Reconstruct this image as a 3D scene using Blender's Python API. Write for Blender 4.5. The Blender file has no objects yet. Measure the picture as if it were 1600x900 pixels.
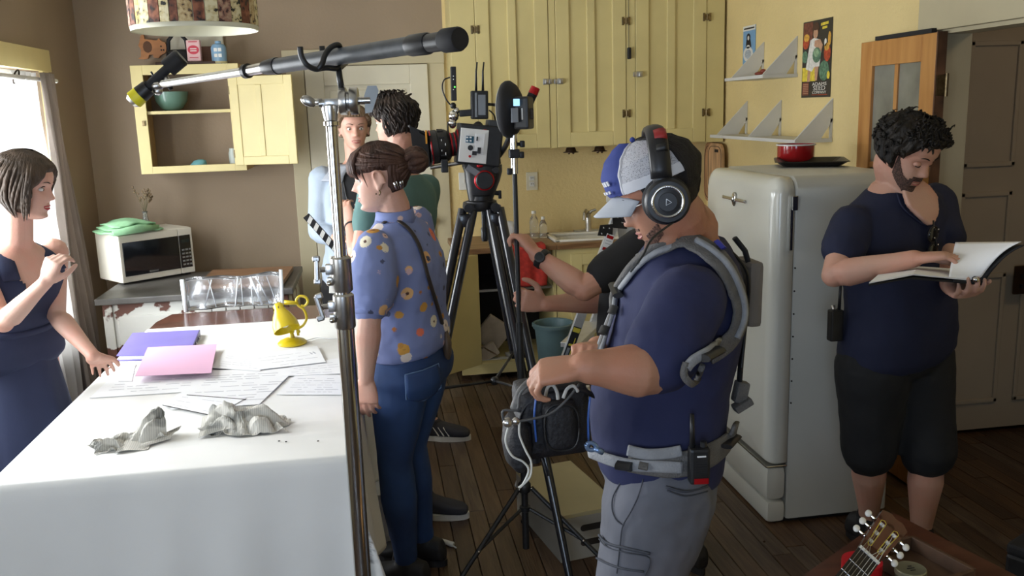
import bpy, bmesh, math, random
from mathutils import Vector, Matrix, Quaternion
V = Vector
PI = math.pi
SC = bpy.context.scene
COL = SC.collection
random.seed(7)

# ------------------------------------------------------------------ camera
CAM_Z = 1.68
F_PX, PITCH, YAW, ROLL = 1400.0, 0.197, 0.149, -0.032
cp, sp, cy, sy = math.cos(PITCH), math.sin(PITCH), math.cos(YAW), math.sin(YAW)
FW = V((sy*cp, cy*cp, -sp)); R0 = V((cy, -sy, 0)); U0 = R0.cross(FW)
RR = R0*math.cos(ROLL) + U0*math.sin(ROLL)
UU = U0*math.cos(ROLL) - R0*math.sin(ROLL)
CAM = V((0, 0, CAM_Z))
cd = bpy.data.cameras.new('camera'); co = bpy.data.objects.new('camera', cd); COL.objects.link(co)
cd.sensor_width = 36; cd.lens = F_PX/1600*36; cd.clip_start = .05; cd.clip_end = 100
M = Matrix((RR, UU, -FW)).transposed().to_4x4(); M.translation = CAM
co.matrix_world = M
SC.camera = co

# ------------------------------------------------------------------ light
SC.view_settings.view_transform = 'Standard'; SC.view_settings.look = 'None'
SC.view_settings.gamma = 1; SC.view_settings.exposure = 0.12
w = bpy.data.worlds.new('world'); SC.world = w; w.use_nodes = True
bg = w.node_tree.nodes['Background']; bg.inputs[0].default_value = (.86, .93, 1, 1); bg.inputs[1].default_value = 2.6
def area(name, loc, aim, sx, sy_, power, col):
    l = bpy.data.lights.new(name, 'AREA'); l.shape = 'RECTANGLE'; l.size = sx; l.size_y = sy_; l.energy = power; l.color = col
    o = bpy.data.objects.new(name, l); COL.objects.link(o); o.location = loc
    o.rotation_euler = (V(aim)-V(loc)).to_track_quat('-Z', 'Y').to_euler(); return o
area('daylight_side_window', (-1.86, 4.55, 1.3), (1.0, 4.2, .9), 1.2, 1.2, 80, (.93, .97, 1))
area('daylight_table_window', (-1.86, 3.2, 1.45), (.6, 3.7, .8), 1.2, 1.1, 72, (.93, .97, 1))
area('near_side_fill', (-1.86, .6, 1.5), (1.0, 2.2, 1.0), 1.3, 1.1, 15, (.88, .94, 1))  # added fill through an unseen side window near the camera
area('front_fill_light', (-.75, -1.76, 1.35), (-.6, 3.0, .5), 1.25, 1.2, 33, (.55, .73, 1))  # blue fill added behind the camera, placed to light the tablecloth front
area('hall_fill_light', (3.3, 2.3, 2.55), (3.2, 2.9, 0), .5, .5, 4.5, (1, .78, .52))  # warm fill added to lift the dark hall, no fixture there

# ------------------------------------------------------------------ photo point -> room point at a known depth
def ray(x, y): return FW + RR*((x-800)/F_PX) - UU*((y-450)/F_PX)
def P(x, y, Y): d = ray(x, y); return CAM + d*(Y/d.y)
def PX(x, y, X): d = ray(x, y); return CAM + d*(X/d.x)
def PZ(x, y, Z): d = ray(x, y); return CAM + d*((Z-CAM_Z)/d.z)

# ------------------------------------------------------------------ materials
MATS = {}
def mat(name, col, rough=.6, metal=0, var=.12, vs=6, bump=0, bs=40, stretch=(1,1,1), spec=.5, sss=0, trans=0, col2=None, emis=None, coat=0, alpha=None, det=3):
    if name in MATS: return MATS[name]
    m = bpy.data.materials.new(name); m.use_nodes = True; nt = m.node_tree; N = nt.nodes; L = nt.links
    b = N['Principled BSDF']
    def c4(c): return (c[0], c[1], c[2], 1)
    b.inputs['Base Color'].default_value = c4(col); b.inputs['Roughness'].default_value = rough; b.inputs['Metallic'].default_value = metal
    b.inputs['Specular IOR Level'].default_value = spec
    if coat: b.inputs['Coat Weight'].default_value = coat; b.inputs['Coat Roughness'].default_value = .08
    if sss: b.inputs['Subsurface Weight'].default_value = sss; b.inputs['Subsurface Radius'].default_value = (.012, .005, .003); b.inputs['Subsurface Scale'].default_value = 1
    if trans: b.inputs['Transmission Weight'].default_value = trans
    if emis: b.inputs['Emission Color'].default_value = c4(emis[0]); b.inputs['Emission Strength'].default_value = emis[1]
    if var or bump:
        tc = N.new('ShaderNodeTexCoord'); mp = N.new('ShaderNodeMapping'); mp.inputs['Scale'].default_value = stretch
        L.new(tc.outputs['Object'], mp.inputs[0])
    if var:
        n = N.new('ShaderNodeTexNoise'); n.inputs['Scale'].default_value = vs; n.inputs['Detail'].default_value = det; L.new(mp.outputs[0], n.inputs['Vector'])
        r = N.new('ShaderNodeValToRGB'); a = col2 or [min(1, c*(1+var)) for c in col]; d = [c*(1-var) for c in col]
        if col2: d = col
        r.color_ramp.elements[0].position = .33; r.color_ramp.elements[1].position = .67
        r.color_ramp.elements[0].color = c4(d); r.color_ramp.elements[1].color = c4(a)
        L.new(n.outputs[0], r.inputs[0]); L.new(r.outputs[0], b.inputs['Base Color'])
    if bump:
        n2 = N.new('ShaderNodeTexNoise'); n2.inputs['Scale'].default_value = bs; n2.inputs['Detail'].default_value = 4; L.new(mp.outputs[0], n2.inputs['Vector'])
        bp = N.new('ShaderNodeBump'); bp.inputs['Strength'].default_value = bump; bp.inputs['Distance'].default_value = .01
        L.new(n2.outputs[0], bp.inputs['Height']); L.new(bp.outputs[0], b.inputs['Normal'])
    MATS[name] = m; return m

# ------------------------------------------------------------------ mesh builder
def frame(d, up=V((0,0,1))):
    d = d.normalized()
    if abs(d.dot(up)) > .98: up = V((1,0,0)) if abs(d.x) < .9 else V((0,1,0))
    x = up.cross(d).normalized(); y = d.cross(x).normalized(); return x, y
class MB:
    def __init__(s): s.bm = bmesh.new()
    def ring_join(s, rings, close=True, caps=True):
        bm = s.bm; vs = [[bm.verts.new(p) for p in r] for r in rings]; n = len(vs[0])
        for a, b in zip(vs, vs[1:]):
            for i in range(n if close else n-1):
                j = (i+1) % n; bm.faces.new((a[i], a[j], b[j], b[i]))
        if caps: bm.faces.new(vs[0][::-1]); bm.faces.new(vs[-1])
        return s
    def box(s, c, size, rot=None, bev=0):
        c = V(c); x, y, z = [k/2 for k in size]
        t = bmesh.new(); bmesh.ops.create_cube(t, size=1)
        for v in t.verts: v.co = V((v.co.x*size[0], v.co.y*size[1], v.co.z*size[2]))
        if bev: bmesh.ops.bevel(t, geom=t.edges[:], offset=min(bev, min(size)*.45), segments=2, profile=.6, affect='EDGES')
        m = Matrix.Translation(c) @ (rot.to_4x4() if rot else Matrix())
        s.merge(t, m); return s
    def bx(s, x0, x1, y0, y1, z0, z1, bev=0): return s.box(((x0+x1)/2, (y0+y1)/2, (z0+z1)/2), (abs(x1-x0), abs(y1-y0), abs(z1-z0)), None, bev)
    def merge(s, t, m=None):
        if m: t.transform(m)
        me = bpy.data.meshes.new('t'); t.to_mesh(me); t.free(); s.bm.from_mesh(me); bpy.data.meshes.remove(me)
    def tube(s, pts, r, seg=10, flat=1, up=V((0,0,1)), caps=True):
        pts = [V(p) for p in pts]; n = len(pts)
        if not isinstance(r, (list, tuple)): r = [r]*n
        rings = []; px = None
        for i, p in enumerate(pts):
            d = (pts[min(i+1, n-1)]-pts[max(i-1, 0)])
            if d.length < 1e-7: d = V((0,0,1))
            d.normalize()
            if px is None: x, y = frame(d, up)
            else:
                x = px - d*px.dot(d)
                if x.length < 1e-4: x, y = frame(d, up)
                x.normalize(); y = d.cross(x)
            px = x
            rings.append([p + x*(math.cos(2*PI*k/seg)*r[i]) + y*(math.sin(2*PI*k/seg)*r[i]*flat) for k in range(seg)])
        return s.ring_join(rings, True, caps)
    def cyl(s, a, b, r, r2=None, seg=16): return s.tube([a, b], [r, r if r2 is None else r2], seg)
    def ell(s, c, rad, rot=None, sub=2):
        t = bmesh.new(); bmesh.ops.create_icosphere(t, subdivisions=sub, radius=1)
        for v in t.verts: v.co = V((v.co.x*rad[0], v.co.y*rad[1], v.co.z*rad[2]))
        s.merge(t, Matrix.Translation(V(c)) @ (rot.to_4x4() if rot else Matrix())); return s
    def sph(s, c, r, sub=2): return s.ell(c, (r, r, r), None, sub)
    def lathe(s, c, prof, axis=V((0,0,1)), seg=24, caps=True):
        c = V(c); axis = axis.normalized(); x, y = frame(axis, V((0,0,1)) if abs(axis.z) < .9 else V((1,0,0)))
        return s.ring_join([[c + axis*h + x*(math.cos(2*PI*k/seg)*r) + y*(math.sin(2*PI*k/seg)*r) for k in range(seg)] for r, h in prof], True, caps)
    def limb(s, pts, r, seg=14):
        s.tube(pts, r, seg)
        for i, p in enumerate(pts): s.sph(p, (r[i] if isinstance(r, (list, tuple)) else r)*.985, 2)
        return s
    def loft(s, secs, seg=28, pw=2.3):     # (centre, lateral vector, forward vector)
        rings = []
        for c, a, b in secs:
            rg = []
            for k in range(seg):
                t = 2*PI*k/seg; ct, st = math.cos(t), math.sin(t)
                rg.append(V(c) + a*(math.copysign(abs(ct)**(2/pw), ct)) + b*(math.copysign(abs(st)**(2/pw), st)))
            rings.append(rg)
        return s.ring_join(rings)
    def prism(s, poly, n):     # planar polygon swept by n
        n = V(n); a = [s.bm.verts.new(V(p)) for p in poly]; b = [s.bm.verts.new(V(p)+n) for p in poly]; k = len(a)
        s.bm.faces.new(a[::-1]); s.bm.faces.new(b)
        for i in range(k): s.bm.faces.new((a[i], a[(i+1) % k], b[(i+1) % k], b[i]))
        return s
    def grid(s, fn, nu, nv, thick=0):
        g = [[V(fn(i/nu, j/nv)) for j in range(nv+1)] for i in range(nu+1)]
        if not thick:
            vs = [[s.bm.verts.new(p) for p in r] for r in g]
            for i in range(nu):
                for j in range(nv): s.bm.faces.new((vs[i][j], vs[i+1][j], vs[i+1][j+1], vs[i][j+1]))
            return s
        nn = [[None]*(nv+1) for _ in range(nu+1)]
        for i in range(nu+1):
            for j in range(nv+1):
                a = g[min(i+1, nu)][j]-g[max(i-1, 0)][j]; b = g[i][min(j+1, nv)]-g[i][max(j-1, 0)]
                c = a.cross(b); nn[i][j] = c.normalized()*thick if c.length > 1e-9 else V((0,0,thick))
        A = [[s.bm.verts.new(p) for p in r] for r in g]
        B = [[s.bm.verts.new(g[i][j]+nn[i][j]) for j in range(nv+1)] for i in range(nu+1)]
        for i in range(nu):
            for j in range(nv):
                s.bm.faces.new((A[i][j], A[i][j+1], A[i+1][j+1], A[i+1][j])); s.bm.faces.new((B[i][j], B[i+1][j], B[i+1][j+1], B[i][j+1]))
        for i in range(nu):
            s.bm.faces.new((A[i][0], A[i+1][0], B[i+1][0], B[i][0])); s.bm.faces.new((A[i+1][nv], A[i][nv], B[i][nv], B[i+1][nv]))
        for j in range(nv):
            s.bm.faces.new((A[0][j+1], A[0][j], B[0][j], B[0][j+1])); s.bm.faces.new((A[nu][j], A[nu][j+1], B[nu][j+1], B[nu][j]))
        return s

def root_of(o):
    while o.parent: o = o.parent
    return o
def empty(name, loc, label, cat, group=None):
    o = bpy.data.objects.new(name, None); COL.objects.link(o); o.location = loc; o.empty_display_size = .05
    o['label'] = label; o['category'] = cat
    if group: o['group'] = group
    return o
def build(name, mb, m, parent=None, smooth=False, base=None, label=None, mods=None):
    bm = mb.bm; bmesh.ops.recalc_face_normals(bm, faces=bm.faces[:])
    if parent is not None: base = root_of(parent).location
    if base is None:
        lo = [min(v.co[i] for v in bm.verts) for i in range(3)]; hi = [max(v.co[i] for v in bm.verts) for i in range(3)]
        base = V(((lo[0]+hi[0])/2, (lo[1]+hi[1])/2, lo[2]))
    base = V(base)
    bm.transform(Matrix.Translation(-base))
    me = bpy.data.meshes.new(name); bm.to_mesh(me); bm.free()
    if smooth is not False:
        me.polygons.foreach_set('use_smooth', [True]*len(me.polygons))
        if smooth is not True:
            try: me.set_sharp_from_angle(angle=math.radians(smooth))
            except Exception: pass
    o = bpy.data.objects.new(name, me); COL.objects.link(o)
    for mm in (m if isinstance(m, (list, tuple)) else [m]): me.materials.append(mm)
    if parent is not None: o.parent = parent
    else: o.location = base
    if label: o['label'] = label
    return o
def tag(o, label, cat, group=None, kind=None):
    if label: o['label'] = label
    if cat: o['category'] = cat
    if group: o['group'] = group
    if kind: o['kind'] = kind
    return o
def struct(name, mb, m, parent=None, smooth=False):
    o = build(name, mb, m, parent, smooth)
    if parent is None: o['kind'] = 'structure'
    return o
def dup(o, loc=None, parent=None, label=None):
    c = o.copy(); COL.objects.link(c); c.parent = parent
    if loc is not None: c.location = loc
    if label: c['label'] = label
    for ch in o.children: dup(ch, None, c)
    return c
def remesh(o, voxel, it=3, disp=0, dscale=.08, f=.5):
    m = o.modifiers.new('union', 'REMESH'); m.mode = 'VOXEL'; m.voxel_size = voxel; m.use_smooth_shade = True
    if it: q = o.modifiers.new('soften', 'SMOOTH'); q.iterations = it; q.factor = f
    if disp:
        t = bpy.data.textures.new('folds', 'CLOUDS'); t.noise_scale = dscale; t.noise_depth = 2
        d = o.modifiers.new('folds', 'DISPLACE'); d.texture = t; d.strength = disp; d.mid_level = .5; d.texture_coords = 'LOCAL'
    return o
def rotz(a): return Matrix.Rotation(a, 3, 'Z')
def axes(x, y, z): return Matrix((x, y, z)).transposed()
def text_mesh(txt, size, depth=.0008, space=1.0):
    cu = bpy.data.curves.new('lettering', 'FONT'); cu.body = txt; cu.size = size; cu.extrude = depth; cu.align_x = 'CENTER'; cu.space_character = space; cu.resolution_u = 3
    o = bpy.data.objects.new('lettering', cu); COL.objects.link(o)
    dg = bpy.context.evaluated_depsgraph_get(); me = bpy.data.meshes.new_from_object(o.evaluated_get(dg))
    bpy.data.objects.remove(o); bpy.data.curves.remove(cu)
    t = bmesh.new(); t.from_mesh(me); bpy.data.meshes.remove(me); return t
def letter(name, txt, size, m4, m, parent, sx=1, depth=.0008):
    mb = MB(); t = text_mesh(txt, size, depth); mb.merge(t, m4 @ Matrix.Diagonal((sx, 1, 1, 1)))
    return build(name, mb, m, parent)
# ================================================================== ROOM
m_beige = mat('beige_wall', (.31, .235, .16), .75, var=.06, vs=1.5, bump=.12, bs=60)
m_yellow = mat('yellow_wall', (.72, .57, .27), .55, var=.06, vs=2, bump=.35, bs=55)
m_cream = mat('cream_paint', (.64, .54, .25), .42, var=.06, vs=3, bump=.06, bs=30)
m_casing = mat('casing_paint', (.50, .44, .29), .5, var=.07, vs=3, bump=.05)
m_white = mat('white_paint', (.72, .72, .68), .5, var=.05, vs=3)
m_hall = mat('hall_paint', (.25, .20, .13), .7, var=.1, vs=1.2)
m_halldoor = mat('hall_door_paint', (.40, .33, .23), .6, var=.06, vs=2)
m_ceil = mat('ceiling_paint', (.70, .66, .56), .8, var=.04)
m_glass = bpy.data.materials.new('window_glass'); m_glass.use_nodes = True
_n = m_glass.node_tree.nodes; _l = m_glass.node_tree.links
_t = _n.new('ShaderNodeBsdfTransparent'); _g = _n.new('ShaderNodeBsdfGlossy'); _g.inputs['Roughness'].default_value = .03; _x = _n.new('ShaderNodeMixShader')
_x.inputs[0].default_value = .08; _l.new(_t.outputs[0], _x.inputs[1]); _l.new(_g.outputs[0], _x.inputs[2]); _l.new(_x.outputs[0], _n['Material Output'].inputs[0])
m_brass = mat('aged_brass', (.20, .15, .08), .35, .9, var=.3, vs=60)
m_chrome = mat('chrome', (.60, .59, .57), .16, 1, var=.04, vs=20)
m_steel = mat('brushed_steel', (.55, .54, .52), .3, 1, var=.15, vs=30)
m_black = mat('black_plastic', (.012, .012, .013), .42, var=.3, vs=30)
m_blackm = mat('black_matte', (.01, .01, .012), .75, var=.2, vs=30)
XL, XR, YB, YF, ZC = -1.72, 2.28, 5.95, -1.7, 2.62
T = .13
# floor slab and planks
fl = struct('floor', MB().bx(-1.9, 4.2, -1.9, 6.1, -.08, -.018), mat('subfloor', (.03, .022, .015), .8))
def plank_mat(i, c1, c2): return mat('plank_wood_%d' % i, c1, .42, var=.2, vs=5, col2=c2, stretch=(9, .8, 1), bump=.25, bs=14, det=6)
pm = [plank_mat(0, (.055, .027, .012), (.12, .066, .032)), plank_mat(1, (.040, .021, .012), (.085, .048, .026)), plank_mat(2, (.062, .035, .018), (.125, .075, .042)), plank_mat(3, (.05, .03, .02), (.13, .09, .06))]
PW = .078
pmesh = []
for L_ in (.9, 1.3, 1.7):
    for k in range(4):
        b = MB().box((0, 0, 0), (PW-.003, L_-.003, .018), None, .0022)
        me = bpy.data.meshes.new('plank'); b.bm.to_mesh(me); b.bm.free(); me.materials.append(pm[k]); pmesh.append((L_, me))
rest = MB(); x = -1.72
while x < 4.1:
    y = 1.3 - random.random()*1.2
    while y < 5.95:
        L_, me = random.choice(pmesh)
        xc, yc = x+PW/2, y+L_/2
        if x > -.15 and y+L_ > 2.3 and y < 5.6 and (x < 2.9):
            o = bpy.data.objects.new('plank', me); COL.objects.link(o); o.parent = fl
            o.location = V((xc, yc, -.009+random.uniform(-.0012, .0008))) - V(fl.location)
        else: rest.box((xc, yc, -.009), (PW-.003, L_-.003, .018))
        y += L_
    y = 1.3
    x += PW
rest.bx(-1.9, 4.2, -1.9, .15, -.018, 0)
o = build('plank', rest, pm[1], fl); o['kind'] = 'stuff'

struct('ceiling', MB().bx(-1.9, 4.2, -1.9, 6.1, ZC, ZC+.1), m_ceil)
def wall_with_holes(axis, c0, c1, a0, a1, holes):
    mb = MB(); cuts = sorted(set([a0, a1]+[h[0] for h in holes]+[h[1] for h in holes]))
    def add(p, q, z0, z1):
        if axis == 'X': mb.bx(c0, c1, p, q, z0, z1)
        else: mb.bx(p, q, c0, c1, z0, z1)
    for p, q in zip(cuts, cuts[1:]):
        h = [k for k in holes if k[0] <= p+1e-6 and k[1] >= q-1e-6]
        if h: 
            if h[0][2] > 0: add(p, q, 0, h[0][2])
            add(p, q, h[0][3], ZC)
        else: add(p, q, 0, ZC)
    return mb
WIN = [(3.98, 5.22, .55, 1.955), (2.35, 3.75, .8, 1.955), (-.1, 1.3, .8, 1.955)]  # last opening is out of view, added for the near fill
struct('wall_left', wall_with_holes('X', XL-T, XL, YF-T, YB+T, WIN), m_beige)
struct('wall_front', wall_with_holes('Y', YF-T, YF, XL, XR, [(-1.4, -.1, .8, 2.1)]), m_beige)
XS = .497   # beige wall meets the yellow kitchen wall
struct('wall_back', MB().bx(XL, XS, YB, YB+T, 0, ZC), m_beige)
struct('wall_kitchen', MB().bx(XS, XR+T, YB, YB+T, 0, ZC), m_yellow)
DY0, DY1, DZ = 2.25, 3.42, 1.94
struct('wall_right', wall_with_holes('X', XR, XR+T, YF-T, YB, [(DY0, DY1, 0, DZ)]), m_yellow)
# hall beyond the doorway
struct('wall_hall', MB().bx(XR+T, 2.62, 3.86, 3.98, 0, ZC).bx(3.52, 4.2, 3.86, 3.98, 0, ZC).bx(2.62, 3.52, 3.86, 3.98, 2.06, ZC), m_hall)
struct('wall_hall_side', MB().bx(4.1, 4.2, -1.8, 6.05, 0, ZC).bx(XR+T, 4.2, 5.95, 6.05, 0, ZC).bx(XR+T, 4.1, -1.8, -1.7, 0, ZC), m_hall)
hd = struct('door_2', MB().bx(2.66, 3.48, 3.90, 3.94, .02, 2.04), m_halldoor)
for (x0, x1, z0, z1) in [(2.76, 3.03, .16, .82), (3.12, 3.38, .16, .82), (2.76, 3.03, .95, 1.22), (3.12, 3.38, .95, 1.22), (2.76, 3.03, 1.34, 1.92), (3.12, 3.38, 1.34, 1.92)]:
    b = MB()
    for q in [(x0, x1, z0, z0+.022), (x0, x1, z1-.022, z1), (x0, x0+.022, z0, z1), (x1-.022, x1, z0, z1)]: b.bx(q[0], q[1], 3.888, 3.90, q[2], q[3], .004)
    build('panel_moulding', b, m_halldoor, hd)
build('door_knob', MB().lathe((3.42, 3.90, .98), [(.028, 0), (.028, -.006), (.012, -.012), (.012, -.03), (.027, -.045), (.022, -.06), (0.004, -.065)], V((0, 1, 0))), m_brass, hd, 30)
struct('trim_1', MB().bx(2.54, 2.65, 3.835, 3.86, 0, 2.1, .004).bx(3.49, 3.6, 3.835, 3.86, 0, 2.1, .004).bx(2.54, 3.6, 3.835, 3.86, 2.05, 2.15, .004), m_halldoor)
# doorway jambs and header
struct('trim_2', MB().bx(XR-.005, XR+T+.005, DY1-.022, DY1, 0, DZ, .003).bx(XR+T, XR+T+.02, DY1, DY1+.085, 0, DZ, .004), m_casing)
struct('trim_3', MB().bx(XR-.03, XR, DY0-.1, 3.52, DZ-.005, DZ+.145, .005).bx(XR-.045, XR, DY0-.1, 3.535, DZ+.145, DZ+.17, .004).bx(XR, XR+T, DY0, DY1-.02, DZ-.02, DZ-.001), m_casing)
struct('baseboard_right', MB().bx(XR-.018, XR, 4.0, YB-.01, 0, .12, .004), m_casing)
struct('baseboard_back', MB().bx(XL, -.50, YB-.018, YB, 0, .15, .004), m_casing)
struct('baseboard_left', MB().bx(XL, XL+.018, -1.6, YB-.02, 0, .15, .004), m_casing)

# windows on the left
for n, (y0, y1, z0, z1) in enumerate(WIN):
    mb = MB(); t = .05; xo = XL-.05
    for q in [(y0, y0+t, z0, z1), (y1-t, y1, z0, z1), (y0, y1, z0, z0+t), (y0, y1, z1-t, z1), (y0, y1, (z0+z1)/2-.02, (z0+z1)/2+.02)]:
        mb.bx(xo-.04, xo, q[0], q[1], q[2], q[3], .003)
    w_ = struct('window_%d' % (n+1), mb, m_white)
    build('pane', MB().bx(xo-.024, xo-.02, y0+t, y1-t, z0+t, (z0+z1)/2-.02), m_glass, w_)
    build('pane', MB().bx(xo-.024, xo-.02, y0+t, y1-t, (z0+z1)/2+.02, z1-t), m_glass, w_)
    build('window_casing', MB().bx(XL, XL+.02, y0-.09, y0, z0-.05, z1).bx(XL, XL+.02, y1, y1+.09, z0-.05, z1).bx(XL, XL+.028, y0-.12, y1+.12, z1, z1+.115, .003).bx(XL, XL+.05, y0-.12, y1+.12, z0-.03, z0, .003), m_cream, w_)
w_ = struct('window_4', MB().bx(-1.4, -.1, YF-.07, YF-.03, .8, .86).bx(-1.4, -.1, YF-.07, YF-.03, 2.04, 2.1).bx(-1.4, -1.34, YF-.07, YF-.03, .8, 2.1).bx(-.16, -.1, YF-.07, YF-.03, .8, 2.1).bx(-1.4, -.1, YF-.07, YF-.03, 1.43, 1.48), m_white)  # window out of view, set where the front fill comes in
build('pane', MB().bx(-1.34, -.16, YF-.055, YF-.05, .86, 1.43), m_glass, w_); build('pane', MB().bx(-1.34, -.16, YF-.055, YF-.05, 1.48, 2.04), m_glass, w_)

# door in the back wall with casing
dc = MB()
for x0, x1, z0, z1 in [(-.50, -.39, 0, 1.985), (.385, .495, 0, 1.985), (-.52, .497, 1.985, 2.085)]: dc.bx(x0, x1, YB-.022, YB, z0, z1, .004)
struct('trim_4', dc, m_casing)
m_door = mat('door_paint', (.64, .60, .47), .5, var=.05, vs=3, bump=.05)
d1 = struct('door_1', MB().bx(-.385, .385, YB-.028, YB-.001, .01, 1.98), m_door)
fr = MB()
for x0, x1, z0, z1 in [(-.385, -.27, .01, 1.98), (.27, .385, .01, 1.98), (-.27, .27, 1.86, 1.98), (-.27, .27, .01, .22), (-.27, .27, .82, .97)]: fr.bx(x0, x1, YB-.042, YB-.026, z0, z1, .004)
build('door_frame', fr, m_door, d1)
for z0, z1 in [(.22, .82), (.97, 1.86)]: build('door_panel', MB().bx(-.24, .24, YB-.036, YB-.026, z0+.03, z1-.03, .008), m_door, d1)
build('door_knob', MB().lathe((.335, YB-.042, .98), [(.03, 0), (.03, -.008), (.012, -.014), (.012, -.03), (.03, -.045), (.03, -.055), (.012, -.068)], V((0, 1, 0))), m_brass, d1, 30)

# ------------------------------------------------------------------ upper kitchen cabinets
UY, UZ = 5.62, 1.43
xs = [(.668, 1.118), (1.166, 1.612), (1.677, 2.14)]
cab = empty('upper_cabinet', (1.4, 5.78, UZ), 'cream painted wall cabinet with three tall panelled doors above the sink', 'cabinet')
b = MB()
b.bx(.517, 2.262, UY+.02, YB, UZ, UZ+.02).bx(.517, .537, UY+.02, YB, UZ+.02, ZC-.01).bx(2.243, 2.262, UY+.02, YB, UZ+.02, ZC-.01)
for x0, x1 in [(.517, .665), (1.121, 1.163), (1.615, 1.674), (2.143, 2.262)]: b.bx(x0, x1, UY, UY+.02, UZ, ZC-.01, .002)
b.bx(.537, 2.243, YB-.02, YB, UZ+.02, ZC-.01)
build('carcass', b, m_cream, cab)
for i, (x0, x1) in enumerate(xs):
    z0, z1 = UZ+.004, ZC-.03; wf = .085; dp = .02
    b = MB().bx(x0+.05, x1-.05, UY+.008, UY+.016, z0+.05, z1-.05)
    for q in [(x0, x0+wf, z0, z1), (x1-wf, x1, z0, z1), (x0+wf, x1-wf, z0, z0+.09), (x0+wf, x1-wf, z1-.1, z1), ((x0+x1)/2-.026, (x0+x1)/2+.026, z0+.09, z1-.1)]: b.bx(q[0], q[1], UY-.006, UY+.018, q[2], q[3], .004)
    d = build('cabinet_door', b, m_cream, cab)
    left = (i == 0); hx = x0-.0015 if i == 0 else x1+.0015
    for z in ([2.16, 1.55] if i == 0 else [2.195, 1.63] if i == 1 else [2.21, 1.62]):
        h = MB()
        for sg in (-1, 1):
            h.box((hx+sg*.014, UY-.009, z), (.024, .006, .034), None, .002); h.box((hx+sg*.020, UY-.009, z), (.014, .005, .05), None, .002)
        h.cyl((hx, UY-.012, z-.02), (hx, UY-.012, z+.02), .005)
        build('hinge', h, m_brass, d, 30)
    lx = x1-.022 if i == 0 else x0+.022
    h = MB().box((lx, UY-.011, 1.84 if i < 2 else 1.87), (.036, .008, .036), None, .003)
    zz = 1.84 if i < 2 else 1.87; sg = 1 if i == 0 else -1
    h.box((lx+sg*.03, UY-.010, zz), (.022, .012, .03), None, .003); h.box((lx, UY-.024, zz), (.014, .022, .026), None, .004)
    build('latch', h, m_steel, d, 30)
b = MB().box((1.632, UY-.012, 2.0), (.024, .02, .07), None, .006); b.cyl((1.632, UY-.004, 2.03), (1.632, UY-.004, 2.5), .0015, seg=6)
tag(build('cord_pull', b, m_black), 'small black cord pull hanging between the cabinet doors', 'pull')
for i, px in enumerate((893, 938)):
    p = P(px, 237, 5.72)
    b = MB().lathe((p.x, 5.74, UZ-.001), [(.022, 0), (.03, -.008), (.036, -.03), (.05, -.034), (.05, -.037)])
    b.sph((p.x-.012, 5.74, UZ-.042), .008).sph((p.x+.016, 5.74, UZ-.042), .008)
    tag(build('puck_light', b, mat('bronze', (.06, .035, .02), .4, .7), None, 30), ('dark bronze under-cabinet puck light below the middle doors, %s one' % ('left-hand' if i == 0 else 'right-hand')), 'light', 'under-cabinet lights')

# ------------------------------------------------------------------ counter, base cabinets, sink
LY = 5.42; CZ = .85
m_wood = mat('counter_wood', (.17, .085, .035), .4, var=.25, vs=4, col2=(.30, .17, .08), stretch=(1, 10, 10), bump=.1)
tag(build('worktop', MB().bx(.465, 1.10, LY-.03, YB-.002, CZ-.035, CZ, .006).bx(1.74, 2.262, LY-.03, YB-.002, CZ-.035, CZ, .006).bx(1.10, 1.74, LY-.03, LY+.06, CZ-.035, CZ, .004).bx(1.10, 1.74, 5.86, YB-.002, CZ-.035, CZ, .004), m_wood), 'brown wooden kitchen worktop running along the yellow wall', 'worktop')
bc = empty('base_cabinet', (.8, 5.7, 0), 'cream base cabinet with an open bay and swung-out door at left of the sink', 'cabinet')
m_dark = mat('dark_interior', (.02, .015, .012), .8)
b = MB().bx(.48, .60, LY, LY+.02, .08, CZ-.037).bx(.48, .50, LY+.02, YB-.003, .08, CZ-.037).bx(1.075, 1.095, LY, YB-.003, .08, CZ-.037).bx(.48, 1.095, LY-.01, LY+.012, .045, .115, .003)
build('carcass', b, m_cream, bc)
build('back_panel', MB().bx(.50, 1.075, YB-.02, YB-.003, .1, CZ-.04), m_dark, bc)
build('shelf', MB().bx(.50, 1.075, LY+.03, YB-.02, .565, .58), m_steel, bc)
build('bottom_board', MB().bx(.50, 1.075, LY+.012, YB-.02, .10, .115), m_cream, bc)
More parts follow.
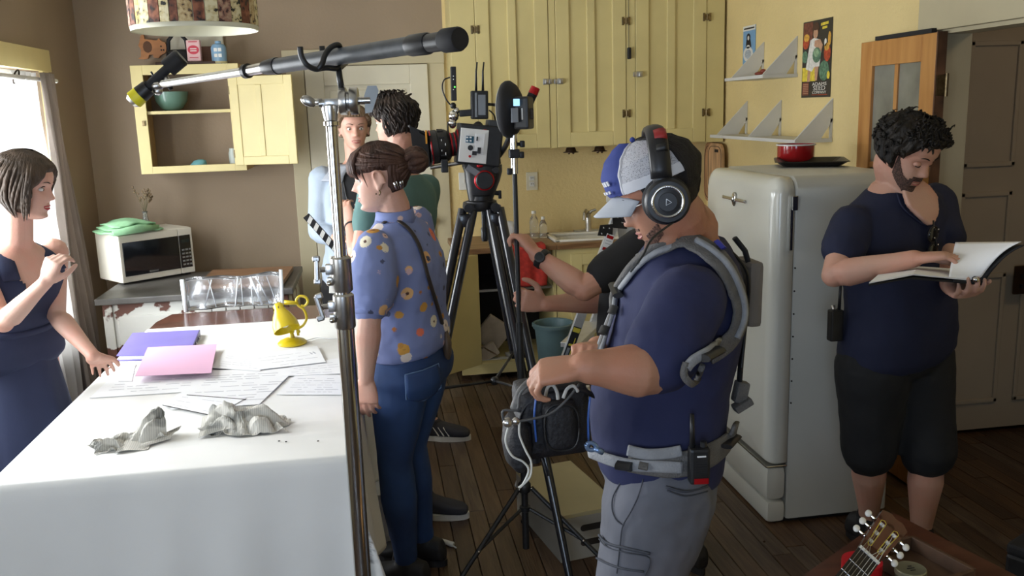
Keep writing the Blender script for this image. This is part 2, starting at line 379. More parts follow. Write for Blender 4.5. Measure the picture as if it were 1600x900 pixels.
# swung-out door
ang = math.radians(218); dv = V((math.cos(ang), math.sin(ang), 0)); hp = V((.60, LY-.012, 0)); nrm = V((-dv.y, dv.x, 0))
rot = axes(dv, nrm, V((0, 0, 1)))
b = MB().box(hp+dv*.21+V((0, 0, .463)), (.42, .02, .70), rot, .003)
build('cabinet_door', b, m_cream, bc)
sb = empty('sink_cabinet', (1.42, 5.7, 0), 'cream base cabinet with framed doors under the sink', 'cabinet')
b = MB().bx(1.10, 2.26, LY, LY+.02, .08, CZ-.037).bx(1.10, 2.26, LY+.02, YB-.003, .08, .10).bx(2.24, 2.26, LY+.02, YB-.003, .1, CZ-.037).bx(1.10, 2.26, LY+.05, LY+.07, 0, .08)
build('carcass', b, m_cream, sb)
for x0, x1 in [(1.19, 1.60), (1.62, 2.02)]:
    b = MB().bx(x0+.04, x1-.04, LY-.006, LY-.002, .16, .74)
    for q in [(x0, x0+.07, .12, .78), (x1-.07, x1, .12, .78), (x0+.07, x1-.07, .12, .19), (x0+.07, x1-.07, .71, .78)]: b.bx(q[0], q[1], LY-.018, LY-.001, q[2], q[3], .003)
    d = build('cabinet_door', b, m_cream, sb)
    build('knob', MB().lathe((x1-.035, LY-.018, .6), [(.008, 0), (.008, -.012), (.014, -.02), (.01, -.028)], V((0, 1, 0))), m_brass, d, 30)
m_enamel = mat('white_enamel', (.80, .78, .70), .15, var=.03, coat=.4)
b = MB()
sx0, sx1, sy0, sy1 = 1.11, 1.73, LY+.065, 5.855
b.bx(sx0, sx1, sy0, sy0+.035, CZ-.02, CZ+.012, .008).bx(sx0, sx1, sy1-.07, sy1, CZ-.02, CZ+.012, .008).bx(sx0, sx0+.035, sy0, sy1, CZ-.02, CZ+.012, .008).bx(sx1-.035, sx1, sy0, sy1, CZ-.02, CZ+.012, .008)
b.bx(sx0+.03, sx1-.03, sy0+.03, sy1-.06, CZ-.19, CZ-.175).bx(sx0+.03, sx0+.04, sy0+.03, sy1-.06, CZ-.18, CZ).bx(sx1-.04, sx1-.03, sy0+.03, sy1-.06, CZ-.18, CZ).bx(sx0+.03, sx1-.03, sy0+.03, sy0+.04, CZ-.18, CZ).bx(sx0+.03, sx1-.03, sy1-.07, sy1-.06, CZ-.18, CZ)
sk = build('sink', b, m_enamel, None, 30); tag(sk, 'white enamel kitchen sink set into the wooden worktop', 'sink')
p = P(918, 358, 5.86); fx = p.x
fa = empty('faucet', (fx, 5.84, CZ+.013), 'brushed metal faucet with curved spout at the back of the sink', 'faucet')
build('spout', MB().lathe((fx, 5.835, CZ+.013), [(.03, 0), (.028, .01), (.02, .02), (.02, .1), (.012, .12)]).tube([(fx, 5.835, CZ+.09), (fx-.01, 5.81, CZ+.14), (fx-.03, 5.77, CZ+.155), (fx-.05, 5.73, CZ+.14), (fx-.055, 5.715, CZ+.10)], [.013, .013, .013, .012, .013], 12), m_steel, fa, 40)
build('faucet_handle', MB().tube([(fx, 5.835, CZ+.12), (fx+.02, 5.83, CZ+.145), (fx+.05, 5.82, CZ+.155)], [.014, .010, .007], 10), m_steel, fa, 40)
build('deck_plate', MB().box((fx, 5.835, CZ+.017), (.2, .045, .01), None, .004), m_steel, fa)
# outlet
p = P(831, 283, YB)
ou = empty('wall_outlet', (p.x, YB-.002, p.z-.05), 'ivory electrical outlet on the yellow wall above the worktop', 'outlet')
build('cover_plate', MB().box((p.x, YB-.004, p.z), (.078, .008, .12), None, .003), mat('ivory', (.72, .68, .52), .4), ou)
for dz in (-.02, .02):
    build('socket', MB().box((p.x, YB-.010, p.z+dz), (.034, .006, .03), None, .003), m_white, ou)
    build('slot', MB().box((p.x-.006, YB-.0135, p.z+dz+.003), (.003, .002, .01)).box((p.x+.006, YB-.0135, p.z+dz+.003), (.003, .002, .009)), m_black, ou)
p = P(725, 283, YB)
tag(build('light_switch', MB().box((p.x, YB-.004, p.z), (.07, .008, .115), None, .003).box((p.x, YB-.012, p.z), (.01, .012, .022), None, .002), m_white), 'white light switch behind the video camera, left of the outlet', 'switch')

# items on the counter
p = P(833, 350, 5.75)
m_clear = mat('clear_plastic', (.9, .93, .93), .12, trans=.9, var=0)
for dx, h, r, lb in [(0, .17, .03, 'taller clear plastic bottle on the worktop beside the outlet'), (.06, .13, .026, 'shorter clear plastic bottle on the worktop near the sink')]:
    prof = [(r, 0), (r, h*.15), (r*.93, h*.2), (r, h*.25), (r*.93, h*.35), (r, h*.4), (r*.93, h*.5), (r, h*.6), (r*.8, h*.75), (r*.42, h*.88), (r*.42, h)]
    bt = empty('water_bottle', (p.x+dx, 5.72, CZ+.001), lb, 'bottle')
    build('bottle_body', MB().lathe((p.x+dx, 5.72, CZ+.001), prof, seg=20), m_clear, bt, 40)
    build('cap', MB().lathe((p.x+dx, 5.72, CZ+.001+h), [(r*.48, -.012), (r*.48, .006)]), m_white, bt, 40)
m_red = mat('red_cloth', (.42, .03, .02), .9, var=.25, vs=30, bump=.3, bs=200)
def redfn(u, v):
    a = P(792, 372, LY-.04); bq = P(852, 374, LY-.04)
    x = a.x + (bq.x-a.x)*u; 
    if v < .25: return (x, LY+.09-.13*(v/.25), CZ+.004+.003*math.sin(u*20))
    t = (v-.25)/.75; return (x+.01*math.sin(t*3), LY-.05-.008*math.sin(u*16)*t, CZ-.0-.25*t)
tag(build('dish_towel', MB().grid(redfn, 28, 20, .004), m_red, None, True), 'red dish towel draped over the worktop edge behind the light stand', 'towel')
p = P(795, 345, 5.7)
b = MB().ell((p.x-.01, 5.70, CZ+.065), (.07, .05, .064), None, 3)
for v in b.bm.verts: v.co += V((random.uniform(-.006, .006), random.uniform(-.006, .006), random.uniform(-.006, 0)))
tag(build('plastic_bag', b, mat('bag_white', (.75, .78, .82), .3, var=.1), None, True), 'crumpled white plastic bag on the worktop behind the tripod', 'bag')
# under the counter
b = MB().bx(.62, .90, 5.52, 5.55, .12, .40)
m_cart = mat('brown_card', (.30, .21, .14), .85, var=.1)
cx_ = P(772, 555, 5.35)
rt = axes(V((1, 0, 0)), V((0, .97, .22)).normalized(), V((0, -.22, .97)).normalized()) @ Matrix.Rotation(math.radians(38), 3, 'Y')
pa = empty('paper_bag', (.70, 5.5, .116), 'crumpled brown paper bag leaning inside the open cabinet bay', 'bag')
build('bag_front', MB().box((.70, 5.56, .27), (.19, .035, .20), rt, .01), mat('kraft_pale', (.45, .38, .30), .85, var=.12, vs=12, bump=.3), pa)
build('bag_base', MB().box((.655, 5.50, .165), (.13, .05, .09), Matrix.Rotation(math.radians(-28), 3, 'Y'), .008), mat('kraft_pale', (.45, .38, .30)), pa)
for k in range(5): build('printed_line', MB().box((.637+k*.017, 5.473, .195-k*.011), (.005, .003, .06), Matrix.Rotation(math.radians(-50), 3, 'Y')), m_cart, pa)
tag(build('cardboard_flap', MB().bx(.60, .79, 5.47, 5.52, .117, .121).box((.845, 5.52, .13), (.12, .1, .02), rotz(.3), .004), mat('flap_white', (.55, .55, .52), .6)), 'white card scraps lying in the bottom of the open cabinet', 'card')
cb = P(865, 540, 5.25)
m_bin = mat('bin_blue', (.10, .17, .19), .45, var=.08)
tc = V((cb.x, 5.24, 0)); tb = empty('waste_bin', tc, 'tall blue-grey plastic waste bin on the floor below the sink', 'bin')
build('bin_body', MB().lathe(tc, [(.085, .002), (.115, .36), (.125, .362), (.125, .39), (.12, .395), (.112, .39), (.105, .36), (.08, .02), (.01, .015)], seg=28), m_bin, tb, 40)
build('rim', MB().lathe(tc, [(.126, .372), (.132, .374), (.132, .39), (.126, .392)], seg=28, caps=False), m_bin, tb, 40)

# cutting boards hanging at the kitchen corner
for i, (y, lb, cc, h) in enumerate([(5.80, 'large wooden cutting board hanging on the right wall past the cabinets', (.35, .18, .08), .40), (5.68, 'thin dark-edged wooden board hanging in front of the larger board', (.5, .3, .15), .34)]):
    X = XR-.012-i*.022; z0 = 1.42-h; pts = []
    for k in range(24):
        a = 2*PI*k/24; c_, s_ = math.cos(a), math.sin(a)
        pts.append(V((X, y+.13*math.copysign(abs(c_)**.45, c_), z0+h/2+h/2*math.copysign(abs(s_)**.45, s_))))
    bd = empty('cutting_board', (X, y, z0), lb, 'cutting board')
    build('board', MB().prism(pts, (-.016, 0, 0)), mat('board_wood%d' % i, cc, .5, var=.3, vs=5, stretch=(1, 8, 1)), bd)
    build('handle_slot', MB().box((X-.017, y-.03, z0+h-.05), (.003, .06, .02), None, .001), m_dark, bd)
    build('groove', MB().tube([q*1.0+V((-.0165, 0, 0))+(V((X, y, z0+h/2))-q)*.12 for q in pts]+[pts[0]+V((-.0165, 0, 0))+(V((X, y, z0+h/2))-pts[0])*.12], .002, 6), m_dark, bd)
# ================================================================== DINING SIDE
# left wall cabinet
X0, X1, Y0, Z0, Z1 = -1.35, -.745, 5.6, 1.37, 1.995
wc = empty('wall_cabinet', (-1.05, 5.78, Z0), 'cream wall cabinet with its single door swung open, holding a green bowl', 'cabinet')
m_pine = mat('raw_pine', (.50, .36, .18), .6, var=.12, vs=5, stretch=(8, 8, 1))
b = MB().bx(X0, X0+.066, Y0, Y0+.02, Z0, Z1, .002).bx(X1-.066, X1, Y0, Y0+.02, Z0, Z1, .002).bx(X0+.066, X1-.066, Y0, Y0+.02, Z0, Z0+.042, .002).bx(X0+.066, X1-.066, Y0, Y0+.02, Z1-.055, Z1, .002)
build('face_frame', b, m_cream, wc)
b = MB().bx(X0+.001, X0+.02, Y0+.02, YB, Z0, Z1).bx(X1-.02, X1-.001, Y0+.02, YB, Z0, Z1).bx(X0+.02, X1-.02, Y0+.02, YB, Z0, Z0+.018).bx(X0+.02, X1-.02, Y0+.02, YB, Z1-.018, Z1)
build('carcass', b, m_pine, wc)
build('back_panel', MB().bx(X0+.02, X1-.02, YB-.006, YB-.001, Z0+.018, Z1-.018), m_beige, wc)
build('shelf', MB().bx(X0+.02, X1-.02, Y0+.022, YB-.006, 1.715, 1.733), m_cream, wc)
a = math.radians(-14); dv = V((math.cos(a), math.sin(a), 0)); nr = V((-dv.y, dv.x, 0)); hp = V((-.80, Y0-.02, 1.403)); rot = axes(dv, nr, V((0, 0, 1)))
b = MB(); LW, LH = .378, .515
b.box(hp+dv*LW/2+V((0, 0, LH/2)), (LW-.06, .008, LH-.06), rot)
for u0, u1, z0, z1 in [(0, .05, 0, LH), (LW-.05, LW, 0, LH), (.05, LW-.05, 0, .05), (.05, LW-.05, LH-.05, LH), (.155, .19, .05, LH-.05)]:
    b.box(hp+dv*(u0+u1)/2+V((0, 0, (z0+z1)/2)), (u1-u0, .02, z1-z0), rot, .003)
dr = build('cabinet_door', b, m_cream, wc)
for z in (1.47, 1.84): build('hinge', MB().box((-.803, Y0-.006, z), (.02, .012, .045), None, .002), m_brass, dr)
build('latch_keeper', MB().box((X0+.045, Y0-.006, 1.665), (.016, .01, .03), None, .002), m_brass, wc)
def bowl(p, r, h, m, label, name='bowl', cat='bowl', seg=32, inv=False):
    pr = [(r*.4, 0), (r*.62, h*.12), (r*.9, h*.5), (r, h), (r*.97, h), (r*.86, h*.5), (r*.55, h*.16), (.005, h*.12)]
    return tag(build(name, MB().lathe(p, pr, seg=seg), m, None, 40), label, cat)
bowl(V((-1.17, 5.76, 1.735)), .10, .11, mat('green_glaze', (.12, .22, .17), .25, var=.08), 'green ceramic bowl on the shelf of the open wall cabinet')
b = MB().lathe((-1.055, 5.70, Z0+.019), [(.055, 0), (.05, .02), (.035, .045), (.012, .052)], seg=20)
for v in b.bm.verts: v.co.x += (v.co.z-Z0)*.4
tag(build('folded_cloth', b, mat('turquoise_cloth', (.15, .38, .42), .8, var=.15, bump=.2), None, True), 'turquoise bunched cloth on the floor of the open wall cabinet', 'cloth')
tag(build('jar', MB().lathe((-.83, 5.72, Z0+.019), [(.03, 0), (.032, .08), (.026, .1), (.026, .11)], seg=20), mat('pale_jar', (.45, .50, .46), .3), None, 40), 'pale jar on the cabinet floor partly hidden behind its door', 'jar')
# things on top of it
ZT = Z1+.001
tag(build('wooden_tray', MB().bx(-1.22, -.84, 5.66, 5.92, ZT, ZT+.018, .004), mat('dark_tray', (.06, .025, .012), .5)), 'low dark wooden tray lying on top of the wall cabinet', 'tray')
ZT2 = ZT+.019
def prism_y(name, pts, m, y, t, parent=None, base=None):   # pts (x,z)
    return build(name, MB().prism([(x, y, z) for x, z in pts], (0, t, 0)), m, parent, base=base)
pc = P(236, 73, 5.93); s = .0044
pig = empty('pig_board', (pc.x, 5.93, pc.z-.06), 'orange wooden pig-shaped board hung on the wall above the cabinet', 'board')
outl = [(-18, -16), (-14, -13), (-13, -4), (-16, 2), (-14, 6), (-12, 14), (-8, 17), (-7, 10), (2, 9), (9, 8), (12, 11), (15, 7), (20, 5), (21, -3), (19, -9), (12, -12), (9, -16), (3, -15), (2, -11), (-3, -11), (-5, -16), (-11, -17)]
m_pig = mat('orange_wood', (.42, .17, .05), .5, var=.12, vs=6, stretch=(1, 1, 6))
hole = [(-4+6*math.cos(t*PI/6), -.5+8*math.sin(t*PI/6)) for t in range(12)]
prism_y('body', [(pc.x+a*s, pc.z+b_*s) for a, b_ in outl], m_pig, 5.915, .02, pig)
prism_y('belly_hollow', [(pc.x+a*s, pc.z+b_*s) for a, b_ in hole], mat('hollow', (.12, .05, .02), .7), 5.9135, .002, pig)
for dx, dz in ((14, 0), (17, -5), (14, -5)): build('nostril', MB().cyl((pc.x+dx*s, 5.916, pc.z+dz*s), (pc.x+dx*s, 5.913, pc.z+dz*s), .005), m_dark, pig)
p = P(305, 75, 5.9)
bb = MB().bx(P(265, 75, 5.91).x, P(350, 75, 5.91).x, 5.905, 5.925, ZT2, P(300, 32, 5.9).z, .01)
tag(build('enamel_board', bb, mat('cream_enamel', (.58, .55, .44), .4)), 'pale cream board propped against the wall behind the iron and tins', 'board')
p = P(279, 80, 5.78)
ir = empty('flat_iron', (p.x, 5.77, ZT2), 'old black sad iron with an arched handle on the wall cabinet', 'iron')
build('iron_body', MB().loft([(V((p.x, 5.77, ZT2)), V((.075, 0, 0)), V((0, .05, 0))), (V((p.x, 5.77, ZT2+.06)), V((.068, 0, 0)), V((0, .045, 0))), (V((p.x, 5.77, ZT2+.075)), V((.05, 0, 0)), V((0, .03, 0)))]), m_blackm, ir, 40)
build('handle', MB().tube([(p.x-.055, 5.77, ZT2+.07), (p.x-.05, 5.77, ZT2+.13), (p.x-.02, 5.77, ZT2+.165), (p.x+.02, 5.77, ZT2+.165), (p.x+.05, 5.77, ZT2+.13), (p.x+.055, 5.77, ZT2+.07)], .011, 10), m_blackm, ir, 40)
p = P(305, 95, 5.70)
tin = empty('powder_tin', (p.x, 5.7, ZT2), 'pink and white tin with a red oval on top of the wall cabinet', 'tin')
build('tin_body', MB().box((p.x, 5.70, ZT2+.062), (.078, .05, .122), None, .006), mat('tin_pink', (.72, .45, .45), .4, var=.05), tin)
build('oval_label', MB().prism([(p.x+.032*math.cos(k*PI/10), 5.674, ZT2+.066+.026*math.sin(k*PI/10)) for k in range(20)], (0, -.001, 0)), mat('label_red', (.55, .03, .06), .5), tin)
for dz, wd in ((.112, .05), (.072, .036), (.060, .036), (.022, .05)): build('label_line', MB().box((p.x, 5.6725, ZT2+dz), (wd, .001, .005)), m_white if .05 < dz < .08 else mat('label_red', (.5, 0, 0)), tin)
p = P(344, 95, 5.72)
bt = empty('blue_bottle', (p.x, 5.7, ZT2-.018), 'squat pale blue bottle with a white-lettered label on top of the cabinet', 'bottle')
build('bottle_body', MB().lathe((p.x, 5.70, ZT2-.018), [(.042, 0), (.044, .01), (.044, .095), (.035, .112), (.018, .118), (.018, .132)], seg=24), mat('label_blue', (.22, .38, .55), .35, var=.05), bt, 40)
for i in range(2):
    for j in range(2): build('label_patch', MB().box((p.x-.012+.024*i, 5.6565, ZT2+.03+.033*j), (.019, .004, .02), None, .001), m_white, bt)
build('bottom_band', MB().lathe((p.x, 5.70, ZT2-.018), [(.0448, .004), (.0448, .016)], seg=24, caps=False), mat('band_yellow', (.6, .55, .3), .4), bt, 40)
tag(build('small_crate', MB().bx(P(314, 80, 5.85).x, P(333, 80, 5.85).x+.01, 5.82, 5.88, ZT2, ZT2+.095, .003), mat('crate_brown', (.16, .07, .035), .6, var=.2)), 'small dark brown wooden box behind the tins on the cabinet', 'box')

# pendant lampshade
C0 = P(305, 40, 3.0); cx_, cy_, zb = C0.x, 3.0, C0.z-.018; Rr = .189; SH = .27
pl = empty('pendant_lamp', (cx_, cy_, zb), 'drum pendant lampshade of mottled brown and cream vertical strips over the table', 'lamp')
def spot_mat(name, base, spot, sc, th):
    m = bpy.data.materials.new(name); m.use_nodes = True; N = m.node_tree.nodes; L = m.node_tree.links; b = N['Principled BSDF']; b.inputs['Roughness'].default_value = .6
    tc = N.new('ShaderNodeTexCoord'); v = N.new('ShaderNodeTexNoise'); v.inputs['Scale'].default_value = sc; v.inputs['Detail'].default_value = 2
    r = N.new('ShaderNodeValToRGB'); r.color_ramp.interpolation = 'EASE'; e = r.color_ramp.elements
    e[0].position = th; e[0].color = (*spot[0], 1); e[1].position = th+.07; e[1].color = (*base[0], 1)
    x = e.new(min(.95, th+.25)); x.color = (*base[1], 1)
    L.new(tc.outputs['Object'], v.inputs['Vector']); L.new(v.outputs[0], r.inputs[0]); L.new(r.outputs[0], b.inputs['Base Color']); return m
ms = [spot_mat('strip_cream', [(.60, .50, .26), (.75, .68, .45)], [(.02, .02, .015)], 55, .36), spot_mat('strip_brown', [(.16, .05, .025), (.33, .12, .06)], [(.03, .015, .01)], 40, .4),
      spot_mat('strip_tan', [(.42, .28, .12), (.60, .47, .25)], [(.06, .03, .015)], 70, .38), spot_mat('strip_rose', [(.28, .14, .10), (.45, .3, .2)], [(.05, .02, .02)], 60, .4), spot_mat('strip_gold', [(.55, .42, .12), (.62, .55, .3)], [(.12, .08, .02)], 50, .36)]
ns = 34; rnd = random.Random(3)
bounds = [0]
for k in range(ns): bounds.append(bounds[-1]+rnd.uniform(.7, 1.3))
bounds = [q*2*PI/bounds[-1] for q in bounds]
seq = [0, 1, 2, 0, 3, 1, 4, 0, 1, 0, 1, 2, 1, 0, 3]
for k in range(ns):
    a0, a1 = bounds[k]+.006, bounds[k+1]-.006; ro = Rr+rnd.uniform(0, .0025)
    pts = [(ro, a0), (ro, (a0+a1)/2), (ro, a1), (Rr-.004, a1), (Rr-.004, (a0+a1)/2), (Rr-.004, a0)]
    b = MB().prism([(cx_+r*math.cos(t), cy_+r*math.sin(t), zb+.014) for r, t in pts], (0, 0, SH-.02))
    build('strip', b, ms[seq[k % 15]], pl)
build('lining', MB().lathe((cx_, cy_, zb), [(Rr-.001, 0), (Rr+.001, .013), (Rr-.003, .016), (Rr-.004, SH-.01), (Rr-.006, SH-.01), (Rr-.008, .002)], seg=48, caps=False), mat('shade_lining', (.68, .66, .52), .7), pl, True)
b = MB()
for k in range(3):
    t = k*2*PI/3; b.cyl((cx_, cy_, zb+.2), (cx_+(Rr-.008)*math.cos(t), cy_+(Rr-.008)*math.sin(t), zb+SH-.02), .0022, seg=6)
b.lathe((cx_, cy_, zb+.12), [(.02, 0), (.022, .05), (.012, .09)]).cyl((cx_, cy_, zb+.2), (cx_, cy_, ZC), .004, seg=8)
build('fitting', b, m_brass, pl, 40)
build('bulb', MB().lathe((cx_, cy_, zb+.05), [(.004, 0), (.02, .008), (.028, .03), (.02, .055), (.012, .075)]), mat('bulb_glass', (.8, .8, .75), .2), pl, True)

# curtain rod and curtains
p = PX(25, 120, -1.62)
cr = empty('curtain_rod', (-1.62, 4.6, p.z), 'white curtain rod with a dark ring above the side window', 'rod')
build('rod', MB().cyl((-1.62, 4.0, p.z), (-1.62, 5.16, p.z), .011), m_white, cr, 40)
build('bracket', MB().cyl((-1.62, 4.62, p.z), (-1.70, 4.62, p.z), .007).cyl((-1.70, 4.62, p.z), (XL+.001, 4.62, p.z), .022), m_white, cr, 40)
rg = MB(); rg.tube([(-1.62+.004*math.cos(k), p.y+.01*math.sin(k*2), p.z-.004) for k in range(2)], .001, 4)
rr = []
for k in range(25): t = 2*PI*k/24; rr.append((-1.62+.012*math.sin(t), p.y+.03*math.cos(t), p.z+.03*math.sin(t)))
build('ring', MB().tube(rr, .004, 8), mat('ring_bronze', (.04, .03, .025), .4, .6), cr, True)
def curtain(name, y0, y1, yb0, yb1, zt, zb_, nf, amp, m, label, x0=-1.62):
    def fn(u, v):
        w_ = u+.02*math.sin(5*v+u*9); y = (y0+(y1-y0)*w_)*(1-v)+(yb0+(yb1-yb0)*w_)*v
        x = x0+amp*(.6+.6*v)*math.sin(u*nf*2*PI+.8*math.sin(v*3))+.01*math.sin(v*7+u*4)
        return (x, y, zt+(zb_-zt)*v)
    return tag(build(name, MB().grid(fn, 110, 30, .002), m, None, True), label, 'curtain')
def sheer(m, k):
    nt = m.node_tree; N, L = nt.nodes, nt.links; b = N['Principled BSDF']; t = N.new('ShaderNodeBsdfTranslucent'); x = N.new('ShaderNodeMixShader'); x.inputs[0].default_value = k
    t.inputs[0].default_value = b.inputs['Base Color'].default_value; L.new(b.outputs[0], x.inputs[1]); L.new(t.outputs[0], x.inputs[2]); L.new(x.outputs[0], N['Material Output'].inputs[0]); return m
m_cur = mat('taupe_linen', (.36, .31, .27), .9, var=.06, vs=8, bump=.2, bs=300)
m_curw = mat('backlit_linen', (.74, .73, .72), .9, var=.04, vs=8, bump=.2, bs=300)  # white colour stands for daylight shining through the taupe cloth
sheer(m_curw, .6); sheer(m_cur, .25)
curtain('curtain', 4.60, 4.93, 4.50, 5.02, p.z+.03, .06, 4, .035, m_curw, 'backlit part of the taupe curtain nearest the window, made as a white panel', -1.64)
curtain('curtain', 4.86, 5.06, 4.93, 5.25, p.z+.03, .04, 4, .03, m_cur, 'taupe curtain hanging in folds beside the dresser', -1.60)

# dresser
m_top = mat('slate_top', (.10, .095, .09), .45, var=.2, vs=9)
def chip_mat():
    m = bpy.data.materials.new('chipped_paint'); m.use_nodes = True; N = m.node_tree.nodes; L = m.node_tree.links; b = N['Principled BSDF']; b.inputs['Roughness'].default_value = .6
    tc = N.new('ShaderNodeTexCoord'); v = N.new('ShaderNodeTexNoise'); v.inputs['Scale'].default_value = 6; v.inputs['Detail'].default_value = 6
    r = N.new('ShaderNodeValToRGB'); e = r.color_ramp.elements; e[0].position = .47; e[0].color = (.12, .045, .03, 1); e[1].position = .49; e[1].color = (.62, .62, .58, 1)
    L.new(tc.outputs['Object'], v.inputs['Vector']); L.new(v.outputs[0], r.inputs[0]); L.new(r.outputs[0], b.inputs['Base Color'])
    bp = N.new('ShaderNodeBump'); bp.inputs['Strength'].default_value = .3; bp.inputs['Distance'].default_value = .004; L.new(r.outputs[0], bp.inputs['Height']); L.new(bp.outputs[0], b.inputs['Normal']); return m
m_chip = chip_mat(); m_pw = mat('old_white_paint', (.56, .56, .53), .6, var=.12, vs=5, bump=.2)
ds = empty('dresser', (-1.0, 5.3, 0), 'old dresser with grey top and chipped white paint over brown, behind the dining table', 'dresser')
DX0, DX1, DYF, DYB = -1.50, -.47, 4.93, 5.66
build('dresser_top', MB().bx(DX0, DX1, DYF, DYB, .725, .76, .006), m_top, ds)
b = MB().bx(DX0+.03, DX1-.03, DYF+.035, DYB-.01, .1, .725)
build('body', b, m_chip, ds)
for i, x0 in enumerate((DX0+.03, DX1-.08)): build('corner_post', MB().bx(x0, x0+.05, DYF+.02, DYF+.06, 0, .725, .004), m_chip, ds)
for i in range(2):
    for j in range(3):
        xa = DX0+.10+i*.42; za = .13+j*.18
        d = build('drawer', MB().bx(xa, xa+.40, DYF+.022, DYF+.04, za, za+.165, .005), m_pw if j < 2 else m_chip, ds)
        build('knob', MB().lathe((xa+.2, DYF+.022, za+.08), [(.008, 0), (.008, -.012), (.016, -.02), (.012, -.03)], V((0, 1, 0))), m_brass, d, 30)
for k in range(6): build('tile', MB().bx(DX0+.52+k*.075, DX0+.59+k*.075, DYF+.010, DYF+.02, .655, .70, .003), m_pw, ds)
b = MB()
for x in (DX0+.055, DX1-.055):
    b.bx(x-.025, x+.025, DYB-.06, DYB-.01, 0, .1)
build('rear_leg', b, m_chip, ds)

# microwave
A = PZ(193, 446, .762); Bq = PZ(306, 427, .762); ax = (Bq-A); ax.z = 0; wid = ax.length; ax.normalize(); ay = V((-ax.y, ax.x, 0)); rot = axes(ax, ay, V((0, 0, 1)))
H_ = .285; D_ = .30
mw = empty('microwave', A+ax*wid/2+ay*D_/2, 'white microwave oven with black glass door on the dresser', 'microwave')
mc = V((A.x, A.y, .763))
def mwb(u0, u1, d0, d1, z0, z1, bev=0): return MB().box(mc+ax*((u0+u1)/2)+ay*((d0+d1)/2)+V((0, 0, (z0+z1)/2)), (u1-u0, d1-d0, z1-z0), rot, bev)
m_mw = mat('microwave_white', (.66, .63, .55), .4, var=.04, vs=5)
build('case', mwb(0, wid, .02, D_, .008, H_, .008), m_mw, mw)
dr = build('microwave_door', mwb(0, wid*.80, 0, .022, .01, H_-.004, .006), m_mw, mw)
m_bgl = mat('black_glass', (.008, .010, .014), .08, var=.05, coat=.5)
build('door_window', mwb(.018, wid*.80-.002, -.004, .002, .045, H_-.045, .004), m_bgl, dr)
build('brand_mark', mwb(wid*.36, wid*.48, -.006, -.0035, .052, .062), mat('mark_grey', (.12, .12, .12), .5), dr)
pnl = build('control_panel', mwb(wid*.80+.002, wid, 0, .022, .01, H_-.004, .006), m_mw, mw)
build('keypad', mwb(wid*.80+.004, wid-.016, -.004, .002, .045, H_-.045, .002), m_bgl, pnl)
for i in range(3):
    for j in range(5): build('button', mwb(wid*.80+.014+i*.022, wid*.80+.03+i*.022, -.006, -.0035, .06+j*.022, .07+j*.022), mat('button_grey', (.20, .20, .19), .5), pnl)
build('display', mwb(wid*.80+.016, wid-.026, -.006, -.0035, .195, .215), mat('display', (.02, .03, .03), .2), pnl)
for u in (.03, wid-.03):
    for d in (.04, D_-.04): build('foot', mwb(u-.012, u+.012, d-.012, d+.012, -.002, .009), m_black, mw)
# green towel on the microwave
ZM = .763+H_
m_gr = mat('mint_cloth', (.25, .48, .27), .85, var=.1, vs=20, bump=.3, bs=300)
tg = mc+ax*.12+ay*.12
def gfold(i):
    def fn(u, v):
        t = u*PI*1.0
        a_ = tg + ax*(.15*(u-.5)*2*(1-.15*i)) + ay*(.13*(v-.5)*2)
        zz = ZM+.003+ .018*i + .028*math.sin(u*PI)*(.5+.5*math.sin(v*PI))+.005*math.sin(u*13+v*7+i)
        return V((a_.x, a_.y, zz))
    return fn
gt = MB()
for i in range(3): gt.grid(gfold(i), 18, 12, .009)
gt.tube([tg+ax*-.15+ay*-.13+V((0, 0, ZM-tg.z+.018)), tg+ax*.0+ay*-.145+V((0, 0, ZM-tg.z+.03)), tg+ax*.12+ay*-.12+V((0, 0, ZM-tg.z+.022))], [.017, .024, .014], 12)
tag(build('hand_towel', gt, m_gr, None, True), 'mint green towel folded on top of the microwave', 'towel')
vp = mc+ax*.27+ay*.2
vs_ = empty('bud_vase', V((vp.x, vp.y, ZM)), 'small clear glass vase of dried stems on the microwave', 'vase')
build('glass', MB().lathe((vp.x, vp.y, ZM), [(.022, 0), (.024, .02), (.016, .06), (.013, .085), (.017, .1), (.014, .1), (.011, .08), (.014, .055), (.019, .02), (.002, .012)], seg=20), m_clear, vs_, True)
rn = random.Random(5); m_stem = mat('dry_stem', (.13, .12, .06), .8); m_bud = mat('dry_bud', (.20, .14, .08), .9, var=.3, vs=90)
for k in range(7):
    a_ = rn.uniform(0, 2*PI); sp_ = rn.uniform(.02, .075); hh = rn.uniform(.14, .25)
    tip = V((vp.x+sp_*math.cos(a_), vp.y+sp_*.6*math.sin(a_), ZM+.06+hh*.8)); mid = (V((vp.x, vp.y, ZM+.06))+tip)/2+V((0, 0, .02))
    st = build('stem', MB().tube([(vp.x, vp.y, ZM+.015), (vp.x+.004*math.cos(a_), vp.y, ZM+.09), mid, tip], .0014, 5), m_stem, vs_)
    bm_ = MB()
    for q in range(6): bm_.ell(mid.lerp(tip, .4+q*.12)+V((rn.uniform(-.01, .01), rn.uniform(-.006, .006), rn.uniform(-.005, .01))), (.006, .005, .008), None, 1)
    build('flower_heads', bm_, m_bud, st, True)
# board on the dresser
q = [PZ(305, 444, .80), PZ(441, 438, .80), PZ(458, 413, .80), PZ(332, 419, .80)]
m_brd = mat('board_walnut', (.20, .10, .05), .5, var=.25, vs=4, col2=(.32, .18, .10), stretch=(1, 8, 1))
tag(build('serving_board', MB().prism([V((k.x, k.y, .768)) for k in q], (0, 0, .022)), m_brd), 'brown wooden board lying flat on the dresser behind the table', 'board')
bs_ = MB().bx(q[0].x+.05, q[1].x-.04, q[0].y+.06, q[2].y-.05, .7605, .768)
build('board_feet', bs_, m_brd, SC.objects['serving_board'])

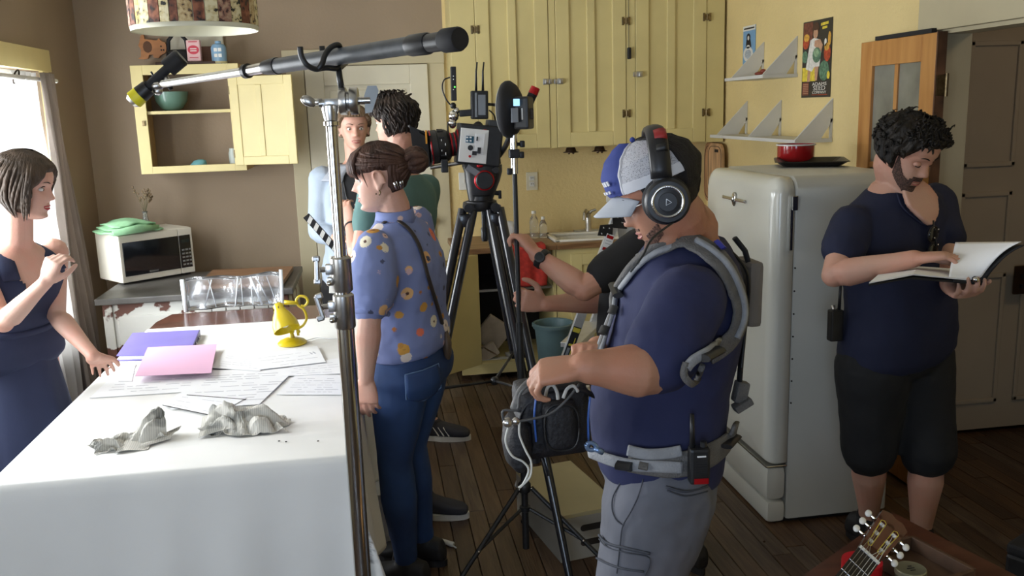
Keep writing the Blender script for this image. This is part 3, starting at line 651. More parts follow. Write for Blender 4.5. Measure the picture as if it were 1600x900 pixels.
# ------------------------------------------------------------------ dining table
TX0, TX1, TY0, TY1, TZ = -1.055, -.10, 2.40, 4.50, .745
m_tw = mat('mahogany', (.06, .018, .012), .25, var=.3, vs=4, col2=(.13, .045, .03), stretch=(1, 8, 1), coat=.4)
tb = empty('dining_table', ((TX0+TX1)/2, 3.45, 0), 'dark reddish dining table whose bare end shows past the white cloth', 'table')
c = .10
build('tabletop', MB().prism([(TX0, TY0, TZ-.03), (TX1, TY0, TZ-.03), (TX1, TY1-c, TZ-.03), (TX1-c, TY1, TZ-.03), (TX0+c*.4, TY1, TZ-.03), (TX0, TY1-c*1.6, TZ-.03)], (0, 0, .03)), m_tw, tb)
build('apron', MB().bx(TX0+.07, TX1-.07, TY0+.07, TY0+.09, TZ-.12, TZ-.03).bx(TX0+.07, TX1-.07, TY1-.11, TY1-.09, TZ-.12, TZ-.03).bx(TX0+.07, TX0+.09, TY0+.09, TY1-.11, TZ-.12, TZ-.03).bx(TX1-.09, TX1-.07, TY0+.09, TY1-.11, TZ-.12, TZ-.03), m_tw, tb)
for x in (TX0+.09, TX1-.09):
    for y in (TY0+.1, TY1-.12): build('leg', MB().lathe((x, y, 0), [(.022, 0), (.026, .05), (.02, .08), (.03, .3), (.035, .55), (.028, .6), (.034, .63), (.034, TZ-.03)], seg=16), m_tw, tb, 30)
m_cloth = mat('white_tablecloth', (.80, .80, .78), .8, var=.03, vs=3, bump=.12, bs=9)
CY1 = 4.17
def clothfn(u, v):
    # unrolled cloth coordinates
    a_ = -.16 + u*(TX1-TX0+.16+.50); b_ = -.72 + v*(CY1-TY0+.72)
    x = TX0+min(max(a_, 0), TX1-TX0); y = TY0+max(b_, 0); dx = a_-(x-TX0); dy = b_-(y-TY0)
    dl = math.hypot(dx, dy); z = TZ+.004
    if dl > 0:
        ux, uy = dx/dl, dy/dl
        s_ = (a_ if abs(dy) >= abs(dx) else b_)
        wv = (.012+.022*min(1, max(0, a_)))*math.sin(s_*15+1.5*math.sin(s_*5))+.014*math.sin(s_*31+1)
        k = min(1, dl/.7)
        if dx and dy: ang_ = math.atan2(abs(dy), abs(dx)); wv += .10*math.sin(2*ang_)*k; 
        out = .012*min(1, dl/.04)+(.018+wv)*k*1.2
        x += ux*out; y += uy*out; z -= max(0, dl-.006); z = max(z, .012+.01*abs(math.sin(s_*20)))
    else:
        z += .0012*math.sin(x*9+y*4)+.001*math.sin(y*17-x*5)
        if y > 3.5: z += .007*max(0, math.sin((y-3.75+.35*(x+.6))*16))*(1 if abs(y-3.75+.35*(x+.6)) < .12 else 0)
        if y < 2.62: z += .0015*math.sin(x*23)
    return (x, y, z)
tcl = build('tablecloth', MB().grid(clothfn, 110, 150, .0022), m_cloth, None, True)
tag(tcl, 'long white tablecloth hanging to the floor at the near end of the table', 'tablecloth')

# papers
TT = TZ+.0085
m_paper = mat('paper', (.82, .83, .85), .7, var=.01)
m_ink = mat('grey_ink', (.42, .43, .48), .8, var=0)
def sheet(px, z, label, name='paper_sheet', m=m_paper, cat='paper', th=.0012, lines=0, bars=True, ink=None, seed=1):
    q = [PZ(x, y, z) for x, y in px]; o = build(name, MB().prism(q, (0, 0, th)), m); tag(o, label, cat)
    rn = random.Random(seed)
    if lines:
        def uv(u, v): return (q[0].lerp(q[3], u)).lerp(q[1].lerp(q[2], u), v) + V((0, 0, th+.0003))   # q0 near-left,q1 far-left,q2 far-right,q3 near-right
        mb = MB()
        for k in range(lines):
            v = .12+.78*k/lines; u = .12
            while u < .85:
                L_ = rn.uniform(.05, .22)
                if rn.random() < .75: mb.prism([uv(u, v), uv(u+L_, v), uv(u+L_, v+.008), uv(u, v+.008)], (0, 0, .0002))
                u += L_+.03
        build('printed_text', mb, ink or m_ink, o)['kind'] = 'stuff'
    return o
bq = [PZ(183, 564, TT), PZ(208, 528, TT), PZ(312, 523, TT), PZ(296, 562, TT)]
bi = empty('ring_binder', (bq[0]+bq[2])/2-V((0, 0, 0)), 'purple ring binder lying on the tablecloth under the pink sheet', 'binder')
m_pur = mat('purple_vinyl', (.20, .17, .48), .35, var=.05)
build('back_cover', MB().prism(bq, (0, 0, .003)), m_pur, bi)
build('pages', MB().prism([p_+((bq[0]+bq[2])/2-p_)*.05+V((0, 0, .003)) for p_ in bq], (0, 0, .016)), m_paper, bi)
build('front_cover', MB().prism([p_+V((0, 0, .0195)) for p_ in bq], (0, 0, .003)), m_pur, bi)
sp_ = (bq[2]-bq[3]).normalized(); build('spine', MB().prism([bq[3], bq[2], bq[2]+V((.004, 0, 0)), bq[3]+V((.004, 0, 0))], (0, 0, .0225)), mat('purple_dark', (.06, .05, .14), .4), bi)
for k in range(3): c_ = bq[3].lerp(bq[2], .25+.25*k)+V((.006, 0, .011)); build('ring', MB().lathe(c_, [(.006, -.001), (.008, .001)], V((0, 1, 0)), 12), m_chrome, bi, True)
sheet([(211, 588), (231, 543), (339, 538), (330, 583)], TT+.024, 'blank pink paper sheet overlapping the purple binder', 'pink_sheet', mat('pink_paper', (.68, .40, .56), .7, var=.01), th=.0012)
sheet([(140, 622), (190, 575), (333, 568), (300, 612)], TT, 'wide printed sheet under the hand of the woman in navy', lines=9, seed=2)
sheet([(265, 640), (318, 580), (465, 574), (405, 632)], TT+.002, 'large printed sheet in the middle of the table below the lamp', lines=12, seed=3)
sheet([(252, 633), (285, 612), (385, 622), (335, 650)], TT+.0045, 'dark-edged printed card beside the crumpled newspaper', 'printed_card', lines=3, seed=4)
for k, (a_, b_) in enumerate([((254, 633), (335, 650)), ((292, 617), (384, 624))]):
    pa_, pb_ = PZ(*a_, TT+.0062), PZ(*b_, TT+.0062); build('dark_border', MB().tube([pa_, pb_], .0013, 5), m_dark, SC.objects['printed_card'])
sheet([(330, 575), (352, 547), (440, 556), (406, 580)], TT+.0045, 'printed sheet with columns of text behind the middle papers', lines=7, seed=5)
sheet([(405, 578), (384, 556), (496, 541), (509, 566)], TT+.0065, 'white form with two short bars in its corner beside the lamp', lines=4, seed=6)
sheet([(432, 617), (462, 586), (533, 586), (533, 617)], TT+.0005, 'blue-white printed sheet at the right edge of the table', lines=7, seed=7)
sheet([(440, 588), (455, 570), (531, 560), (533, 584)], TT+.0025, 'pale printed sheet tucked behind the stand pole', lines=5, seed=8)
sheet([(185, 596), (196, 570), (212, 568), (206, 596)], TT+.002, 'small slip of paper by the binder corner', 'paper_slip', lines=2, seed=9)
for x, y in ((303, 592), (309, 592)): pass
for k, (x, y) in enumerate([(486, 552), (491, 551)]): 
    p_ = PZ(x, y, TT+.0080); build('bar_mark', MB().box(p_, (.006, .03, .0006), rotz(.4)), m_ink, SC.objects['paper_sheet.003'])

# crumpled newspapers
def news_mat():
    m = bpy.data.materials.new('newsprint'); m.use_nodes = True; N = m.node_tree.nodes; L = m.node_tree.links; b = N['Principled BSDF']; b.inputs['Roughness'].default_value = .85
    tc = N.new('ShaderNodeTexCoord'); wv = N.new('ShaderNodeTexWave'); wv.inputs['Scale'].default_value = 55; wv.inputs['Distortion'].default_value = 1.5; wv.inputs['Detail Scale'].default_value = 30
    r = N.new('ShaderNodeValToRGB'); e = r.color_ramp.elements; e[0].position = .2; e[0].color = (.40, .39, .37, 1); e[1].position = .6; e[1].color = (.66, .64, .58, 1)
    n = N.new('ShaderNodeTexNoise'); n.inputs['Scale'].default_value = 15; r2 = N.new('ShaderNodeValToRGB'); f = r2.color_ramp.elements; f[0].position = .38; f[0].color = (.03, .04, .035, 1); f[1].position = .44; f[1].color = (.2, .19, .15, 1)
    g = f.new(.48); g.color = (.62, .60, .54, 1)
    mx = N.new('ShaderNodeMix'); mx.data_type = 'RGBA'; mx.blend_type = 'MULTIPLY'; mx.inputs[0].default_value = 1
    L.new(tc.outputs['Object'], wv.inputs[0]); L.new(tc.outputs['Object'], n.inputs['Vector']); L.new(wv.outputs[0], r.inputs[0]); L.new(n.outputs[0], r2.inputs[0])
    mx2 = N.new('ShaderNodeMix'); mx2.data_type = 'RGBA'; mx2.inputs[0].default_value = .55
    L.new(r.outputs[0], mx2.inputs[6]); L.new(r2.outputs[0], mx2.inputs[7]); L.new(mx2.outputs[2], b.inputs['Base Color']); return m
m_news = news_mat()
from mathutils import noise
def crumple(c, lx, ly, h, rotation, seed, shape):
    def fn(u, v):
        x = (u-.5)*2; y = (v-.5)*2
        hh = shape(x, y)*h; n3 = V((x*1.7+seed, y*1.7, seed*3.1))
        d = noise.noise_vector(n3); d2 = noise.noise_vector(n3*2.7)
        px_ = x*lx+d.x*lx*.28+d2.x*.006; py_ = y*ly+d.y*ly*.3+d2.y*.006
        zz = max(.001, hh+abs(d.z)*h*.8+abs(d2.z)*h*.18 - .2*h)
        q = rotz(rotation) @ V((px_, py_, 0)); return (c.x+q.x, c.y+q.y, c.z+zz)
    return fn
c1 = PZ(203, 692, TT); c2 = PZ(385, 668, TT)
b = MB().grid(crumple(c1, .095, .05, .075, .35, 1.3, lambda x, y: max(0, 1.0-abs(y)*1.1)*(.35+.75*max(0, x))), 34, 20, .0010)
b.grid(lambda u, v: (c1.x-.02+u*.085, c1.y-.085+v*.075+u*.02, TT+.002+.012*v*v+.004*math.sin(u*5)), 8, 8, .0008)
b.grid(lambda u, v: (c1.x+.04+u*.075+v*.02, c1.y-.06+v*.07+u*.055, TT+.004+.016*v*u+.004*math.sin(v*6)), 8, 8, .0008)
tag(build('crumpled_newspaper', b, m_news), 'smaller crumpled newspaper with grey folds near the left table corner', 'newspaper')
b = MB().grid(crumple(c2, .115, .07, .085, -.05, 4.2, lambda x, y: max(0, 1.05-abs(y))*max(0, 1-abs(x+.1)*.75)), 40, 24, .0010)
b.grid(lambda u, v: (c2.x-.13+u*.15, c2.y-.065+v*.09+u*.02, TT+.003+.05*math.sin(min(1, (u*.9+v*.4))*PI*.55)*(.4+.6*v)), 14, 10, .0008)
tag(build('crumpled_newspaper', b, m_news), 'larger crumpled newspaper lying in the middle of the near table end', 'newspaper')
for k, (x, y) in enumerate([(447, 690), (497, 689), (436, 689)]):
    tag(build('crumb', MB().ell(PZ(x, y, TT+.001), (.004, .003, .002), None, 1), m_dark), ['dark crumb on the cloth right of the larger newspaper', 'rightmost tiny crumb on the cloth near the pole', 'tiny crumb just left of the larger crumb'][k], 'crumb')

# yellow lamp
lp = PZ(457, 537, TT); ly = lp.y; m_yel = mat('yellow_enamel', (.62, .47, .01), .3, var=.06, coat=.3)
dl_ = empty('desk_lamp', V((lp.x, ly, TT)), 'small yellow desk lamp with a scrolled neck on the tablecloth', 'lamp')
build('lamp_base', MB().lathe((lp.x, ly, TT), [(.058, 0), (.060, .006), (.05, .016), (.03, .024), (.012, .028), (.008, .045), (.013, .05), (.006, .06)], seg=28), m_yel, dl_, 40)
def lpx(x, y): return P(x, y, ly)
neck = [lpx(466, 520), lpx(468, 512), lpx(475, 502), lpx(479, 492), lpx(476, 480), lpx(468, 472), lpx(464, 468), lpx(464, 463), lpx(469, 462), lpx(477, 466), lpx(478, 474), lpx(472, 478)]
def smooth_pts(pts, n=4):
    out = []; m = len(pts)
    for i in range(m-1):
        p0, p1, p2, p3 = pts[max(i-1, 0)], pts[i], pts[i+1], pts[min(i+2, m-1)]
        for k in range(n):
            t = k/n; out.append(.5*((2*p1)+(p2-p0)*t+(2*p0-5*p1+4*p2-p3)*t*t+(3*p1-p0-3*p2+p3)*t**3))
    out.append(pts[-1]); return out
neck = [lpx(466, 524), lpx(466, 514), lpx(474, 508), lpx(479, 497), lpx(475, 484), lpx(466, 477), lpx(463, 469), lpx(468, 463), lpx(477, 464), lpx(481, 471), lpx(476, 478), lpx(470, 477)]
build('neck', MB().tube(smooth_pts(neck), .0055, 10).tube(smooth_pts([lpx(466, 516), lpx(460, 512), lpx(459, 505), lpx(464, 502)]), .004, 8).sph(lpx(466, 518), .009), m_yel, dl_, True)
build('arm', MB().tube([lpx(466, 474), lpx(455, 473), lpx(444, 473)], [.007, .009, .011], 12), m_yel, dl_, True)
top_ = lpx(434, 476); bot_ = lpx(449, 508); axd = (bot_-top_+V((0, -.05, 0))).normalized()
build('lamp_shade', MB().lathe(top_, [(.014, -.004), (.022, .004), (.026, .03), (.038, .05), (.052, .085), (.054, .115), (.051, .115), (.048, .085), (.03, .05), (.01, .02)], axd, 28), m_yel, dl_, 50)
for k in range(6):
    x_, y_ = frame(axd, V((0, 0, 1))); t = k*PI/3; c_ = top_+axd*.02+(x_*math.cos(t)+y_*math.sin(t))*.026
    build('vent_slot', MB().box(c_, (.003, .003, .01), None, .001), m_dark, dl_)
build('bulb', MB().sph(top_+axd*.08, .024), mat('bulb_glass', (.8, .8, .75)), dl_, True)
build('lamp_cord', MB().tube(smooth_pts([V((lp.x+.05, ly, TT+.006)), V((lp.x+.1, ly+.06, TT+.004)), V((lp.x+.18, ly+.02, TT+.004)), V((lp.x+.30, ly+.06, TT+.004))]), .0022, 6), m_paper, dl_, True)

# clear plastic sleeve at the far end of the table
A_ = PZ(291, 488, TZ+.002); B_ = PZ(442, 478, TZ+.002); dv = (B_-A_); L_ = dv.length; dv.normalize(); nr = V((-dv.y, dv.x, 0))
m_film = mat('clear_film', (.95, .97, 1), .06, trans=.93, var=0, bump=.6, bs=18)
ps = empty('plastic_sleeve', (A_+B_)/2, 'crinkled clear plastic sleeve standing at the bare end of the table', 'plastic sleeve')
def film(u, v):
    n1 = noise.noise(V((u*7, v*3, 2.0)))*.016; return A_+dv*(u*L_)+nr*(.05*math.sin(u*PI)+n1+.012*math.sin(u*22))+V((0, 0, .002+v*(.155+.008*math.sin(u*9))))
build('front_film', MB().grid(film, 40, 14, .0008), m_film, ps, True)
build('back_film', MB().grid(lambda u, v: film(1-u, v)+nr*(.05+.02*math.sin(u*14)), 40, 10, .0008), m_film, ps, True)
m_gl = mat('sleeve_edge', (.75, .8, .84), .15, var=0)
build('rolled_end', MB().tube([A_+V((0, 0, .002)), A_+V((-.004, 0, .165))], .011, 12), m_gl, ps, True)
build('rolled_end', MB().tube([B_+V((0, 0, .002)), B_+V((.004, 0, .185))], .009, 12), m_gl, ps, True)
for u, w_, tl in ((.18, .006, .10), (.30, .004, -.05), (.50, .007, .05), (.58, .003, .0), (.68, .004, 0), (.78, .009, -.10), (.86, .006, -.12), (.93, .004, -.08)):
    build('crease', MB().tube([A_+dv*(u*L_)+nr*(.03)+V((0, 0, .01)), A_+dv*((u+tl)*L_)+nr*(.028)+V((0, 0, .15))], w_*.6, 6), m_gl, ps, True)

# ================================================================== RIGHT SIDE
m_shelf = mat('grey_white_shelf', (.60, .60, .58), .5, var=.04)
def brace_shelf(label, brace_px, z, yfar, ynear, depth=.2, first=None):
    ys = [PX(x, y, XR).y for x, y in brace_px]
    s_ = empty('bracket_shelf', (XR-depth/2, (yfar+ynear)/2, z), label, 'shelf', None)
    build('shelf_board', MB().bx(XR-depth, XR-.001, ynear, yfar, z, z+.018, .002), m_shelf, s_)
    for y in ys:
        h = .215
        b = MB().prism([(XR-.002, y-.006, z+h), (XR-.002, y-.006, z+h-.11), (XR-.06, y-.006, z+.018), (XR-depth+.005, y-.006, z+.018)], (0, .012, 0))
        build('brace', b, m_shelf, s_)
        build('wall_strip', MB().bx(XR-.012, XR-.001, y-.006, y+.006, z+.018, z+h-.1), m_shelf, s_)
    return s_, ys
yu = [PX(x, 100, XR).y for x in (1194, 1246)]
brace_shelf('upper white wall shelf with two diagonal braces beside the seed poster', [(1194, 72), (1246, 68)], 1.80, yu[0]+.10, yu[1]-.01)
yl = [PX(x, 170, XR).y for x in (1168, 1221, 1301)]
brace_shelf('lower left white wall shelf with one diagonal brace near the cabinets', [(1168, 167)], 1.468, yl[0]+.10, yl[0]-.10)
brace_shelf('lower right white wall shelf with two diagonal braces above the refrigerator', [(1221, 168), (1301, 172)], 1.468, yl[0]-.105, yl[2]-.01)
p = PX(1190, 116, XR-.08)
tag(build('figurine', MB().ell((XR-.09, p.y, 1.832), (.03, .035, .012)).ell((XR-.08, p.y-.02, 1.845), (.018, .02, .012)), mat('rust_red', (.25, .05, .03), .5, var=.2), None, True), 'small rust-red lumpy ornament on the upper wall shelf', 'ornament')
# seed poster
PY1, PY0 = PX(1255, 90, XR).y, PX(1300, 90, XR).y; PZ1, PZ0 = 2.075, 1.69
PXX = XR-.003
ps = empty('seed_poster', (PXX, (PY0+PY1)/2, PZ0), 'tall vintage seed company poster of a girl with vegetables on yellow wall', 'poster')
m_pk = mat('poster_dark', (.035, .03, .025), .5, var=.1)
build('poster_sheet', MB().bx(PXX-.001, PXX+.002, PY0, PY1, PZ0, PZ1), m_pk, ps)
def pu(u, v, d=0): return V((PXX-.0015-d, PY1+(PY0-PY1)*u, PZ1+(PZ0-PZ1)*v))     # u left->right, v top->down
def shp(name, pts, m, d): 
    b = MB(); b.prism([pu(u, v, d) for u, v in pts], (-.0004, 0, 0)); return build(name, b, m, ps)
def ov(cu, cv, ru, rv, n=14, a0=0): return [(cu+ru*math.cos(2*PI*k/n+a0), cv+rv*math.sin(2*PI*k/n+a0)) for k in range(n)]
m_skin0 = mat('poster_skin', (.50, .28, .17), .6, var=.15, vs=60); m_wd = mat('poster_white', (.70, .68, .62), .6, var=.15, vs=60); m_cab = mat('poster_green', (.10, .20, .12), .6, var=.4, vs=70)
m_pr = mat('poster_red', (.42, .06, .02), .6, var=.3, vs=60); m_po = mat('poster_orange', (.62, .33, .05), .6, var=.3, vs=60); m_py = mat('poster_yellow', (.70, .55, .05), .6, var=.2, vs=50); m_hair0 = mat('poster_brown', (.08, .035, .02), .6)
shp('backdrop', [(.02, .015), (.35, .015), (.35, .3), (.02, .3)], mat('poster_maroon', (.16, .05, .03), .6, var=.3, vs=60), .0)
shp('pumpkins', ov(.12, .28, .11, .08), m_pr, .0005); shp('pumpkins', ov(.14, .21, .10, .05), m_po, .0006); shp('leaves', ov(.1, .46, .10, .08), m_cab, .0005)
shp('ground', [(.02, .6), (.5, .6), (.5, .785), (.02, .785)], m_py, .0005); shp('tomatoes', ov(.87, .44, .11, .11), m_pr, .0005); shp('tomatoes', ov(.85, .36, .08, .05), m_po, .0006)
shp('corn', ov(.93, .26, .05, .09), m_po, .0005); shp('corn', ov(.80, .30, .04, .05), m_wd, .0006); shp('melon', ov(.78, .66, .17, .13), m_cab, .0006); shp('melon', ov(.93, .72, .05, .05), m_py, .0007)
shp('legs', [(.22, .62), (.32, .62), (.30, .79), (.20, .79)], m_skin0, .0008); shp('legs', [(.45, .58), (.60, .58), (.55, .78), (.48, .78)], m_skin0, .0008)
shp('dress', [(.28, .25), (.42, .22), (.62, .26), (.68, .38), (.62, .60), (.45, .60), (.36, .66), (.14, .62), (.22, .42)], m_wd, .0009)
shp('arms', [(.44, .26), (.62, .25), (.72, .33), (.66, .42), (.52, .36), (.42, .33)], m_skin0, .0011); shp('cabbage', ov(.52, .45, .15, .10), m_cab, .0013); shp('cabbage', ov(.50, .42, .09, .055), mat('poster_leaf', (.25, .38, .22), .6, var=.3, vs=80), .0015)
shp('hair', ov(.46, .11, .12, .085), m_hair0, .0010); shp('face', ov(.46, .17, .08, .065), m_skin0, .0013); shp('hair', ov(.46, .10, .10, .03), m_hair0, .0015)
shp('price_patch', [(.63, .05), (.88, .04), (.88, .075), (.63, .085)], m_py, .0006); shp('price_patch', [(.68, .10), (.84, .095), (.84, .125), (.68, .13)], m_py, .0006)
shp('text_block', [(.04, .80), (.27, .80), (.27, .97), (.04, .97)], mat('poster_rust', (.20, .06, .035), .6), .0005)
for k in range(6): shp('small_print', [(.07, .82+k*.024), (.25, .82+k*.024), (.25, .828+k*.024), (.07, .828+k*.024)], m_skin0, .0008)
def pletter(t, u, v, size, m, sx=1):
    m4 = Matrix.Translation(pu(u, v, .0012)) @ Matrix(((0, 0, -1), (-1, 0, 0), (0, 1, 0))).to_4x4()
    letter('lettering', t, size, m4, m, ps, sx=sx, depth=.0004)
hs = PZ1-PZ0
pletter('ADAMS', .64, .846, .023, m_wd, 2.0); pletter('SEED', .64, .908, .032, m_wd, 1.85); pletter('COMPANY', .64, .953, .020, m_wd, 1.5)
shp('small_print', [(.38, .962), (.92, .962), (.92, .970), (.38, .970)], m_pr, .0008)
# small blue poster
SY1, SY0 = PX(1162, 70, XR).y, PX(1181, 70, XR).y; sz1, sz0 = PX(1163, 42, XR).z, PX(1163, 101, XR).z
sp2 = empty('blue_poster', (PXX, (SY0+SY1)/2, sz0), 'small light blue poster with a white round shape beside the upper shelf', 'poster')
build('poster_sheet', MB().bx(PXX-.001, PXX+.002, SY0, SY1, sz0, sz1), mat('poster_sky', (.18, .36, .58), .5, var=.04), sp2)
def pv(u, v, d): return V((PXX-.0015-d, SY1+(SY0-SY1)*u, sz1+(sz0-sz1)*v))
def shp2(name, pts, m, d): build(name, MB().prism([pv(u, v, d) for u, v in pts], (-.0004, 0, 0)), m, sp2)
shp2('header_band', [(0, 0), (1, 0), (1, .13), (0, .13)], m_white, .0003); shp2('header_text', [(.08, .05), (.92, .05), (.92, .09), (.08, .09)], m_dark, .0006)
shp2('figure', ov(.45, .30, .16, .10), m_dark, .0005); shp2('figure', [(.3, .35), (.6, .35), (.7, .56), (.25, .56)], m_dark, .0005); shp2('figure', ov(.45, .32, .07, .06), m_white, .0007)
shp2('round_shape', ov(.45, .74, .40, .20), m_white, .0008); shp2('round_shape', ov(.45, .55, .14, .05), m_white, .0008); shp2('round_shape', ov(.45, .74, .26, .12), mat('poster_grey', (.4, .45, .5), .6, var=.3, vs=150), .0010)

# wooden glazed door standing open against the wall
m_or = mat('orange_pine', (.42, .18, .045), .4, var=.2, vs=4, col2=(.55, .27, .08), stretch=(6, 6, .8), coat=.15)
DXA, DXB, DYA, DYB = 2.232, 2.264, 3.36, 3.92; DT = 1.925
wd = empty('glazed_door', (2.22, 3.8, 0.0), 'orange varnished pine door with narrow glass panes folded open against the yellow wall', 'door')
st = .098
b = MB()
for y0, y1, z0, z1 in [(DYA, DYA+st, .012, DT), (DYB-st, DYB, .012, DT), (DYA+st, DYB-st, DT-.108, DT), (DYA+st, DYB-st, .012, .22), (DYA+st, DYB-st, .80, .95)]: b.bx(DXA, DXB, y0, y1, z0, z1, .003)
build('door_frame', b, m_or, wd)
b = MB(); ym = (DYA+DYB)/2
b.bx(DXA+.006, DXB-.006, ym-.013, ym+.013, .95, DT-.108, .002).bx(DXA+.008, DXB-.008, DYA+st, DYB-st, 1.37, 1.395, .002)
build('muntin', b, m_or, wd)
build('door_panel', MB().bx(DXA+.012, DXB-.012, DYA+st, DYB-st, .22, .80), m_or, wd)
m_mirror = mat('old_glass', (.20, .20, .17), .12, var=.25, vs=6, spec=.8)
for y0, y1 in ((DYA+st, ym-.013), (ym+.013, DYB-st)):
    for z0, z1 in ((.95, 1.37), (1.395, DT-.108)): build('pane', MB().bx(DXA+.014, DXA+.018, y0, y1, z0, z1), m_mirror, wd)
build('door_edge', MB().bx(DXA+.001, DXB+.010, DYA-.008, DYA-.0005, .012, DT+.003), mat('worn_brown_edge', (.10, .045, .02), .7, var=.5, vs=12), wd)
build('weather_strip', MB().bx(DXA-.004, DXA+.02, DYA+.03, DYB-.12, DT+.0005, DT+.018), m_blackm, wd)
for z in (.3, 1.72): build('hinge', MB().cyl((DXB+.014, DYA-.014, z-.045), (DXB+.014, DYA-.014, z+.045), .007).bx(DXA+.005, DXB+.014, DYA-.012, DYA-.008, z-.04, z+.04), m_brass, wd, 30)

# refrigerator
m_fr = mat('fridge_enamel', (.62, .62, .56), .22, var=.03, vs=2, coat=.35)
m_fs = mat('fridge_enamel_shaded', (.46, .46, .42), .35, var=.04, vs=2)  # same enamel as the door, with the side's shade put into its colour
FX0, FX1, FY0, FY1, FH = 1.475, 2.005, 3.17, 3.88, 1.40
fg = empty('refrigerator', ((FX0+FX1)/2, (FY0+FY1)/2, 0), 'rounded vintage white refrigerator with chrome emblem standing by the right wall', 'refrigerator')
def rrect(x, z, ins, r):   # cross-section in Y-Z, rounded top corners
    y0, y1, z1 = FY0+ins, FY1-ins, FH-ins
    pts = [V((x, y0, z)), ]
    for k in range(9): t = PI/2*k/8; pts.append(V((x, y0+r-r*math.cos(t), z1-r+r*math.sin(t))))
    for k in range(9): t = PI/2*k/8; pts.append(V((x, y1-r+r*math.sin(t), z1-r+r*math.cos(t))))
    pts.append(V((x, y1, z))); return pts
b = MB(); b.ring_join([rrect(FX1, .02, .012, .05), rrect(FX1-.01, .02, .002, .06), rrect(FX0+.10, .02, 0, .062), rrect(FX0+.092, .02, .006, .06)])
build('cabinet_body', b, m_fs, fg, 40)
build('base', MB().bx(FX0+.05, FX1-.02, FY0+.02, FY1-.02, 0, .02), m_black, fg)
def doorsec(x, ins, z0, r, z1off=0):
    pts = []; y0, y1, z1 = FY0+ins, FY1-ins, FH-.004-ins; n = 8
    for (cy_, cz_, a0, rr_) in [(y0, z0+ins*.5, 2, .012), (y0, z1, 1, r), (y1, z1, 0, r), (y1, z0+ins*.5, 3, .012)]:
        for k in range(n+1):
            t = k/n*PI/2
            if a0 == 2: pts.append(V((x, y0+rr_-rr_*math.sin(t), z0+ins*.5+rr_-rr_*math.cos(t))))
            if a0 == 1: pts.append(V((x, y0+rr_-rr_*math.cos(t), z1-rr_+rr_*math.sin(t))))
            if a0 == 0: pts.append(V((x, y1-rr_+rr_*math.sin(t), z1-rr_+rr_*math.cos(t))))
            if a0 == 3: pts.append(V((x, y1-rr_+rr_*math.cos(t), z0+ins*.5+rr_-rr_*math.sin(t))))
    return pts
zb_ = .255
b = MB(); secs = [(FX0+.088, .001, .06), (FX0+.05, 0, .062)]
for k in range(1, 9): t = k/8*PI/2; secs.append((FX0+.05-.05*math.sin(t)*.94, .05*(1-math.cos(t)), .062+.0*k))
secs.append((FX0+.001, .09, .05)); secs.append((FX0-.004, .16, .03))
b.ring_join([doorsec(x, i, zb_, r) for x, i, r in secs])
dr = build('fridge_door', b, m_fr, fg, True)
build('door_gasket', MB().ring_join([rrect(FX0+.093, .27, .010, .055), rrect(FX0+.087, .27, .010, .055)]), mat('gasket', (.06, .05, .04), .7), fg, 40)
# lower panel and kick
def lowp(x0, ins, z0, z1): return MB().bx(x0, FX0+.09, FY0+ins, FY1-ins, z0, z1, .035)
build('lower_panel', MB().bx(FX0+.004, FX0+.09, FY0+.001, FY1-.001, .10, .245, .03), m_fr, fg, 50)
build('kick_panel', MB().bx(FX0+.012, FX0+.09, FY0+.004, FY1-.004, .005, .095, .02), m_fr, fg, 50)
build('chrome_strip', MB().bx(FX0+.0, FX0+.088, FY0-.003, FY1+.003, .2455, .2535, .004), m_chrome, fg)
ep = PX(1147, 311, FX0-.004)
em = build('emblem', MB().ell((FX0-.004, ep.y, ep.z), (.008, .020, .030), None, 3).ell((FX0-.010, ep.y, ep.z), (.006, .010, .014), None, 2), m_chrome, dr, True)
build('emblem_bar', MB().box((FX0-.005, ep.y, ep.z), (.006, .24, .013), None, .003).box((FX0-.0085, ep.y, ep.z), (.002, .22, .004)), m_chrome, dr)
build('hinge', MB().box((FX0+.085, FY0-.006, 1.30), (.022, .014, .055), None, .003).box((FX0+.075, FY0-.004, 1.20), (.012, .008, .16), None, .002), m_chrome, fg)
for k in range(7): build('screw', MB().sph((FX0+.097, FY0-.001, 1.05-.09*k), .004, 1), m_dark, fg)
# tray and pan on the fridge
tc = V((1.88, 3.42, FH+.001))
a_ = PZ(1204, 256, FH); b_ = PZ(1322, 262, FH)
tc = V(((a_.x+b_.x)/2+.02, (a_.y+b_.y)/2+.02, FH+.001)); tr = rotz(math.radians(-24))
tc = PZ(1266, 257, FH+.001)
m_tray = mat('tray_black', (.015, .012, .010), .4, .3, var=.3, vs=20)
def trayring(sx, sy_, z): return [tc + tr @ V((sx*x, sy_*y, 0)) + V((0, 0, z)) for x, y in [(-1, -.86), (-.9, -1), (.9, -1), (1, -.86), (1, .86), (.9, 1), (-.9, 1), (-1, .86)]]
b = MB().ring_join([trayring(.115, .13, 0), trayring(.145, .165, .020), trayring(.152, .175, .020), trayring(.150, .173, .023), trayring(.138, .158, .022), trayring(.110, .125, .004)])
tag(build('baking_tray', b, m_tray), 'black baking tray lying on top of the refrigerator', 'tray')
m_rp = mat('red_enamel', (.33, .01, .012), .15, var=.05, coat=.5)
pp = PZ(1243, 251, FH+.006); 
pn = empty('red_pan', pp, 'shiny red enamel pan standing on the tray above the refrigerator', 'pan')
build('pan_body', MB().lathe(pp, [(.080, 0), (.083, .006), (.083, .070), (.087, .073), (.087, .076), (.081, .076), (.080, .008), (.01, .006)], seg=40), m_rp, pn, 40)
build('pan_rim', MB().lathe(pp, [(.086, .070), (.089, .073), (.086, .077)], seg=40, caps=False), m_white, pn, True)
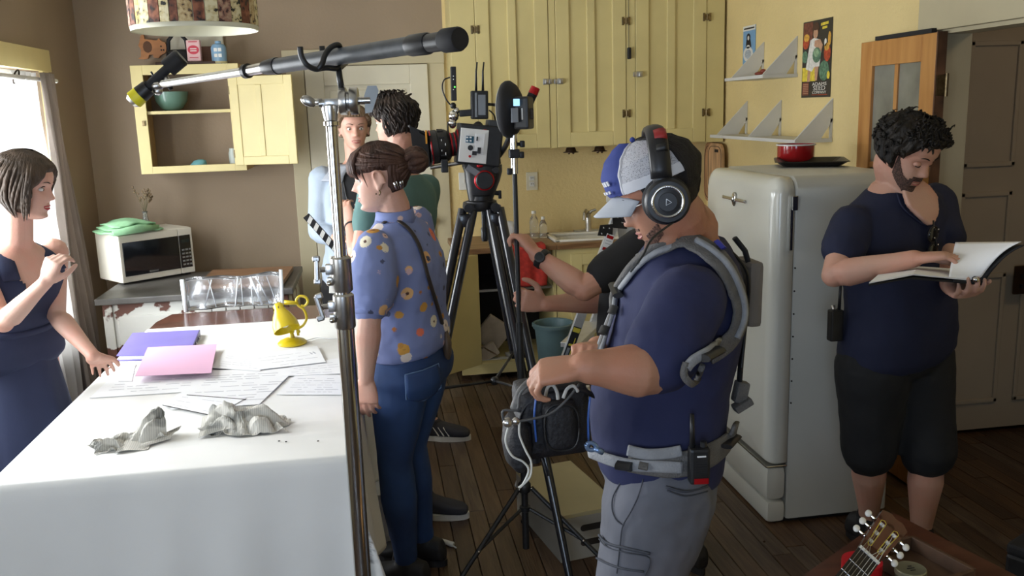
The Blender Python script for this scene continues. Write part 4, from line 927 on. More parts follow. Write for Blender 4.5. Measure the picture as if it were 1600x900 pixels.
# dark switch plate in the hall
p = PX(1592, 437, 2.75)
swp = empty('dark_switch_plate', (3.66, 3.85, 1.1), 'dark switch plate on the hall wall at the right edge', 'switch plate')
p = P(1597, 437, 3.855)
SC.objects['dark_switch_plate'].location = (p.x, 3.85, p.z-.07)
build('plate', MB().box((p.x, 3.852, p.z), (.09, .012, .14), None, .003), mat('bronze', (.06, .035, .02)), swp)
build('toggle', MB().box((p.x-.01, 3.842, p.z+.02), (.012, .014, .02)).box((p.x-.01, 3.842, p.z-.03), (.012, .014, .02)), m_black, swp)

# ------------------------------------------------------------------ low table with guitar, tape and jar
ZL = .46
tv = PZ(1395, 800, ZL); e1 = PZ(1257, 897, ZL); e2 = PZ(1577, 893, ZL)
u1 = (e1-tv).normalized(); u2 = (e2-tv).normalized()
tl = empty('coffee_table', tv+(u1+u2)*.4-V((0, 0, ZL)), 'low reddish brown wooden table in the bottom right corner', 'table')
m_rb = mat('red_brown_wood', (.065, .022, .012), .35, var=.3, vs=4, col2=(.12, .045, .025), stretch=(1, 6, 1), coat=.2)
tpts = [tv, tv+u1*.75, tv+u1*.75+u2*.62, tv+u2*.62]
build('tabletop', MB().prism([q-V((0, 0, .028)) for q in tpts], (0, 0, .027)), m_rb, tl)
build('apron', MB().prism([q-V((0, 0, .09)) for q in [tv+(u1+u2)*.04, tv+u1*.71+u2*.04, tv+u1*.71+u2*.58, tv+u1*.04+u2*.58]], (0, 0, .062)), m_rb, tl)
for i, j in ((.06, .06), (.69, .06), (.06, .56), (.69, .56)): q = tv+u1*i+u2*j; build('leg', MB().tube([(q.x, q.y, 0), (q.x, q.y, ZL-.08)], [.016, .026], 12), m_rb, tl, True)
# wooden tray box
bc_ = PZ(1440, 880, ZL+.03); rb_ = axes(u2, V((-u2.y, u2.x, 0)), V((0, 0, 1))); n2 = V((-u2.y, u2.x, 0))
bxo = empty('wooden_crate', V((bc_.x, bc_.y, ZL)), 'small open wooden crate on the low table behind the jar', 'crate')
m_cw = mat('crate_wood', (.075, .038, .02), .6, var=.3, vs=6, stretch=(6, 1, 1))
w1, w2, hh = .20, .14, .045; bc_ = V((bc_.x, bc_.y, ZL+.001))
build('crate_floor', MB().box(bc_+V((0, 0, .004)), (w1, w2, .008), rb_), m_cw, bxo)
for sg in (-1, 1):
    build('side_board', MB().box(bc_+n2*sg*(w2/2)+V((0, 0, hh/2)), (w1, .012, hh), rb_, .002), m_cw, bxo)
    build('end_board', MB().box(bc_+u2*sg*(w1/2)+V((0, 0, hh/2)), (.012, w2-.012, hh), rb_, .002), m_cw, bxo)
jp = PZ(1423, 888, ZL+.055)
jr = empty('glass_jar', V((jp.x, jp.y, ZL+.01)), 'squat jar with a round greenish lid inside the small crate', 'jar')
build('jar_body', MB().lathe((jp.x, jp.y, ZL+.0095), [(.033, 0), (.036, .006), (.036, .042)], seg=28), mat('jar_green', (.12, .13, .08), .15), jr, 40)
build('lid', MB().lathe((jp.x, jp.y, ZL+.042), [(.038, 0), (.038, .012), (.036, .014), (.030, .0125), (.005, .0125)], seg=32), mat('lid_tin', (.28, .27, .18), .3, .5, var=.15), jr, 40)
build('lid_print', MB().box((jp.x, jp.y, ZL+.0555), (.02, .004, .0006)).box((jp.x, jp.y-.01, ZL+.0555), (.014, .003, .0006)).box((jp.x+.003, jp.y+.01, ZL+.0555), (.01, .004, .0006)), m_dark, jr)
tp = PZ(1347, 876, ZL+.05)
tr_ = empty('tape_roll', V((tp.x, tp.y, ZL)), 'roll of red cloth tape lying on the low table under the guitar neck', 'tape')
build('tape', MB().lathe((tp.x, tp.y, ZL+.001), [(.028, 0), (.05, 0), (.05, .05), (.028, .05)], seg=40), mat('tape_red', (.50, .012, .02), .35, var=.04), tr_, 40)
build('core', MB().lathe((tp.x, tp.y, ZL+.001), [(.025, .0005), (.028, .0005), (.028, .0505), (.025, .0505), (.025, .0005)], seg=40, caps=False), mat('core_blue', (.55, .66, .80), .5), tr_, 40)
for k in range(3): build('core_print', MB().box((tp.x+.024*math.cos(.9+k*.35), tp.y+.024*math.sin(.9+k*.35), ZL+.03), (.006, .003, .018), rotz(.9+k*.35+PI/2)), mat('print_blue', (.05, .12, .4), .5), tr_)
# guitar : neck comes up from below the frame
g0 = P(1318, 920, 1.62); g1 = P(1359, 866, 1.68); g2 = P(1408, 806, 1.76)
gd = (g1-g0).normalized(); gside = gd.cross(V((0, -.75, .66))).normalized()*1; gup = gside.cross(gd).normalized()
if gup.dot(CAM-g1) < 0: gup = -gup; gside = -gside
scg = .0012
gt = empty('acoustic_guitar', g0-V((0, 0, 0)), 'classical guitar whose reddish slotted headstock rises at the bottom right', 'guitar')
m_gh = mat('guitar_head', (.09, .014, .010), .22, var=.2, vs=8, coat=.5); m_fb = mat('fretboard', (.012, .010, .012), .4)
def G(a, s_, u_=0): return g1+gd*a+gside*s_+gup*u_
# headstock with two slots from bars
hw0, hw1, HL = .026, .033, .125
m_pearl = mat('pearl', (.85, .84, .80), .25)
b = MB()
def bar(a0, s0, s1, a1, t0, t1): b.prism([G(a0, s0, -.014), G(a0, s1, -.014), G(a1, t1, -.014), G(a1, t0, -.014)], gup*.015)
bar(0, -hw0, -.019, HL-.02, -hw1, -.025); bar(0, .019, hw0, HL-.02, .025, hw1); bar(0, -.007, .007, HL-.02, -.009, .009)
bar(0, -hw0, hw0, .022, -hw0-.001, hw0+.001)
b.prism([G(HL-.03, -hw1, -.014), G(HL-.03, hw1, -.014), G(HL-.005, hw1+.001, -.014), G(HL+.005, .015, -.014), G(HL, 0, -.014), G(HL+.005, -.015, -.014), G(HL-.005, -hw1-.001, -.014)], gup*.015)
hs_ = build('headstock', b, m_gh, gt)
for sg in (-1, 1):
    build('slot_inlay', MB().tube([G(.02, sg*.0085, .001), G(HL-.03, sg*.0105, .001), G(HL-.026, sg*.017, .001), G(HL-.03, sg*.0235, .001), G(.02, sg*.0175, .001), G(.016, sg*.013, .001), G(.02, sg*.0085, .001)], .0009, 6), m_py, hs_)
    for k in range(3):
        a0 = .035+k*.028
        build('roller', MB().tube([G(a0, sg*.008, -.006), G(a0, sg*.024, -.006)], .0045, 12), m_pearl, gt, 40)
        pg = build('tuning_peg', MB().tube([G(a0, sg*.030, -.008), G(a0, sg*.044, -.008)], .003, 8).box(G(a0, sg*.034, -.010), (.010, .010, .008), None, .002), m_chrome, gt, 40)
        build('peg_button', MB().ell(G(a0, sg*.052, -.008), (.010, .008, .0055), axes(gd, gside, gup) if True else None, 2), m_pearl, pg, True)
build('nut', MB().prism([G(-.006, -.026, -.006), G(-.006, .026, -.006), G(0, .026, -.006), G(0, -.026, -.006)], gup*.010), m_pearl, gt)
b = MB().prism([G(-.34, -.029, -.008), G(-.34, .029, -.008), G(-.006, .026, -.008), G(-.006, -.026, -.008)], gup*.008)
build('fretboard', b, m_fb, gt)
for k in range(9):
    a0 = -.012-.036*(k+1)*(1-.025*k); build('fret', MB().tube([G(a0, -.0275, .001), G(a0, .0275, .001)], .0011, 6), m_chrome, gt)
for k in range(6):
    s0 = -.021+k*.0084; build('string', MB().tube([G(-.34, s0*1.1, .004), G(0, s0, .005), G(.035+(k % 3)*.028 if k > 2 else .035+(2-k)*.028, .015*(1 if k > 2 else -1), -.001)], .0006, 5), m_pearl if k > 2 else m_steel, gt)
b = MB(); b.tube([G(-.34, 0, -.016), G(-.1, 0, -.014), G(0, 0, -.012)], [.022, .02, .016], 12, .6, gup)
build('neck', b, m_gh, gt, True)
# body of the guitar below the frame
gb = G(-.52, 0, -.05); 
secs = []
for a_, w_ in [(-.33, .05), (-.345, .09), (-.38, .125), (-.44, .137), (-.50, .12), (-.54, .115), (-.60, .145), (-.68, .175), (-.75, .165), (-.80, .10), (-.815, .03)]: secs.append((a_, w_))
pts = [G(a_, w_, -.10) for a_, w_ in secs]+[G(a_, -w_, -.10) for a_, w_ in reversed(secs)]
build('guitar_body', MB().prism(pts, gup*.09), mat('guitar_spruce', (.45, .24, .09), .25, coat=.5), gt)
# ================================================================== PEOPLE
def interp(tab, z):
    if z <= tab[0][0]: return tab[0][1]
    for (a, b), (c, d) in zip(tab, tab[1:]):
        if z <= c: t = (z-a)/(c-a); t = t*t*(3-2*t)*.5+t*.5; return b+(d-b)*t
    return tab[-1][1]
HF = [(-.120, .030), (-.113, .066), (-.100, .083), (-.088, .080), (-.070, .083), (-.055, .083), (-.03, .080), (0, .079), (.018, .087), (.045, .088), (.075, .076), (.1, .050), (.115, .022), (.120, 0)]
HB = [(-.120, .010), (-.1, .012), (-.07, .035), (-.04, .072), (0, .094), (.035, .101), (.07, .092), (.095, .068), (.112, .034), (.120, 0)]
HS = [(-.120, .012), (-.108, .028), (-.09, .044), (-.07, .054), (-.04, .063), (0, .070), (.03, .076), (.06, .075), (.085, .062), (.105, .036), (.115, .018), (.120, 0)]
class Head:
    def __init__(s, c, fwd, up=V((0, 0, 1)), k=1.0, nose=1.0, chin=0):
        s.c = V(c); s.f = V(fwd).normalized(); s.l = V(up).cross(s.f).normalized(); s.u = s.f.cross(s.l).normalized(); s.k = k; s.nose = nose
        s.rot = axes(s.f, s.l, s.u)
    def loc(s, x, y, z): return s.c + s.rot @ (V((x, y, z))*s.k)
    def surf(s, a, z, off=0):        # a: 0 = face direction, + = towards the left ear
        f = interp(HF, z); b = interp(HB, z); sd = interp(HS, z); ca, sa = math.cos(a), math.sin(a)
        pw = 2.25; x = math.copysign(abs(ca)**(2/pw), ca)*(f if ca > 0 else b); y = math.copysign(abs(sa)**(2/pw), sa)*sd
        if ca > 0:
            g = lambda u, w: math.exp(-(u/w)**2)
            # nose
            if -.045 < z < .022:
                t = (.018-z)/.052; t = max(0, min(1, t)); amt = .004+.024*t**1.2
                if z < -.034: amt *= max(0, (z+.045)/.011)
                x += s.nose*amt*g(y, .0075+.0075*t)
                if t > .7: x += .006*g(abs(y)-.013, .006)*max(0, min(1, (z+.045)/.01))
            x -= .013*g(abs(y)-.030, .015)*g(z-.001, .012)
            x += .004*g(abs(y)-.03, .02)*g(z-.02, .007)
            x += .004*g(abs(y)-.040, .018)*g(z+.028, .018)
            x += .0055*g(y, .021)*g(z+.060, .0045)+.006*g(y, .018)*g(z+.0715, .005)
            x -= .003*g(y, .02)*g(z+.0655, .002)
            x -= .004*g(y, .02)*g(z+.084, .006)
            x += .004*g(y, .02)*g(z+.103, .01)
        n = V((ca, sa, .6*max(0, (z-.05)/.07)-.5*max(0, (-.08-z)/.04))).normalized()
        p = V((x, y, z))+n*off
        return s.c + s.rot @ (p*s.k)
    def mesh(s, mb):
        nz, na = 64, 84
        rings = []
        for i in range(nz):
            t = i/(nz-1); z = -.1195+.239*(.5-.5*math.cos(PI*t))*.35+.239*t*.65
            z = min(z, .1198)
            rings.append([s.surf(2*PI*k/na, z) for k in range(na)])
        mb.ring_join(rings)
        for sg in (-1, 1):          # ears
            r = s.rot @ Matrix.Rotation(sg*-.35, 3, 'Z')
            mb.ell(s.loc(-.004, sg*.076, -.006), (.019*s.k, .006*s.k, .031*s.k), r @ Matrix.Rotation(-.15, 3, 'Y'), 3)
            pts = []
            for k in range(13):
                a = -.6+k/12*4.6; pts.append(s.loc(-.006-.019*math.cos(a+.5)*-1*-1, sg*(.081+.003*math.sin(a)), .0+.029*math.sin(a)-.002))
            mb.tube(pts, .0042*s.k, 6)
            mb.ell(s.loc(.002, sg*.078, -.034), (.009*s.k, .006*s.k, .011*s.k), r, 2)
    def patch(s, name, fn, m, parent, na=72, nz=40, z0=-.119, z1=.1198, a0=-PI, a1=PI, disp=0):
        """shell following the head; fn(a,z)->thickness (negative = below the skin, left out)"""
        mb = MB(); g = []; w_ = []
        for i in range(nz+1):
            z = z0+(z1-z0)*i/nz; r = []; q = []
            for k in range(na+1):
                a = a0+(a1-a0)*k/na; t = fn(a, z); q.append(t); r.append(mb.bm.verts.new(s.surf(a, z, max(t, -.004))))
            g.append(r); w_.append(q)
        for i in range(nz):
            for k in range(na):
                if max(w_[i][k], w_[i+1][k], w_[i][k+1], w_[i+1][k+1]) > -.0005: mb.bm.faces.new((g[i][k], g[i][k+1], g[i+1][k+1], g[i+1][k]))
        loose = [v for v in mb.bm.verts if not v.link_faces]; bmesh.ops.delete(mb.bm, geom=loose, context='VERTS')
        bmesh.ops.remove_doubles(mb.bm, verts=mb.bm.verts[:], dist=.0002)
        return mb

def skin_mat(name, c, red=(.16, .02, .0)):
    m = mat(name, c, .52, var=.10, vs=9, sss=.12, bump=.08, bs=160, col2=(min(1, c[0]*1.08), c[1]*.90, c[2]*.86)); return m

def face_details(H, parent, skin, m_lip, m_brow, eyes='open', brow=True, lips=True, iris=(.10, .06, .03)):
    k = H.k
    m_eye = mat('eye_white', (.62, .58, .54), .25, var=0); m_iris = mat('iris_%.2f' % iris[0], iris, .15, var=0); m_lash = mat('lash', (.02, .012, .01), .7, var=0)
    for sg in (-1, 1):
        if eyes == 'open':
            e = build('eye', MB().ell(H.loc(.0635, sg*.0305, .0), (.0120*k, .0125*k, .0085*k), H.rot, 3), m_eye, parent, True)
            build('iris', MB().ell(H.loc(.0738, sg*.0300, -.0005), (.0022*k, .0050*k, .0052*k), H.rot, 2), m_iris, e, True)
            zz = .0075
        else:
            build('eyelid', MB().ell(H.loc(.0645, sg*.0305, -.001), (.0125*k, .0150*k, .0105*k), H.rot, 3), skin, parent, True); zz = -.0055
        pts = [H.surf(sg*math.atan2((.017+.027*t)/.07, .95), zz+(.0035 if eyes == 'open' else -.002)*math.sin(PI*t)*(1 if eyes == 'open' else 1), .0) for t in [q/8 for q in range(9)]]
        pts = [H.loc(.0755-.010*abs(t-.35)**1.3, sg*(.018+.026*t), zz+(.004 if eyes == 'open' else -.003)*math.sin(PI*t)) for t in [q/8 for q in range(9)]]
        build('lashes', MB().tube(pts, [.0008*k]+[.0015*k]*7+[.0007*k], 6), m_lash, parent, True)
        if brow:
            pts = [H.loc(.0885-.011*(t**1.8), sg*(.013+.036*t), .0225+.007*math.sin(PI*t*.75)-.002*t) for t in [q/8 for q in range(9)]]
            build('eyebrow', MB().tube(pts, [.0022*k, .0032*k, .0034*k, .0033*k, .003*k, .0026*k, .0021*k, .0015*k, .0007*k], 8, .6, H.u), m_brow, parent, True)
    if lips:
        def lf(a, z):
            y = a*.06
            hw = .40
            if abs(a) > hw: return -.01
            t = 1-abs(a)/hw
            up = -.0570-.003*(1-t)-.002*math.exp(-(a/.07)**2); lo = -.0775+.009*(1-t)**1.5
            if z > up or z < lo: return -.01
            return .0008
        mb = H.patch('lips', lf, m_lip, parent, 60, 40, -.082, -.053, -.5, .5)
        build('lips', mb, m_lip, parent, True)

def hand(mb, w_, d, palm, side, curl=(.5, .5, .5, .5), k=1.0, thumb=(.5, .5), spread=.06, bend=(1, 1, .8)):
    """w_: wrist, d: direction of the hand, palm: palm normal, side: +1 thumb on lateral +, curls in radians per joint"""
    d = V(d).normalized(); palm = (V(palm)-d*V(palm).dot(d)).normalized(); lat = d.cross(palm).normalized()*side   # lateral direction towards thumb
    w_ = V(w_); L = .088*k
    secs = []
    for t, hw, hd in [(-.12, .024, .018), (.05, .028, .017), (.35, .036, .0165), (.7, .041, .014), (.98, .041, .0115)]:
        secs.append((w_+d*(L*t), lat*hw*k, palm*hd*k))
    mb.loft(secs, 20, 2.6)
    ends = []
    for i, (off, ln, r) in enumerate([(.030, .074, .0088), (.0105, .083, .0090), (-.0095, .077, .0086), (-.029, .060, .0076)]):
        base = w_+d*(L*(.95 if i in (1, 2) else .90))+lat*off*k; dd = (d+lat*spread*(1.5-i)).normalized(); pts = [w_+d*(L*.55)+lat*off*.85*k, base]; ang = 0; p = base; c = curl[i]
        ax_ = lat
        for seg, f in zip((.46, .30, .24), bend):
            ang += c*f; v = (dd*math.cos(ang)+palm*math.sin(ang)); p = p+v*ln*seg*k; pts.append(p)
        rr = [r*k, r*1.02*k, r*.95*k, r*.88*k, r*.72*k]
        mb.tube(pts, rr, 10)
        for q, r_ in zip(pts[1:], rr[1:]): mb.sph(q, r_*.99, 2)
        ends.append(p)
    # thumb
    tb = w_+d*(L*.22)+lat*.026*k+palm*.006*k; sp_, cl = thumb
    v1 = (d*.62+lat*(.75*sp_+.15)+palm*.35*cl).normalized(); v2 = (d*.85+lat*(.35*sp_)+palm*.7*cl).normalized(); v3 = (d*.8-lat*.25*cl+palm*.8*cl+lat*.1).normalized()
    pts = [w_+d*L*.08+lat*.012*k, tb, tb+v1*.040*k, tb+v1*.040*k+v2*.032*k, tb+v1*.040*k+v2*.032*k+v3*.024*k]; rr = [.014*k, .0150*k, .0115*k, .0102*k, .0082*k]
    mb.tube(pts, rr, 10)
    for q, r_ in zip(pts[1:], rr[1:]): mb.sph(q, r_*.99, 2)
    return ends

def catm(tab, t):
    return interp(tab, t)
M_HW = [(-.16, .10), (-.08, .150), (.0, .172), (.12, .165), (.28, .146), (.42, .148), (.58, .163), (.72, .176), (.84, .172), (.91, .145), (.96, .095), (1.0, .062), (1.06, .056)]
M_HD = [(-.16, .07), (-.08, .105), (.0, .118), (.12, .115), (.28, .106), (.42, .108), (.58, .118), (.72, .120), (.84, .104), (.91, .085), (.96, .070), (1.0, .060), (1.06, .056)]
W_HW = [(-.16, .10), (-.08, .160), (.0, .178), (.12, .165), (.30, .122), (.42, .124), (.58, .140), (.72, .150), (.84, .146), (.91, .120), (.96, .075), (1.0, .048), (1.06, .045)]
W_HD = [(-.16, .07), (-.08, .112), (.0, .125), (.12, .112), (.30, .088), (.42, .092), (.58, .108), (.72, .108), (.84, .086), (.91, .070), (.96, .056), (1.0, .047), (1.06, .045)]
class Fig:
    """skeleton of a standing figure; all joints are room coordinates"""
    def __init__(s, pel, neck, cf, HWt=M_HW, HDt=M_HD, bw=1, bd=1, belly=0, pf=None, arch=.0):
        s.pel = V(pel); s.neck = V(neck); s.ax = (s.neck-s.pel).normalized(); s.T = (s.neck-s.pel).length
        cf = V((cf[0], cf[1], 0)).normalized(); s.f = (cf-s.ax*cf.dot(s.ax)).normalized(); s.l = s.ax.cross(s.f).normalized()
        pf = V((pf[0], pf[1], 0)).normalized() if pf else cf; s.pf = pf; s.pl = V((0, 0, 1)).cross(pf)
        s.HW, s.HD, s.bw, s.bd, s.belly, s.arch = HWt, HDt, bw, bd, belly, arch
    def dirs(s, t):
        k = max(0, min(1, t/.5)); f = (s.pf*(1-k)+s.f*k).normalized(); l = s.ax.cross(f).normalized(); f = l.cross(s.ax).normalized()*1; return l, (f if f.dot(s.f) > -9 else f)
    def sec(s, t, off=0, wk=1, dk=1):
        l, f = s.dirs(t); b = s.belly*math.exp(-((t-.28)/.24)**2)
        c = s.pel+s.ax*(s.T*t)+f*(b*.5+s.arch*math.sin(PI*max(0, min(1, t))))
        return (c, l*(catm(s.HW, t)*s.bw*wk+off), f*((catm(s.HD, t)*s.bd+b*.5)*dk+off))
    def torso(s, mb, t0=-.14, t1=1.04, off=0, n=22, seg=36): mb.loft([s.sec(t0+(t1-t0)*i/n, off) for i in range(n+1)], seg, 2.35)
    def shoulder(s, sg, w_=.165, t=.86, fwd=0, up=0): l, f = s.dirs(t); return s.pel+s.ax*(s.T*t+up)+l*(sg*w_)+f*fwd
    def hip(s, sg, w_=.088): return s.pel+s.pl*(sg*w_)+V((0, 0, -.03))
def fpts(a, b, n=4): return [a.lerp(b, i/n) for i in range(n+1)]
def arm(mb, sh, el, wr, k=1.0, off=0, upto=1.0):
    """tapering arm; upto: 0..1 shoulder->elbow, 1..2 to the wrist"""
    prof = [(0, .056), (.25, .050), (.6, .043), (1, .037), (1.18, .041), (1.4, .037), (1.75, .028), (2, .0245)]
    pts, rr = [], []
    for t, r in prof:
        if t > upto: break
        p = sh.lerp(el, t) if t <= 1 else el.lerp(wr, t-1); pts.append(p); rr.append(r*k+off)
    if pts and upto < 2 and prof[len(pts)-1][0] < upto:
        t = upto; p = sh.lerp(el, t) if t <= 1 else el.lerp(wr, t-1); pts.append(p); rr.append(interp(prof, t)*k+off)
    return pts, rr
def leg(hp, kn, an, k=1.0, off=0, upto=2.0):
    prof = [(0, .088), (.2, .086), (.5, .073), (.85, .055), (1, .051), (1.15, .052), (1.35, .055), (1.6, .044), (1.85, .034), (2, .034)]
    pts, rr = [], []
    for t, r in prof:
        if t > upto: break
        pts.append(hp.lerp(kn, t) if t <= 1 else kn.lerp(an, t-1)); rr.append(r*k+off)
    if prof[len(pts)-1][0] < upto:
        t = upto; pts.append(hp.lerp(kn, t) if t <= 1 else kn.lerp(an, t-1)); rr.append(interp(prof, t)*k+off)
    return pts, rr
def shoe(parent, an, d, m, m_sole, k=1.0, floor=0, stripes=None, name='shoe'):
    d = V((d[0], d[1], 0)).normalized(); l = V((-d.y, d.x, 0)); b = V((an.x, an.y, floor)); mb = MB()
    secs = []
    for t, hw, h in [(-.085, .022, .05), (-.07, .034, .085), (-.03, .038, .095), (.02, .040, .088), (.07, .045, .066), (.12, .049, .052), (.16, .043, .042), (.185, .022, .028)]:
        secs.append((b+d*t*k+V((0, 0, .022+h/2*.9)), l*hw*k, V((0, 0, h/2*k))))
    mb.loft(secs, 18, 2.6); mb.tube([an+V((0, 0, .02)), V((b.x, b.y, .07))], [.04*k, .042*k], 14)
    o = build(name, mb, m, parent, True); remesh(o, .006, 2)
    sp_ = MB(); pts = []
    for t in range(24):
        a = 2*PI*t/24; x = math.cos(a); y = math.sin(a); pts.append(b+d*((.05+.142*x)*k)+l*((.047 if x > -.2 else .038)*y*k)+V((0, 0, .001)))
    sp_.prism(pts, (0, 0, .026)); build('sole', sp_, m_sole, o)
    if stripes:
        for i in range(3):
            t = .01+i*.026
            for sg in (-1, 1): build('stripe', MB().tube([b+d*(t+.03)*k+l*sg*.047*k+V((0, 0, .034)), b+d*(t)*k+l*sg*.036*k+V((0, 0, .078))], .005, 6, .5), stripes, o)
    return o
def hair_cap(H, name, fn, m, parent, ridge=.002, freq=40, strands=(), seed=1, r0=.003, label=None, disp=0):
    def f2(a, z):
        t = fn(a, z)
        if t > 0: t += ridge*math.sin(freq*a+2.5*math.sin(z*45+seed)+z*30)*min(1, t/.006)
        return t
    mb = H.patch(name, f2, m, parent, 160, 70)
    for pts, r in strands:
        n = len(pts); mb.tube(pts, [r*(.35+.65*math.sin(PI*min(1, .25+.7*i/(n-1)))) if i < n-1 else r*.12 for i in range(n)], 6)
    return build(name, mb, m, parent, True, label=label)
def hair_mat(name, c, c2, wav=True):
    return mat(name, c, .55, var=.3, vs=30, col2=c2, stretch=(1, 1, .25), bump=.5, bs=120, spec=.3)
def cloth_mat(name, c, var=.07, bump=.35, bs=14, rough=.85): return mat(name, c, rough, var=var, vs=7, bump=bump, bs=bs, det=4)
def seam(parent, name, pts, r, m): return build(name, MB().tube(smooth_pts([V(p) for p in pts], 4), r, 6), m, parent, True)

SK = skin_mat('skin_fair', (.55, .33, .25)); SKW = skin_mat('skin_pale', (.60, .38, .30)); SKT = skin_mat('skin_tan', (.43, .22, .14)); SKR = skin_mat('skin_warm', (.50, .28, .20))
M_LIP = mat('lip', (.40, .14, .12), .4, var=.05); M_LIPR = mat('lipstick', (.38, .02, .03), .35, var=.05)

# ------------------------------------------------------------------ A: woman in navy at the left of the table
A = Fig(P(14, 545, 3.22)+V((0, 0, 0)), P(27, 380, 3.16), (.86, -.52), W_HW, W_HD, 1.0, .95)
pa = empty('person', (A.pel.x, A.pel.y, 0), 'woman in a sleeveless navy V-neck outfit touching papers at the table left side', 'person')
Ha = Head(P(40, 290, 3.13), (.975, -.06, -.20), k=.90)
b = MB(); Ha.mesh(b); A.torso(b, -.12, 1.02, 0)
b.limb([A.neck-A.ax*.03, A.neck+A.ax*.03, Ha.loc(-.022, 0, -.07)], [.052, .047, .046])
shR = A.shoulder(-1, .155, .86); elR = P(6, 505, 2.98); wrR = P(72, 440, 2.90)
shL = A.shoulder(1, .150, .86); elL = P(88, 492, 3.22); wrL = P(146, 556, 3.04)
for s_, e_, w_ in ((shR, elR, wrR), (shL, elL, wrL)):
    pts, rr = arm(b, s_, e_, w_, .86, 0, 2.0); b.limb(pts, rr)
hand(b, wrR, (P(86, 402, 2.90)-wrR), V((.55, .8, .1)), -1, (.75, .85, .95, 1.05), .84, (.5, .8), .05)
hand(b, wrL, (PZ(180, 582, .79)-wrL)+V((0, 0, -.01)), V((.1, -.3, -1)), -1, (.28, .34, .4, .45), .88, (.7, .3), .09)
hipR, hipL = A.hip(-1), A.hip(1)
knR, anR = V((hipR.x-.03, hipR.y-.02, .48)), V((hipR.x-.05, hipR.y+.03, .09)); knL, anL = V((hipL.x+.02, hipL.y, .48)), V((hipL.x+.02, hipL.y+.05, .09))
for h_, k_, a_ in ((hipR, knR, anR), (hipL, knL, anL)):
    pts, rr = leg(h_, k_, a_, .92); b.limb(pts, rr)
remesh(build('body', b, SKW, pa, True), .0045, 3)
m_navy = cloth_mat('navy_crepe', (.018, .025, .065), bs=9)
# dress bodice with a V opening: two front panels left and right of the opening plus the back
b = MB()
def bod(sgn):
    secs = []
    for i in range(15):
        t = -.1+i*.068
        c, l, f = A.sec(t, .011)
        secs.append((c, l, f))
    return secs
nb = 44; rings = []
ring_n = 120
vs = []
for i in range(nb+1):
    t = -.12+i*(.84+.12)/nb; c, l, f = A.sec(t, .010); rr = []
    for k in range(ring_n):
        a = 2*PI*k/ring_n; ct, st = math.cos(a), math.sin(a)
        rr.append(c+l*math.copysign(abs(ct)**.85, ct)+f*math.copysign(abs(st)**.85, st))
    vs.append(rr)
for i, rr in enumerate(vs): pass
g = [[b.bm.verts.new(p) for p in rr] for rr in vs]
vt = [-.12+i*(.96)/nb for i in range(nb+1)]
for i in range(nb):
    for k in range(ring_n):
        k2 = (k+1) % ring_n; a = 2*PI*(k+.5)/ring_n; t = (vt[i]+vt[i+1])/2
        front = math.sin(a) > 0; w_ = abs(math.cos(a))
        if front and t > .60 and w_ < (t-.60)*2.0: continue        # neckline V
        if t > .74 and w_ > .93: continue                            # armholes
        b.bm.faces.new((g[i][k], g[i][k2], g[i+1][k2], g[i+1][k]))
loose = [v for v in b.bm.verts if not v.link_faces]; bmesh.ops.delete(b.bm, geom=loose, context='VERTS')
for sg in (-1, 1):   # shoulder straps
    pf = []
    for q in range(9):
        th = q/8; t = .80+.135*math.sin(PI*th)**.75; c, l, f = A.sec(t, .009)
        pf.append(c+l*sg*.60+f*math.cos(PI*th)*(1.0 if t < .86 else .9))
    b.tube(pf, .025, 12, .28, A.ax)
o = build('dress_bodice', b, m_navy, pa, True); sm = o.modifiers.new('thick', 'SOLIDIFY'); sm.thickness = .004; sm.offset = 1
b = MB()
secs = []
for z_, t in [(A.pel.z+.12, None), (A.pel.z+.02, None), (A.pel.z-.12, None), (.6, None), (.42, None), (.24, None), (.10, None)]:
    k_ = (A.pel.z+.12-z_)/(A.pel.z+.02); hw = .125+.085*min(1, k_*1.3); hd = .10+.10*min(1, k_*1.3)
    secs.append((V((A.pel.x+.03*k_, A.pel.y, z_)), A.pl*hw, A.pf*hd))
rings = []
for j, (c, l, f) in enumerate(secs):
    rings.append([c+l*math.cos(2*PI*k/72)*(1+.05*j/6*math.sin(k*2*PI/72*11))+f*math.sin(2*PI*k/72)*(1+.07*j/6*math.sin(k*2*PI/72*9+1)) for k in range(72)])
b.ring_join(rings); build('skirt', b, m_navy, pa, True)
b = MB().loft([A.sec(.24, .017), A.sec(.29, .018)], 36); build('waist_seam', b, m_navy, pa, True)
M_HA = hair_mat('hair_dark_blond', (.035, .024, .016), (.085, .058, .04))
def ha(a, z):
    aa = abs(a)
    edge = .062-.10*max(0, aa-.35) if aa < 1.0 else -.03 - .10*max(0, aa-1.0)
    if aa > 1.25: edge = -.095
    th = .014+.010*min(1, aa/1.5)
    return th*min(1, (z-edge)/.02) if z > edge-.01 else -.01
st = []; rn = random.Random(2)
for k in range(90):
    sg = rn.choice((-1, 1)); a1 = sg*rn.uniform(1.15, 3.1); a0 = a1*rn.uniform(.75, .95); zt = rn.uniform(.03, .1); zl = rn.uniform(-.118, -.085)
    st.append(([Ha.surf(a0+(a1-a0)*t, zt+(zl-zt)*t, .018+.012*math.sin(PI*t)) for t in [q/6 for q in range(7)]], rn.uniform(.004, .008)))
hair_cap(Ha, 'hair', ha, M_HA, pa, .0015, 55, st)
face_details(Ha, pa, SKW, M_LIPR, M_HA, 'open')

